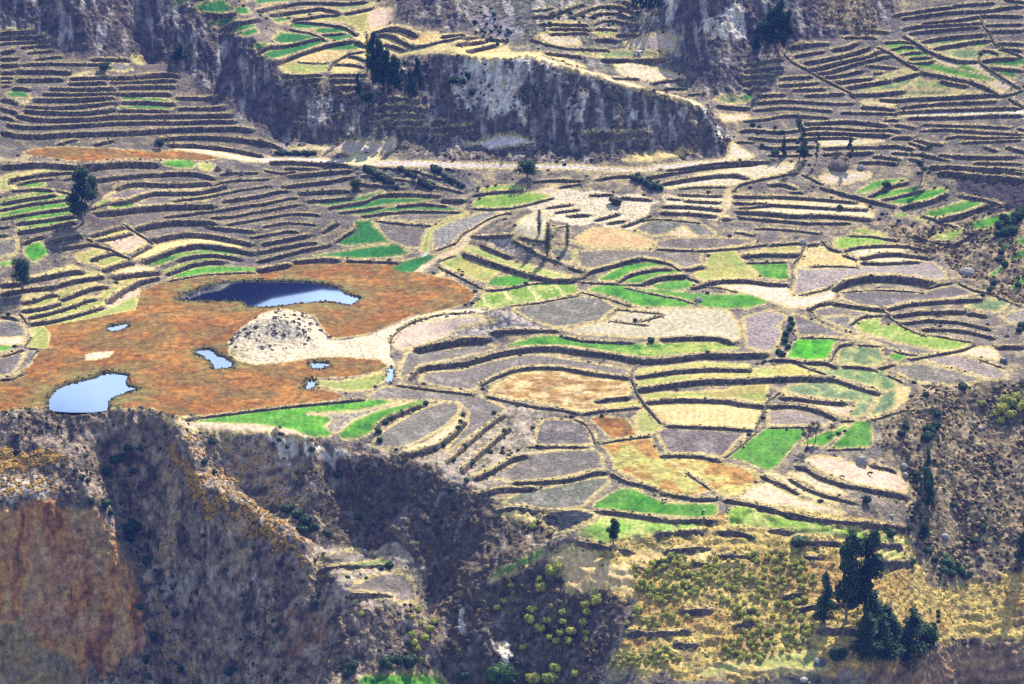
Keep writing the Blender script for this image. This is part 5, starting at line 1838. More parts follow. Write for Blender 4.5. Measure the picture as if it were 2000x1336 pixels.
def wall_mesh(w):
    P, nr = w['P'], w['nr']
    n = len(P)
    free = w['free']
    fr = P - nr * .55
    bk = P + nr * .6
    zf = Hat(H, fr[:, 0] - nr[:, 0] * .25, fr[:, 1] - nr[:, 1] * .25)
    zb = Hat(H, bk[:, 0], bk[:, 1])
    ker = np.ones(5) / 5
    sm = lambda a: np.convolve(np.pad(a, 2, mode='edge'), ker, 'valid')
    zf, zb = sm(zf), sm(zb)
    r = np.random.default_rng(int(abs(P[0, 0] * 13 + P[0, 1] * 7)) + 1)
    t = np.arange(n) * .75
    und = np.interp(t, np.arange(0, t[-1] + 4, 2.5), r.random(len(np.arange(0, t[-1] + 4, 2.5))) - .5)
    hh = w['hm'] * (.63 if not free else .7) * (1 + .5 * (np.interp(t, np.arange(0, t[-1] + 18, 9.0), r.random(len(np.arange(0, t[-1] + 18, 9.0)))) - .5))
    top = np.maximum(zb + .05, zf + hh) if not free else zf + hh
    top = top + und * .4 + (r.random(n) - .5) * .22
    tap = np.clip(np.minimum(np.arange(n), np.arange(n)[::-1]) / 2.5 + .35, 0, 1)
    top = zf + (top - zf) * tap
    lean = .10 * (top - zf) + .1
    rows = []
    if not free:
        for a, off in ((-.5, -.62), (.0, -.58), (.33, -.5), (.66, -.42), (1.0, -.34)):
            o = off - lean * (1 - max(a, 0)) * .8 + (r.random(n) - .5) * .28
            z = zf - .5 if a < 0 else zf + (top - zf) * a + (r.random(n) - .5) * .12
            rows.append(np.stack([P[:, 0] + nr[:, 0] * o, P[:, 1] + nr[:, 1] * o, z], 1))
        for off, dz_ in ((.45, -.03), (.5, -1.0)):
            o = off + (r.random(n) - .5) * .2
            rows.append(np.stack([P[:, 0] + nr[:, 0] * o, P[:, 1] + nr[:, 1] * o, top + dz_], 1))
    else:
        for off, a in ((-.45, -.3), (-.4, .5), (-.3, 1), (.3, 1), (.4, .5), (.45, -.3)):
            o = off + (r.random(n) - .5) * .15
            rows.append(np.stack([P[:, 0] + nr[:, 0] * o, P[:, 1] + nr[:, 1] * o, zf + (top - zf) * a], 1))
    nr_ = len(rows)
    Vw = np.stack(rows, 1).reshape(-1, 3)
    a, b = np.meshgrid(np.arange(n - 1), np.arange(nr_ - 1), indexing='ij')
    q0 = a * nr_ + b
    q = np.stack([q0, q0 + nr_, q0 + nr_ + 1, q0 + 1], -1).reshape(-1, 4)
    e0 = list(range(nr_))
    caps = [[0, k_, k_ + 1] for k_ in range(1, nr_ - 1)] + [[(n - 1) * nr_, (n - 1) * nr_ + k_ + 1, (n - 1) * nr_ + k_] for k_ in range(1, nr_ - 1)]
    patch = np.interp(t, np.arange(0, t[-1] + 8, 4.0), r.random(len(np.arange(0, t[-1] + 8, 4.0))))
    patch = np.repeat(patch, nr_)[:, None]
    c = (np.array([.135, .102, .078]) * (1 - patch) + np.array([.08, .07, .05]) * patch) * (1 + (r.random((len(Vw), 1)) - .5) * .7)
    g_ = r.random(len(Vw)) > .86
    c[g_] = np.array([.24, .18, .12])
    g_ = r.random(len(Vw)) > .88
    c[g_] = np.array([.06, .06, .035])
    tp = np.zeros((n, nr_), bool)
    if not free:
        tp[:, 5] = r.random(n) > .35
    c[tp.ravel()] = np.array([.55, .41, .15])
    return Vw, q, np.array(caps), c


for w in main_w:
    Vw, q, cp_, c = wall_mesh(w)
    link('stone_wall' if not w['free'] else 'boundary_wall', mesh_np('terrace_wall', Vw, quads=q, tris=cp_, material=M['wall'], col=c), label=w['label'], category='stone wall', kind='thing',
         group='stone walls ' + ZPH[w['zone']])
accV, accQ, accT, accC, off_ = [], [], [], [], 0
for w in rest_w:
    Vw, q, cp_, c = wall_mesh(w)
    accV.append(Vw)
    accQ.append(q + off_)
    accT.append(cp_ + off_)
    accC.append(c)
    off_ += len(Vw)
link('minor_walling', mesh_np('minor_walling', np.concatenate(accV), quads=np.concatenate(accQ), tris=np.concatenate(accT), material=M['wall'], col=np.concatenate(accC)),
     kind='stuff', label='short low stretches of stone walling scattered among the terraces')

# ---------------------------------------------------------------- tussocks and low scrub
TV = []
for v_ in range(10):
    r = np.random.default_rng(900 + v_)
    a = np.arange(5) / 5 * 2 * np.pi + r.random() * 3
    lo = np.stack([np.cos(a), np.sin(a), np.full(5, -.35)], 1) * (.85 + .3 * r.random((5, 1)))
    hi = np.stack([np.cos(a + .5) * .8, np.sin(a + .5) * .8, .45 + .3 * r.random(5)], 1) * (.8 + .4 * r.random((5, 1)))
    TV.append(np.concatenate([lo, hi, [[.2 * r.random(), .2 * r.random(), .95]]]))
TV = np.array(TV)
TT = []
for a in range(5):
    b = (a + 1) % 5
    TT += [[a, b, 5 + a], [b, 5 + b, 5 + a], [5 + a, 5 + b, 10]]
TT = np.array(TT)


def tufts(name, x, y, size, col, label, squash=.8):
    n = len(x)
    z = Hat(H, x, y)
    vi = rng.integers(0, 10, n)
    ang = rng.random(n) * 6.28
    t = TV[vi]
    ca, sa = np.cos(ang)[:, None], np.sin(ang)[:, None]
    vx = (t[..., 0] * ca - t[..., 1] * sa) * size[:, None]
    vy = (t[..., 0] * sa + t[..., 1] * ca) * size[:, None]
    vz = t[..., 2] * size[:, None] * squash
    Vt = np.stack([vx + x[:, None], vy + y[:, None], vz + z[:, None]], -1).reshape(-1, 3)
    tr = (TT[None] + np.arange(n)[:, None, None] * 11).reshape(-1, 3)
    cc = np.repeat(col, 11, axis=0)
    link(name, mesh_np(name, Vt, tris=tr, material=M['tuft'], col=cc), kind='stuff', label=label)


def scatter(mask, n):
    """random points where mask (weights on the survey grid) allows, thinned by range so that cover stays even"""
    w_ = mask.ravel().astype(float)
    tot = w_.sum()
    idx = rng.choice(len(w_), size=n, p=w_ / tot)
    c_, j_ = np.unravel_index(idx, mask.shape)
    y_ = yg[j_] + (rng.random(n) - .5) * DY
    k_ = kg[c_] + (rng.random(n) - .5) * (kg[1] - kg[0])
    return k_ * y_, y_


def mixcol(n, cols, wts):
    c_ = np.array(cols)[rng.choice(len(cols), size=n, p=np.array(wts) / sum(wts))]
    return c_ * (1 + (rng.random((n, 1)) - .5) * .5)


in_view = (py_g < 1400)
# along the walls
wx, wy, wsz, wcol = [], [], [], []
for w in WALLS:
    P, nr = w['P'], w['nr']
    n = int(len(P) * .75)
    i_ = rng.integers(0, len(P), n)
    top_ = rng.random(n) < .55
    o = np.where(top_, .5 + rng.random(n) * .9, -1.0 - rng.random(n) * .9)
    wx.append(P[i_, 0] + nr[i_, 0] * o)
    wy.append(P[i_, 1] + nr[i_, 1] * o)
    wsz.append(.18 + rng.random(n) ** 3 * .55)
    gold = mixcol(n, [(.45, .35, .13), (.3, .25, .09), (.1, .1, .04), (.055, .07, .03)], [6, 3, .8, .6])
    dark = mixcol(n, [(.05, .055, .025), (.09, .08, .04), (.22, .18, .06), (.4, .31, .11)], [2, 2.5, 3, 3])
    wcol.append(np.where(top_[:, None], gold, dark))
tufts('wall_grass', np.concatenate(wx), np.concatenate(wy), np.concatenate(wsz), np.concatenate(wcol), 'dry grass and small weeds growing along the stone walls')
n = 6000
x, y = scatter((isz('lc', 'sc', 'wr', 'gr2') & in_view) * (sig(fbm(X / 11, Yg / 13, 221, 4), .56, .16) + .06), n)
tufts('scrub', x, y, .22 + rng.random(n) ** 4 * 1.0, mixcol(n, [(.06, .055, .035), (.11, .085, .055), (.24, .16, .07), (.06, .08, .03)], [4, 4, 3, 1]), 'low dark scrub clinging to the cliffs')
n = 4500
x, y = scatter((isz('gt') & in_view) * (sig(med, .5, .2) + .05) + (isz('st') & in_view) * .1 + (isz('tn') & in_view) * .08 * sig(med, .5, .2), n)
tufts('dry_grass', x, y, .25 + rng.random(n) * .5, mixcol(n, [(.5, .28, .06), (.4, .25, .07), (.15, .1, .05)], [5, 3, 2]), 'orange gold grass tufts on the near bluff')
n = 6000
x, y = scatter((isz('rr') & in_view) * (sig(fbm(X / 11, Yg / 13, 221, 4), .56, .16) + .12), n)
tufts('thicket', x, y, .3 + rng.random(n) ** 2 * .8, mixcol(n, [(.06, .05, .035), (.14, .1, .06), (.42, .3, .14), (.08, .09, .03)], [2.5, 4, 4, 1]), 'brown and tan scrub over the rough right slope')
n = 2500
x, y = scatter((isz('gs') & in_view) * sig(med, .5, .4), n)
tufts('golden_grass', x, y, .2 + rng.random(n) ** 2 * .4, mixcol(n, [(.55, .38, .1), (.35, .26, .06), (.15, .11, .04), (.3, .3, .06)], [6, 3, 1, 1.5]), 'golden grass and low growth on the sunlit slope')
n = 5500
x, y = scatter((isz('', 'hp', 'kn', 'dk', 'sf', 'bs') & in_view) * sig(med, .45, -.3) * (np.abs(wall_d) > 3), n)
tufts('heath', x, y, .28 + rng.random(n) ** 3 * 1.0, mixcol(n, [(.05, .055, .03), (.1, .085, .055), (.3, .25, .12)], [5, 4, 2]), 'small dark shrubs dotted over the fallow ground')
n = 380
x, y = scatter((isz('dn') & in_view) * (B > 1.2) * sig(med, .53, .12), n)
tufts('knob_scrub', x, y, .25 + rng.random(n) ** 3 * .8, mixcol(n, [(.09, .075, .065), (.16, .12, .1), (.3, .24, .19)], [3, 4, 3]), 'dark shrubs speckling the sandy knob')
near_p = blur(blur(pd_, 5, 0), 9, 1)
n = 1100
x, y = scatter((near_p > .04) & (pd_ < .5) & (near_p < .6), n)
tufts('sedge', x, y, .18 + rng.random(n) ** 2 * .45, mixcol(n, [(.06, .06, .02), (.12, .1, .03), (.2, .12, .04)], [4, 3, 2]), 'dark olive sedge rimming the ponds', 1.0)

# ---------------------------------------------------------------- trees and bushes
def leaf_cloud(lobes, n, size, cols, seed, up=.3):
    """many small leaf sprays spread through a set of lobes (centre, radii)"""
    r = np.random.default_rng(seed)
    vol = np.array([l[1][0] * l[1][1] * l[1][2] for l in lobes]) ** .67
    li = r.choice(len(lobes), size=n, p=vol / vol.sum())
    c = np.array([l[0] for l in lobes])[li]
    rad = np.array([l[1] for l in lobes])[li]
    d = r.normal(size=(n, 3))
    d /= np.linalg.norm(d, axis=1)[:, None]
    rr = r.random((n, 1)) ** .45
    p = c + d * rad * rr
    p[:, 2] = np.maximum(p[:, 2], .05)
    u = r.normal(size=(n, 3))
    u /= np.linalg.norm(u, axis=1)[:, None]
    v = np.cross(u, r.normal(size=(n, 3)))
    v /= np.linalg.norm(v, axis=1)[:, None] + 1e-9
    s = size * (.6 + .8 * r.random((n, 1)))
    Vl = np.stack([p - u * s, p + v * s * .6, p + u * s, p - v * s * .6], 1).reshape(-1, 3)
    ql = np.arange(n * 4).reshape(-1, 4)
    lc_ = r.integers(0, len(cols), len(lobes))
    cc = np.array(cols)[np.where(r.random(n) < .6, lc_[li], r.integers(0, len(cols), n))]
    cc = cc * (1 + (r.random((n, 1)) - .5) * .5)
    return Vl, ql, np.repeat(cc, 4, axis=0)


def tube(path, rads, sides=6):
    path = np.array(path, float)
    rings = []
    for i, p in enumerate(path):
        a = path[max(0, i - 1)]
        b = path[min(len(path) - 1, i + 1)]
        t = (b - a) / (np.linalg.norm(b - a) + 1e-9)
        u = np.cross(t, [0.31, .9, .12])
        u /= np.linalg.norm(u)
        v = np.cross(t, u)
        an = np.arange(sides) / sides * 2 * np.pi
        rings.append(p + rads[i] * (np.cos(an)[:, None] * u + np.sin(an)[:, None] * v))
    Vt = np.concatenate(rings)
    q = []
    for i in range(len(path) - 1):
        for s in range(sides):
            q.append([i * sides + s, i * sides + (s + 1) % sides, (i + 1) * sides + (s + 1) % sides, (i + 1) * sides + s])
    return Vt, np.array(q)


def join(parts):
    Vs, qs, o = [], [], 0
    for v, q in parts:
        Vs.append(v)
        qs.append(q + o)
        o += len(v)
    return np.concatenate(Vs), np.concatenate(qs)


DARK = [(.032, .07, .025), (.045, .095, .03), (.06, .11, .032), (.035, .08, .035)]
OLIV = [(.05, .085, .025), (.07, .11, .035), (.04, .07, .03)]
YEL = [(.42, .42, .05), (.3, .35, .045), (.5, .46, .09), (.15, .2, .03), (.6, .5, .1)]
GRN = [(.06, .12, .03), (.08, .15, .04), (.04, .09, .025)]
GREY = [(.09, .10, .06), (.07, .075, .05), (.05, .06, .045)]
TREES = {}


def proto(kind, seed):
    """unit tree 1 m tall and about 0.5 m wide: trunk mesh, crown mesh"""
    r = np.random.default_rng(seed)
    lob, tp = [], []
    if kind == 'euc':            # tall eucalyptus: several upright plumes on a bare stem
        tp.append(tube([(0, 0, -.04), (.01, 0, .3), (-.01, .01, .6), (0, 0, .9)], [.022, .017, .011, .004]))
        for i in range(9):
            h = .28 + .66 * i / 8
            w_ = .17 * (1 - abs(h - .55) * .9)
            a = r.random() * 6.28
            d = r.random() * w_ * .9
            lob.append(((np.cos(a) * d, np.sin(a) * d, h), (w_ * .75, w_ * .75, .10 + .03 * r.random())))
            if i % 2 == 0:
                tp.append(tube([(0, 0, h - .14), (np.cos(a) * d, np.sin(a) * d, h)], [.008, .003], 4))
        cols, n, s = DARK + OLIV[:1], 3600, .022
    elif kind == 'con':          # cypress shaped cone
        tp.append(tube([(0, 0, -.04), (0, 0, .5), (0, 0, .95)], [.03, .02, .004]))
        for i in range(10):
            h = .12 + .8 * i / 9
            w_ = .26 * (1 - h) ** .8 + .03
            for q in range(2):
                a = r.random() * 6.28
                lob.append(((np.cos(a) * w_ * .45, np.sin(a) * w_ * .45, h), (w_ * .7, w_ * .7, .10)))
        cols, n, s = DARK, 3400, .021
    elif kind == 'pop':          # narrow poplar
        tp.append(tube([(0, 0, -.04), (0, 0, .5), (0, 0, .97)], [.014, .01, .003]))
        for i in range(9):
            h = .1 + .84 * i / 8
            w_ = .055 * (1 - abs(h - .5) * 1.1) + .015
            lob.append(((r.normal() * .006, r.normal() * .006, h), (w_, w_, .09)))
        cols, n, s = DARK + OLIV, 1100, .014
    elif kind == 'round':        # broad round crown, short stem
        tp.append(tube([(0, 0, -.04), (.02, 0, .2), (0, 0, .6)], [.04, .03, .01]))
        for i in range(9):
            a = i * .7 + r.random()
            h = .35 + .4 * r.random()
            d = .22 * r.random() + .05
            lob.append(((np.cos(a) * d, np.sin(a) * d, h), (.2, .2, .2)))
            tp.append(tube([(0, 0, .2), (np.cos(a) * d, np.sin(a) * d, h)], [.015, .005], 4))
        cols, n, s = DARK, 2600, .03
    elif kind == 'bare':         # thin crown through which the field shows
        tp.append(tube([(0, 0, -.04), (.01, 0, .35), (0, 0, .5)], [.035, .028, .02]))
        for i in range(11):
            a = i * .62 + r.random() * .4
            d = .06 + .26 * r.random()
            h = .55 + .4 * r.random()
            m_ = (np.cos(a) * d * .5, np.sin(a) * d * .5, .35 + h * .35)
            tp.append(tube([(0, 0, .38), m_, (np.cos(a) * d, np.sin(a) * d, h)], [.018, .012, .004], 4))
            lob.append(((np.cos(a) * d, np.sin(a) * d, h), (.13, .13, .1)))
        cols, n, s = GREY, 1100, .024
    else:                        # scraggy: sparse plumes
        tp.append(tube([(0, 0, -.04), (.02, 0, .5), (0, .01, .95)], [.02, .014, .004]))
        for i in range(8):
            a = r.random() * 6.28
            h = .2 + .75 * i / 7
            d = .12 * r.random() + .03
            lob.append(((np.cos(a) * d, np.sin(a) * d, h), (.085, .085, .06)))
            tp.append(tube([(0, 0, h - .1), (np.cos(a) * d, np.sin(a) * d, h)], [.008, .003], 4))
        cols, n, s = OLIV + DARK, 1200, .022
    Vl, ql, cl = leaf_cloud(lob, n, s, cols, seed)
    tv, tq_ = join(tp)
    return mesh_np(kind + '_trunk', tv, quads=tq_, material=M['bark']), mesh_np(kind + '_crown', Vl, quads=ql, material=M['leaf'], col=cl)


WID = {'euc': .33, 'con': .4, 'pop': .11, 'round': .72, 'bare': .8, 'scr': .34}


def ground_at(px, py):
    k, y = cast(H, px, py)
    x = (k * y)[0]
    return x, y[0], float(Hat(H, x, y[0]))


def tree(kind, px, base, top, width, label, group=None, var=0, name='tree'):
    key = (kind, var)
    if key not in TREES:
        TREES[key] = proto(kind, 300 + hash(kind) % 1 + var * 17 + len(TREES))
    tm, cm = TREES[key]
    x, y, z = ground_at(px, base)
    dist = math.hypot(y, ZC - z)
    hgt = (base - top) * dist / FPX / .93
    wd = width * dist / FPX
    o = bpy.data.objects.new(name, None)
    C.objects.link(o)
    o.location = (x, y, z)
    s = wd / WID[kind]
    o.scale = (s, s, hgt)
    o.rotation_euler = (0, 0, (px * .37) % 6.28)
    o['label'], o['category'] = label, 'tree'
    if group:
        o['group'] = group
    for nm, me in (('trunk', tm), ('crown', cm)):
        link(nm, me, parent=o)
    return o


G1 = 'dark trees at the foot of the bushy golden slope'
tree('euc', 1652, 1218, 1040, 48, 'tall dark eucalyptus, left of the tallest pair on the bushy slope', G1, 0, 'eucalyptus_tree')
tree('euc', 1690, 1205, 1036, 54, 'tall dark eucalyptus, right of the tallest pair on the bushy slope', G1, 1, 'eucalyptus_tree')
tree('con', 1610, 1212, 1112, 34, 'slim dark conical tree standing alone left of the tall eucalyptus pair', G1, 0, 'conifer_tree')
tree('con', 1702, 1240, 1152, 60, 'dark pointed tree tucked right under the tall eucalyptus pair', G1, 1, 'conifer_tree')
tree('con', 1728, 1262, 1176, 54, 'dark pointed tree behind the front row of three', G1, 0, 'conifer_tree')
tree('con', 1693, 1282, 1194, 54, 'leftmost dark tree of the front row near the earth cliff', G1, 2, 'conifer_tree')
tree('con', 1719, 1290, 1196, 50, 'second dark tree from the left in the front row', G1, 1, 'conifer_tree')
tree('con', 1741, 1290, 1198, 50, 'third dark tree from the left in the front row', G1, 0, 'conifer_tree')
tree('con', 1777, 1292, 1184, 66, 'broadest and tallest dark tree of the front row', G1, 2, 'conifer_tree')
tree('round', 1806, 1284, 1204, 52, 'bushy dark tree at the right end of the front row', G1, 0)
tree('scr', 1826, 1262, 1190, 20, 'thin straggly tree right of the front row', G1, 0)
tree('round', 1636, 1306, 1256, 38, 'low rounded dark tree beside the dark boulder', G1, 1)
tree('euc', 1198, 1062, 1014, 26, 'single small eucalyptus on the lime green field', None, 2, 'eucalyptus_tree')
tree('bare', 1577, 876, 832, 32, 'left of two thin leafless looking trees on the green field', 'two bare trees', 0)
tree('bare', 1593, 862, 824, 30, 'right of two thin leafless looking trees on the green field', 'two bare trees', 1)
tree('bare', 1624, 846, 828, 18, 'small bare sapling right of the two thin trees', None, 2)
tree('euc', 163, 436, 336, 44, 'big dark eucalyptus among the left green ribbons', None, 3, 'eucalyptus_tree')
tree('round', 182, 396, 340, 26, 'leaning side growth right of the big dark eucalyptus', None, 2)
tree('round', 45, 566, 490, 40, 'lone round dark tree by the shield shaped green plot')
tree('pop', 1053, 458, 411, 10, 'thin poplar, farthest of the three on the knoll', 'three poplars on the knoll', 0, 'poplar_tree')
tree('pop', 1069, 499, 434, 13, 'thick poplar, nearest and tallest of the three on the knoll', 'three poplars on the knoll', 1, 'poplar_tree')
tree('pop', 1108, 482, 437, 9, 'thin poplar standing on the low wall, rightmost on the knoll', 'three poplars on the knoll', 2, 'poplar_tree')
G2 = 'eucalyptus clump on the plateau edge'
for n_, (a, b, c, d, kd, lb) in enumerate([
        (718, 142, 68, 9, 'pop', 'slimmest left spire of the plateau edge clump'),
        (728, 180, 74, 22, 'euc', 'tall spire second from left in the plateau edge clump'),
        (740, 182, 84, 30, 'euc', 'broadest tall eucalyptus of the plateau edge clump'),
        (754, 184, 102, 24, 'euc', 'mid height eucalyptus right of the broadest one in the clump'),
        (769, 186, 114, 26, 'euc', 'lower eucalyptus in the middle right of the plateau edge clump'),
        (784, 187, 124, 20, 'scr', 'thin tree near the right end of the plateau edge clump'),
        (802, 186, 136, 22, 'con', 'low bushy tree at the clump\'s lower right'),
        (816, 182, 116, 16, 'euc', 'rightmost separate spire of the plateau edge clump'),
        (700, 186, 143, 17, 'con', 'dark pointed tree left below the plateau edge clump'),
        (718, 214, 178, 26, 'round', 'squat dark tree directly under the plateau edge clump')]):
    tree(kd, a, b, c, d, lb, G2, n_ % 4, 'eucalyptus_tree' if kd == 'euc' else 'tree')
G3 = 'dark trees against the right bluff'
for n_, (a, b, c, d, kd, lb) in enumerate([
        (1521, 104, 8, 26, 'euc', 'tallest dark tree of the group against the right bluff'),
        (1506, 100, 22, 26, 'euc', 'dark tree just left of the tallest against the right bluff'),
        (1491, 98, 40, 24, 'round', 'leftmost low dark tree against the right bluff'),
        (1536, 102, 26, 22, 'euc', 'dark tree just right of the tallest against the right bluff'),
        (1478, 94, 50, 16, 'con', 'small pointed dark tree at the group\'s left edge by the bluff')]):
    tree(kd, a, b, c, d, lb, G3, n_ % 4)
G4 = 'trees below the canal at the gravel fan'
for n_, (a, b, c, d, kd, lb) in enumerate([
        (1561, 312, 236, 26, 'scr', 'tall airy tree highest of those by the gravel fan'),
        (1530, 303, 266, 11, 'con', 'small dark upright tree left of the tall airy one'),
        (1594, 317, 264, 12, 'scr', 'slender tree right of the tall airy one'),
        (1658, 322, 270, 18, 'scr', 'two tiered tree beside the round stone mound'),
        (1570, 314, 284, 20, 'round', 'low bushy tree at the tall airy tree\'s foot'),
        (1800, 352, 284, 28, 'scr', 'scraggy tree on the right terraces above slanting green strips'),
        (1512, 310, 290, 20, 'round', 'low round tree beside the gravel fan')]):
    tree(kd, a, b, c, d, lb, G4, n_ % 4)
tree('round', 1030, 348, 306, 46, 'round dark green tree beside the gravel road')
tree('round', 695, 372, 346, 26, 'greyish round tree among dark hedges above the green bands')
tree('round', 205, 140, 118, 30, 'faint dark shrub tree in the shaded hollow')
tree('con', 352, 118, 84, 26, 'dark tree on the shaded slope above the hollow')
tree('round', 312, 292, 268, 22, 'round dark tree at the orange upper meadow\'s edge')
tree('con', 1996, 1098, 1012, 26, 'dark tree cut by the photo\'s right edge')
for n_, (a, b, c, d) in enumerate([(1808, 960, 872, 16), (1798, 1004, 908, 20), (1815, 985, 920, 16), (1804, 1062, 1012, 18), (1784, 1016, 982, 14)]):
    tree(['con', 'scr', 'con', 'round', 'scr'][n_], a, b, c, d * 1.3, ['topmost slim dark tree in the row down the rough slope', 'bushiest slim tree in the row down the rough slope', 'slim tree right of the bushiest in the row down the rough slope',
                             'lowest slim dark tree in the row down the rough slope', 'smallest slim tree in the row down the rough slope'][n_], 'slim trees in a row down the rough slope', n_ % 3)
for n_, (a, b, c, d) in enumerate([(1026, 205, 168, 12), (1062, 215, 165, 12), (1045, 190, 160, 9), (884, 166, 146, 22), (902, 170, 150, 22), (914, 166, 138, 12), (922, 190, 172, 14)]):
    tree('round' if n_ > 2 else 'scr', a, b, c, d, ['left green shrub tree on the pale streaked cliff', 'right green shrub tree on the pale streaked cliff', 'small green shrub tree between two others on the streaked cliff',
                                                    'left dark bush tree at the streaked cliff\'s left end', 'middle dark bush tree at the streaked cliff\'s left end', 'upright dark tree at the streaked cliff\'s left end',
                                                    'lower dark bush tree at the streaked cliff\'s left end'][n_], 'trees clinging to the pale streaked cliff', n_ % 3)
for n_ in range(9):
    tree('euc', 1236 + n_ * 6 + (n_ % 3), 20 + (n_ % 2) * 2, -14 + (n_ * 7) % 9, 7, ('leftmost' if n_ == 0 else 'rightmost' if n_ == 8 else ['second', 'third', 'fourth', 'fifth', 'sixth', 'seventh', 'eighth'][n_ - 1] + ' from the left') + ' of the thin trees in the far valley\'s top row', 'row of thin trees at the far valley', n_ % 4)

# bushes
BM = {}
REQ = []


def bush_mesh(kind, v):
    if (kind, v) in BM:
        return BM[(kind, v)]
    r = np.random.default_rng(700 + v * 3 + len(kind))
    lob = [((0, 0, .32), (.4, .4, .32))]
    for i in range(5):
        a = r.random() * 6.28
        d = .15 + .18 * r.random()
        lob.append(((np.cos(a) * d, np.sin(a) * d, .3 + .2 * r.random()), (.26, .26, .26)))
    cols = {'yel': YEL, 'dark': DARK + OLIV[:1], 'green': GRN, 'olive': OLIV, 'grey': GREY}[kind]
    Vl, ql, cl = leaf_cloud([(l[0], tuple(q * 1.08 for q in l[1])) for l in lob], 300, .07, cols, 710 + v)
    cores = []
    for l in lob:
        u_ = np.linspace(0, np.pi, 6)
        a_ = np.arange(8) / 8 * 2 * np.pi
        g_ = np.stack([np.outer(np.sin(u_), np.cos(a_)), np.outer(np.sin(u_), np.sin(a_)), np.outer(np.cos(u_), np.ones(8))], -1).reshape(-1, 3)
        g_ = g_ * (.82 + .3 * r.random((len(g_), 1))) * np.array(l[1]) * .95 + np.array(l[0])
        q_ = np.array([[i * 8 + s, (i + 1) * 8 + s, (i + 1) * 8 + (s + 1) % 8, i * 8 + (s + 1) % 8] for i in range(5) for s in range(8)])
        cores.append((g_, q_))
    cv_, cq_ = join(cores)
    cc_ = np.array(cols)[r.integers(0, len(cols), len(cv_))] * .85
    ql = np.concatenate([ql, cq_ + len(Vl)])
    Vl = np.concatenate([Vl, cv_])
    cl = np.concatenate([cl, cc_])
    BM[(kind, v)] = mesh_np(kind + '_bush', Vl, quads=ql, material=M['leaf_yellow' if kind == 'yel' else 'leaf'], col=cl)
    return BM[(kind, v)]


def bush_at(x, y, size, kind, label, group, tall=1.0, name='bush'):
    REQ.append(dict(x=x, y=y, s=size * (1.1 if kind == 'yel' else 1.15), kind=kind, label=label, group=group, tall=tall))


def bush(px, py, wpx, kind, label, group=None, tall=1.0):
    x, y, z = ground_at(px, py)
    return bush_at(x, y, wpx * math.hypot(y, ZC) / FPX, kind, label, group, tall)


GB = 'yellow-green bushes on the golden slope'
LB = 'small round yellow-green bush on the golden slope'
made = []


def spread_bushes(poly, n, smin, smax, kind, label, group, tall=1.0, gap=.75):
    p = np.array(poly, float)
    lo, hi = p.min(0), p.max(0)
    c_ = 0
    tries = 0
    while c_ < n and tries < n * 60:
        tries += 1
        q = lo + rng.random(2) * (hi - lo)
        ins_ = False
        for a, b in zip(p, np.roll(p, -1, 0)):
            if (a[1] > q[1]) != (b[1] > q[1]) and q[0] < (b[0] - a[0]) * (q[1] - a[1]) / (b[1] - a[1]) + a[0]:
                ins_ = not ins_
        if not ins_:
            continue
        s = smin + (smax - smin) * rng.random() ** 1.6
        if any((q[0] - m_[0]) ** 2 + ((q[1] - m_[1]) * 1.4) ** 2 < ((s + m_[2]) * .5 * gap) ** 2 for m_ in made):
            continue
        made.append((q[0], q[1], s))
        bush(q[0], q[1], s, kind, label, group, tall)
        c_ += 1


spread_bushes([(1240, 1110), (1320, 1085), (1380, 1105), (1420, 1140), (1345, 1175), (1290, 1180), (1240, 1150)], 75, 9, 17, 'yel', 'small yellow-green bush in the cluster below the golden ledges', 'yellow-green bushes below the golden ledges')
spread_bushes([(1380, 1090), (1560, 1075), (1600, 1130), (1560, 1200), (1600, 1240), (1540, 1290), (1480, 1270), (1440, 1230), (1400, 1160)], 130, 9, 17, 'yel', 'small yellow-green bush between the rust strip and the conical tree', 'yellow-green bushes beside the rust strip')
spread_bushes([(1180, 1285), (1300, 1265), (1330, 1290), (1200, 1308)], 34, 8, 14, 'yel', 'small yellow-green bush in the low hedge near the bottom edge', 'yellow-green bushes near the bottom edge')
spread_bushes([(1220, 1205), (1350, 1200), (1360, 1225), (1225, 1225)], 12, 10, 15, 'yel', 'round yellow-green bush in the line on the golden shelf', 'yellow-green bushes lined on the golden shelf')
spread_bushes([(1420, 1240), (1500, 1250), (1490, 1300), (1410, 1290)], 22, 9, 16, 'yel', 'small yellow-green bush above the flat by the bottom edge', 'yellow-green bushes above the bottom flat')
GD = 'large yellow bushes on the dark near slope'
LD = 'large yellow topped bush on the dark near slope'
for a, b, s in [(1040, 1195, 20), (1036, 1215, 24), (1055, 1232, 24), (1068, 1215, 18), (1098, 1200, 16), (1100, 1218, 16), (1142, 1185, 18), (1148, 1200, 20), (1165, 1178, 26), (1140, 1220, 17), (1145, 1238, 16),
                (1116, 1238, 22), (1112, 1255, 18), (1086, 1255, 17), (1072, 1248, 14), (1020, 1268, 15), (1055, 1153, 24), (1054, 1134, 15), (1075, 1122, 26), (1090, 1112, 22), (1094, 1240, 16), (1146, 1253, 16),
                (998, 1145, 14), (1246, 1195, 20), (1085, 1310, 24), (1122, 1320, 18), (1075, 1330, 34), (1040, 1332, 30), (970, 1190, 16), (985, 1178, 14), (1040, 1032, 16), (1075, 1043, 14)]:
    bush(a, b, s, 'yel', LD, GD, 1.0)
GE = 'yellow bushes at the bottom of the shadowed bowl'
LE = 'yellow-green bush low in the shadowed bowl'
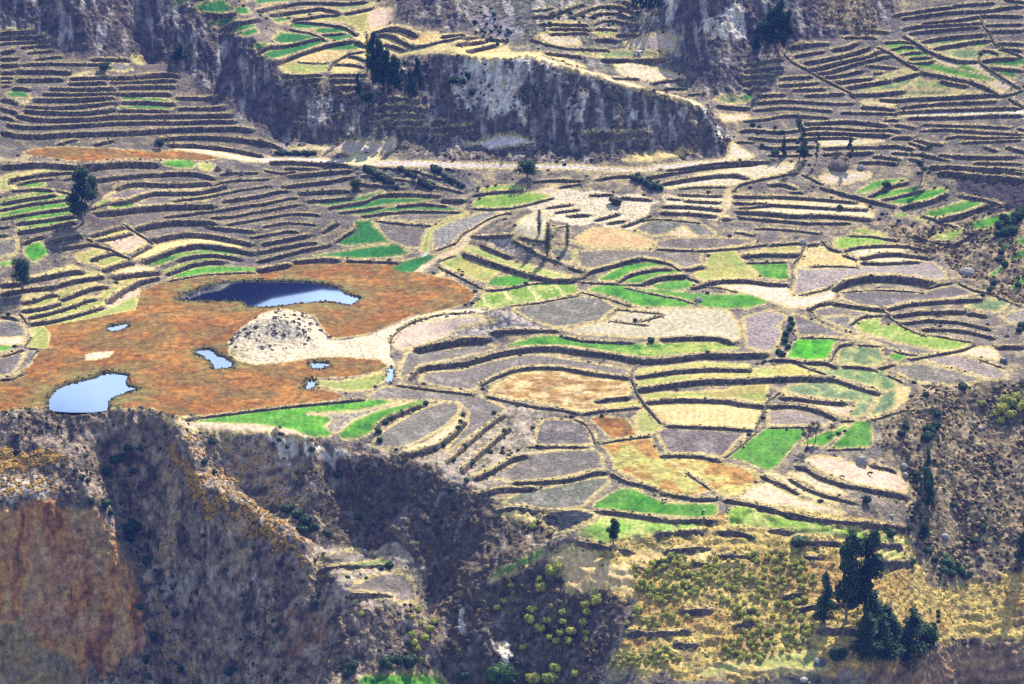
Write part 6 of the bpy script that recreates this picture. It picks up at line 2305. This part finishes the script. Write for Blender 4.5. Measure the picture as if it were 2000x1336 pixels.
for a, b, s in [(815, 1195, 16), (822, 1220, 14), (805, 1208, 12), (840, 1232, 20), (846, 1218, 16), (830, 1248, 18), (808, 1260, 18), (812, 1272, 16), (820, 1290, 14), (804, 1242, 15), (852, 1215, 12), (796, 1195, 11), (705, 1202, 13)]:
    bush(a, b, s, 'yel', LE, GE)
GF = 'dark bushes on the near cliffs'
LF = 'dark green bush on the shadowed near cliff'
for a, b, s in [(205, 990, 22), (215, 1005, 16), (208, 925, 20), (225, 905, 22), (238, 900, 20), (260, 925, 14), (160, 935, 14), (172, 942, 12), (245, 1040, 24), (262, 1030, 22), (255, 1055, 20), (270, 1035, 16), (288, 1100, 22),
                (250, 880, 18), (275, 880, 14), (415, 868, 18), (400, 905, 14), (418, 925, 12), (300, 1245, 20), (272, 1190, 14), (342, 1205, 14), (285, 1290, 18), (290, 1325, 16), (560, 1000, 26), (580, 1010, 22), (596, 1022, 24),
                (610, 1035, 24), (590, 1040, 22), (640, 1045, 18), (700, 1012, 14), (540, 1235, 14), (350, 1312, 14), (450, 1320, 22), (680, 1320, 24), (690, 1305, 20), (755, 1300, 30), (800, 1300, 34), (780, 1295, 22), (905, 1325, 22),
                (760, 1108, 16), (745, 1112, 12), (180, 980, 14), (545, 862, 10), (610, 880, 12), (700, 920, 14), (660, 930, 16)]:
    bush(a, b, s, 'dark', LF, GF)
bush(975, 1334, 60, 'green', 'broad low green bush at the bottom edge')
GHh = 'dark bushes along the cliff shelf walls'
LH = 'dark bush growing along the cliff shelf walls'
for a, b, s in [(740, 846, 15), (752, 828, 13), (742, 862, 13), (765, 820, 12), (785, 808, 11), (832, 790, 11), (808, 800, 10), (895, 838, 12), (900, 825, 10), (905, 812, 9), (865, 870, 13), (850, 880, 11), (885, 902, 12), (908, 875, 12), (920, 905, 14),
                (958, 885, 10), (985, 845, 10), (965, 808, 9), (825, 885, 11), (912, 940, 12), (880, 960, 13)]:
    bush(a, b, s, 'dark', LH, GHh)
GI = 'dark bushes on the rough right slope'
for a, b, s, kd in [(1810, 860, 24, 'dark'), (1818, 845, 24, 'dark'), (1828, 835, 20, 'dark'), (1830, 812, 16, 'dark'), (1808, 772, 12, 'dark'), (1770, 835, 14, 'dark'), (1760, 850, 16, 'dark'), (1860, 990, 14, 'dark'), (1775, 1035, 14, 'dark'),
                    (1738, 1048, 24, 'dark'), (1812, 1080, 18, 'green'), (1826, 1096, 16, 'dark'), (1780, 1104, 18, 'dark'), (1880, 760, 18, 'dark'), (1900, 1060, 16, 'dark'), (1920, 1035, 14, 'dark'), (1790, 930, 14, 'dark'), (1660, 1148, 12, 'dark')]:
    bush(a, b, s, kd, 'dark bush in the rough brown slope at the right', GI)
for a, b, s in [(1850, 1105, 26), (1862, 1112, 24), (1876, 1118, 22), (1845, 1120, 20), (1860, 1124, 22), (1885, 1128, 18)]:
    bush(a, b, s, 'green', 'green shrub of the patch on the rough right slope', 'green shrubs patched together on the rough right slope')
for a, b, s in [(1955, 805, 30), (1972, 790, 26), (1985, 780, 22), (1992, 800, 26), (1962, 785, 22), (1945, 812, 18), (1972, 815, 24), (1918, 792, 16), (1955, 825, 18)]:
    bush(a, b, s, 'yel', 'pale green dome shaped shrub above the rough right slope', 'pale green dome shrubs above the rough right slope')
bush(1692, 982, 18, 'olive', 'single olive bush on the dark curved terrace wall', None, 1.3)
bush(1272, 668, 14, 'dark', 'single dark bush on the wall over the very long green terrace')
bush(1241, 628, 9, 'dark', 'small dark bush beside the small ruin')
bush(1731, 365, 16, 'dark', 'dark bush on the highest slanting green strip')
bush(1641, 408, 12, 'dark', 'dark bush in the right terrace flight beside the cream strip')
bush(1915, 108, 9, 'dark', 'small bush inside the oval grey-green plot')
bush(1560, 1062, 40, 'olive', 'wide olive bush against the dark terrace wall', None, .7)
bush(1203, 398, 26, 'grey', 'greyish bush among pale terraces right of the lime lens field', None, .8)
GJ = 'dark bushes along the lane above the pale terraces'
for a, b, s in [(1238, 352, 14), (1250, 355, 16), (1262, 362, 18), (1275, 368, 18), (1288, 370, 14), (1245, 345, 12), (1268, 352, 12)]:
    bush(a, b, s, 'dark', 'dark bush in the clump above the pale terraces by the lane', GJ)
GK = 'dark hedge bushes above the gravel road'
for n_ in range(14):
    bush(540 + n_ * 5.8, 301 + (n_ % 3), 8 + (n_ % 4), 'dark', 'dark bush of the hedge line above the gravel road', GK, 1.1)
GL = 'greyish hedge bushes below the gravel road'
for n_ in range(26):
    bush(715 + (n_ * 47) % 195, 330 + (n_ * 29) % 40, 12 + (n_ * 5) % 10, ['dark', 'grey', 'olive'][n_ % 3], 'greyish dark bush of the hedges below the gravel road', GL)
GM = 'dark bushes on the wall beside the vivid green square'
for a, b, s in [(1545, 625, 12), (1547, 635, 12), (1542, 645, 14), (1535, 655, 14), (1532, 668, 14), (1538, 680, 12), (1520, 690, 12), (1528, 695, 14)]:
    bush(a, b, s, 'dark', 'dark bush on the curving wall beside the vivid green square', GM)
GN = 'dark bushes on the bank at the right edge'
for a, b, s in [(1955, 445, 22), (1965, 460, 26), (1975, 440, 24), (1985, 430, 26), (1995, 418, 24), (1960, 430, 20), (1978, 455, 22), (1950, 462, 16), (1955, 495, 14), (1962, 520, 16), (1950, 510, 12), (1940, 555, 14), (1932, 568, 12), (1990, 560, 14),
                (1995, 640, 18), (1990, 648, 14)]:
    bush(a, b, s, 'dark', 'dark bush on the steep bank at the right', GN)
spread_bushes([(1440, 245), (1560, 240), (1570, 300), (1500, 290), (1440, 275)], 10, 7, 11, 'dark', 'small dark bush on the scrubby bank by the canal', 'small dark bushes on the canal bank')
spread_bushes([(905, 30), (960, 25), (1000, 60), (990, 95), (960, 90), (920, 60)], 26, 6, 10, 'olive', 'small bush in the blue shaded far gully', 'small bushes in the blue far gully')
spread_bushes([(1060, 10), (1260, 10), (1250, 45), (1150, 55), (1060, 50)], 22, 6, 10, 'dark', 'small dark bush on the blue shaded far slope', 'small dark bushes on the far shaded slope')

ORDF = ['first', 'second', 'third', 'fourth', 'fifth', 'sixth', 'seventh', 'eighth', 'ninth', 'tenth', 'eleventh', 'twelfth', 'thirteenth', 'fourteenth', 'fifteenth', 'sixteenth',
        'seventeenth', 'eighteenth', 'nineteenth', 'twentieth']


def ordf(n):
    if n < 20:
        return ORDF[n]
    t_, u_ = divmod(n + 1, 10)
    w_ = {2: 'twent', 3: 'thirt', 4: 'fort', 5: 'fift'}[t_]
    return w_ + 'ieth' if u_ == 0 else w_ + 'y-' + ORDF[u_ - 1]


REQ.sort(key=lambda q: -q['s'] / q['y'])
TOP, REST = REQ[:296], REQ[296:]
for g_ in sorted({q['group'] for q in TOP if q['group']}):
    mem = sorted([q for q in TOP if q['group'] == g_], key=lambda q: q['x'] / q['y'])
    if 1 < len(mem) <= 50:
        for i_, q in enumerate(mem):
            q['label'] = ('leftmost' if i_ == 0 else 'rightmost' if i_ == len(mem) - 1 else ordf(i_) + ' from the left') + ' of the ' + g_
for q in TOP:
    o = link('bush', bush_mesh(q['kind'], int(rng.integers(0, 4))), label=q['label'], category='bush', group=q['group'])
    o.location = (q['x'], q['y'], float(Hat(H, q['x'], q['y'])) - .1 * q['s'])
    o.scale = (q['s'], q['s'], q['s'] * q['tall'])
    o.rotation_euler = (0, 0, float(rng.random() * 6.28))
for kind_, nm_, lb_ in (('yel', 'low_shrubbery', 'smallest yellow-green shrubs filling the golden slope'), (None, 'undergrowth', 'small dark shrubs of the hedges and far gullies')):
    bv, bq, bc, of_ = [], [], [], 0
    for q in REST:
        if (q['kind'] == 'yel') != (kind_ == 'yel'):
            continue
        me = bush_mesh(q['kind'], int(rng.integers(0, 4)))
        v_ = np.empty(len(me.vertices) * 3, np.float32)
        me.vertices.foreach_get('co', v_)
        c_ = np.empty(len(me.vertices) * 4, np.float32)
        me.attributes['Col'].data.foreach_get('color', c_)
        v_ = v_.reshape(-1, 3)[::1] * [q['s'], q['s'], q['s'] * q['tall']] + [q['x'], q['y'], float(Hat(H, q['x'], q['y'])) - .1 * q['s']]
        bv.append(v_)
        q_ = np.empty(len(me.loops), np.int32)
        me.loops.foreach_get('vertex_index', q_)
        bq.append(q_.reshape(-1, 4) + of_)
        bc.append(c_.reshape(-1, 4)[:, :3])
        of_ += len(v_)
    if bv:
        link(nm_, mesh_np(nm_, np.concatenate(bv), quads=np.concatenate(bq), material=M['leaf_yellow' if kind_ == 'yel' else 'leaf'], col=np.concatenate(bc)), kind='stuff', label=lb_)

# ---------------------------------------------------------------- boulders, mounds, hut
def rock(name, px, py, wpx, hpx, material, label, seed, pointed=0.0, cat='boulder', group=None):
    r = np.random.default_rng(seed)
    import bmesh
    bm = bmesh.new()
    bmesh.ops.create_icosphere(bm, subdivisions=3, radius=1)
    for v in bm.verts:
        d = v.co.copy()
        n_ = float(vnoise(np.array([d.x * 1.7 + 5 + seed]), np.array([d.y * 1.7 + d.z * 1.3 + 9]), seed)[0])
        q = .75 + .5 * n_
        v.co = d * q
        v.co.z = min(v.co.z, .88)
        if pointed and v.co.z > 0:
            v.co.x *= 1 - pointed * min(1, v.co.z)
            v.co.y *= 1 - pointed * min(1, v.co.z)
    me = bpy.data.meshes.new(name)
    bm.to_mesh(me)
    bm.free()
    me.materials.append(material)
    x, y, z = ground_at(px, py)
    s = math.hypot(y, ZC) / FPX
    o = link(name, me, label=label, category=cat, group=group)
    o.location = (x, y, z + hpx * s * .08)
    o.scale = (wpx * s * .55, wpx * s * .5, hpx * s * .72)
    o.rotation_euler = (0, 0, r.random() * 6)
    return o


rock('boulder', 1683, 905, 22, 20, M['stone'], 'big grey block of rock on the cream field\'s far edge', 3)
rock('boulder', 1364, 588, 16, 11, M['stone'], 'lone grey boulder between two bright green fields', 4, .3)
rock('boulder', 1601, 1296, 24, 14, M['dark_stone'], 'rounded dark boulder on the grassy flat beside a low tree', 5)
rock('boulder', 1741, 1008, 9, 6, M['pale_stone'], 'small white stone on the dark bank below the curved walls', 6)
rock('boulder', 1826, 1258, 14, 5, M['pale_stone'], 'flat white stone above the brown earth cliff', 7)
rock('boulder', 712, 1077, 8, 6, M['pale_stone'], 'white stone at the upper ledge field in the bowl', 8)
rock('boulder', 1682, 329, 16, 10, M['stone'], 'grey boulder right of the round stone mound', 9, .3)
rock('boulder', 1890, 532, 30, 12, M['stone'], 'large grey outcrop at the corner of the wide pale fallow', 10, .3)
rock('boulder', 1568, 474, 16, 9, M['stone'], 'grey outcrop where the crooked wall begins', 11, .2)
rock('boulder', 1766, 914, 14, 12, M['stone'], 'grey rock beside the cream field\'s right end', 12)
rock('boulder', 1768, 930, 12, 10, M['stone'], 'lower grey rock beside the cream field\'s right end', 13)
rock('boulder', 1903, 827, 9, 6, M['pale_stone'], 'upper pale stone on the bare track of the right slope', 14)
rock('boulder', 1914, 837, 11, 6, M['pale_stone'], 'lower pale stone on the bare track of the right slope', 15)
rock('boulder', 1845, 1048, 14, 8, M['pale_stone'], 'pale rock low on the rough right slope', 16)
rock('boulder', 1570, 1328, 16, 7, M['pale_stone'], 'pale stone at the bottom edge under the grassy flat', 17)
rock('boulder', 1960, 706, 14, 10, M['dark_stone'], 'dark rock on the cream plot at the right', 18)
rock('stone_mound', 1638, 325, 36, 19, M['rubble'], 'round stone mound beside the two tiered tree', 21, .45, 'stone mound')
GO = 'stone mounds by the upper orange meadow'
rock('stone_mound', 426, 331, 13, 11, M['rubble'], 'leftmost of three small stone mounds near the orange upper meadow', 22, .5, 'stone mound', GO)
rock('stone_mound', 447, 336, 13, 10, M['rubble'], 'middle of three small stone mounds near the orange upper meadow', 23, .5, 'stone mound', GO)
rock('stone_mound', 472, 342, 11, 13, M['rubble'], 'rightmost of three small stone mounds near the orange upper meadow', 24, .6, 'stone mound', GO)


def box(name, lo, hi, material, parent=None):
    x0, y0, z0 = lo
    x1, y1, z1 = hi
    v = np.array([(x0, y0, z0), (x1, y0, z0), (x1, y1, z0), (x0, y1, z0), (x0, y0, z1), (x1, y0, z1), (x1, y1, z1), (x0, y1, z1)])
    q = np.array([(0, 3, 2, 1), (4, 5, 6, 7), (0, 1, 5, 4), (1, 2, 6, 5), (2, 3, 7, 6), (3, 0, 4, 7)])
    return link(name, mesh_np(name, v, quads=q, material=material), parent=parent)


hx, hy, hz = ground_at(1247, 107)
hut = bpy.data.objects.new('hut', None)
C.objects.link(hut)
hut.location = (hx, hy, hz)
hut['label'], hut['category'] = 'tiny whitewashed hut on the side valley\'s near brink', 'hut'
box('wall', (-1.7, -1.2, -.4), (1.7, 1.2, 1.5), M['plaster'], hut)
v = np.array([(-2, -1.5, 1.45), (2, -1.5, 1.45), (2, 1.5, 1.45), (-2, 1.5, 1.45), (-2, 0, 2.3), (2, 0, 2.3)])
link('roof', mesh_np('roof', v, quads=np.array([(0, 1, 5, 4), (2, 3, 4, 5), (0, 3, 2, 1)]), tris=np.array([(0, 4, 3), (1, 2, 5)]), material=M['tin']), parent=hut)
box('door', (-.4, -1.26, -.3), (.4, -1.203, 1.2), M['door'], hut)

# ---------------------------------------------------------------- animals
mcow = bpy.data.materials.new('cow_hide')
mcow.use_nodes = True
nt_ = mcow.node_tree
tc_ = nt_.nodes.new('ShaderNodeTexCoord')
nn_ = nt_.nodes.new('ShaderNodeTexNoise')
nn_.inputs['Scale'].default_value = 1.6
rp_ = nt_.nodes.new('ShaderNodeValToRGB')
rp_.color_ramp.elements[0].position = .54
rp_.color_ramp.elements[0].color = (.015, .014, .014, 1)
rp_.color_ramp.elements[1].position = .57
rp_.color_ramp.elements[1].color = (.6, .58, .54, 1)
nt_.links.new(tc_.outputs['Object'], nn_.inputs['Vector'])
nt_.links.new(nn_.outputs['Fac'], rp_.inputs['Fac'])
nt_.links.new(rp_.outputs['Color'], nt_.nodes['Principled BSDF'].inputs['Base Color'])
mdark = mat('dark_hide', attr=False, col=(.03, .024, .02), col2=(.05, .04, .03), scale=3, amt=.2, bump_=0)


def cow_mesh(name, material, head_down=True):
    vs_ = [(-.75, 0, 1.1), (0, 0, 1.08), (.65, 0, 1.15), (1.0, 0, 1.2 if not head_down else 1.0), (1.25, 0, 1.35 if not head_down else .62), (1.5, 0, 1.2 if not head_down else .3)]
    ed_ = [(0, 1), (1, 2), (2, 3), (3, 4), (4, 5)]
    rad = [.33, .40, .36, .2, .16, .1]

    def add(p, co, r_):
        vs_.append(co)
        ed_.append((p, len(vs_) - 1))
        rad.append(r_)
        return len(vs_) - 1
    for s_ in (-1, 1):
        a = add(0, (-.72, s_ * .24, .78), .17)
        b_ = add(a, (-.86, s_ * .24, .42), .085)
        add(b_, (-.8, s_ * .24, .02), .06)
        a = add(2, (.6, s_ * .22, .75), .15)
        b_ = add(a, (.62, s_ * .22, .4), .08)
        add(b_, (.6, s_ * .22, .02), .06)
        add(4, (vs_[4][0] - .05, s_ * .22, vs_[4][2] + .12), .05)
    a = add(0, (-1.05, 0, 1.05), .05)
    add(a, (-1.12, 0, .55), .035)
    me = bpy.data.meshes.new(name)
    me.from_pydata(vs_, ed_, [])
    o = bpy.data.objects.new(name, me)
    C.objects.link(o)
    md = o.modifiers.new('skin', 'SKIN')
    for i, r_ in enumerate(rad):
        me.skin_vertices[0].data[i].radius = (r_, r_)
    me.skin_vertices[0].data[0].use_root = True
    sb = o.modifiers.new('sub', 'SUBSURF')
    sb.levels = sb.render_levels = 1
    dg = bpy.context.evaluated_depsgraph_get()
    res = bpy.data.meshes.new_from_object(o.evaluated_get(dg))
    bpy.data.objects.remove(o)
    res.materials.clear()
    res.materials.append(material)
    return res


cm1, cm2 = cow_mesh('cow', mcow), cow_mesh('dark_cow', mdark)
for me, px, py, rz, s, lb in [(cm1, 1297, 980, .4, 1.0, 'black and white cow at the far rim of the bright green field'), (cm1, 1374, 1002, 1.7, 1.05, 'black and white cow at the right end of the bright green field'),
                              (cm1, 1422, 999, 2.0, 1.0, 'black and white cow on the yellow-green meadow right of the green field'), (cm2, 1699, 928, .2, 1.0, 'dark cow at the middle of the broad cream field'),
                              (cm2, 1645, 934, 2.9, .85, 'small dark cow at the near edge of the broad cream field'), (cm2, 896, 530, .9, .9, 'upper dark cow on the pale olive field under a tall wall'),
                              (cm2, 904, 534, 2.4, .85, 'lower dark cow on the pale olive field under a tall wall')]:
    x, y, z = ground_at(px, py)
    o = link('cow', me, label=lb, category='cow', group='grazing cows')
    o.location = (x, y, z)
    o.rotation_euler = (0, 0, rz)
    o.scale = (s, s, s)

# ---------------------------------------------------------------- the air
hz_m = bpy.data.materials.new('air')
hz_m.use_nodes = True
nt_ = hz_m.node_tree
nt_.nodes.clear()
out_ = nt_.nodes.new('ShaderNodeOutputMaterial')
vol_ = nt_.nodes.new('ShaderNodeVolumePrincipled')
vol_.inputs['Color'].default_value = (.1, .22, 1.0, 1)
vol_.inputs['Density'].default_value = .00006
vol_.inputs['Anisotropy'].default_value = 0
nt_.links.new(vol_.outputs[0], out_.inputs['Volume'])
ztop = max(float(GZ.max()), float(H.max()), ZC) + 12
zbot = min(float(GZ.min()), float(H.min())) - 1
hzo = box('haze', (-2650, -350, zbot), (2650, 3050, ztop), hz_m)
hzo['kind'] = 'stuff'
hzo['label'] = 'thin blue mountain haze'
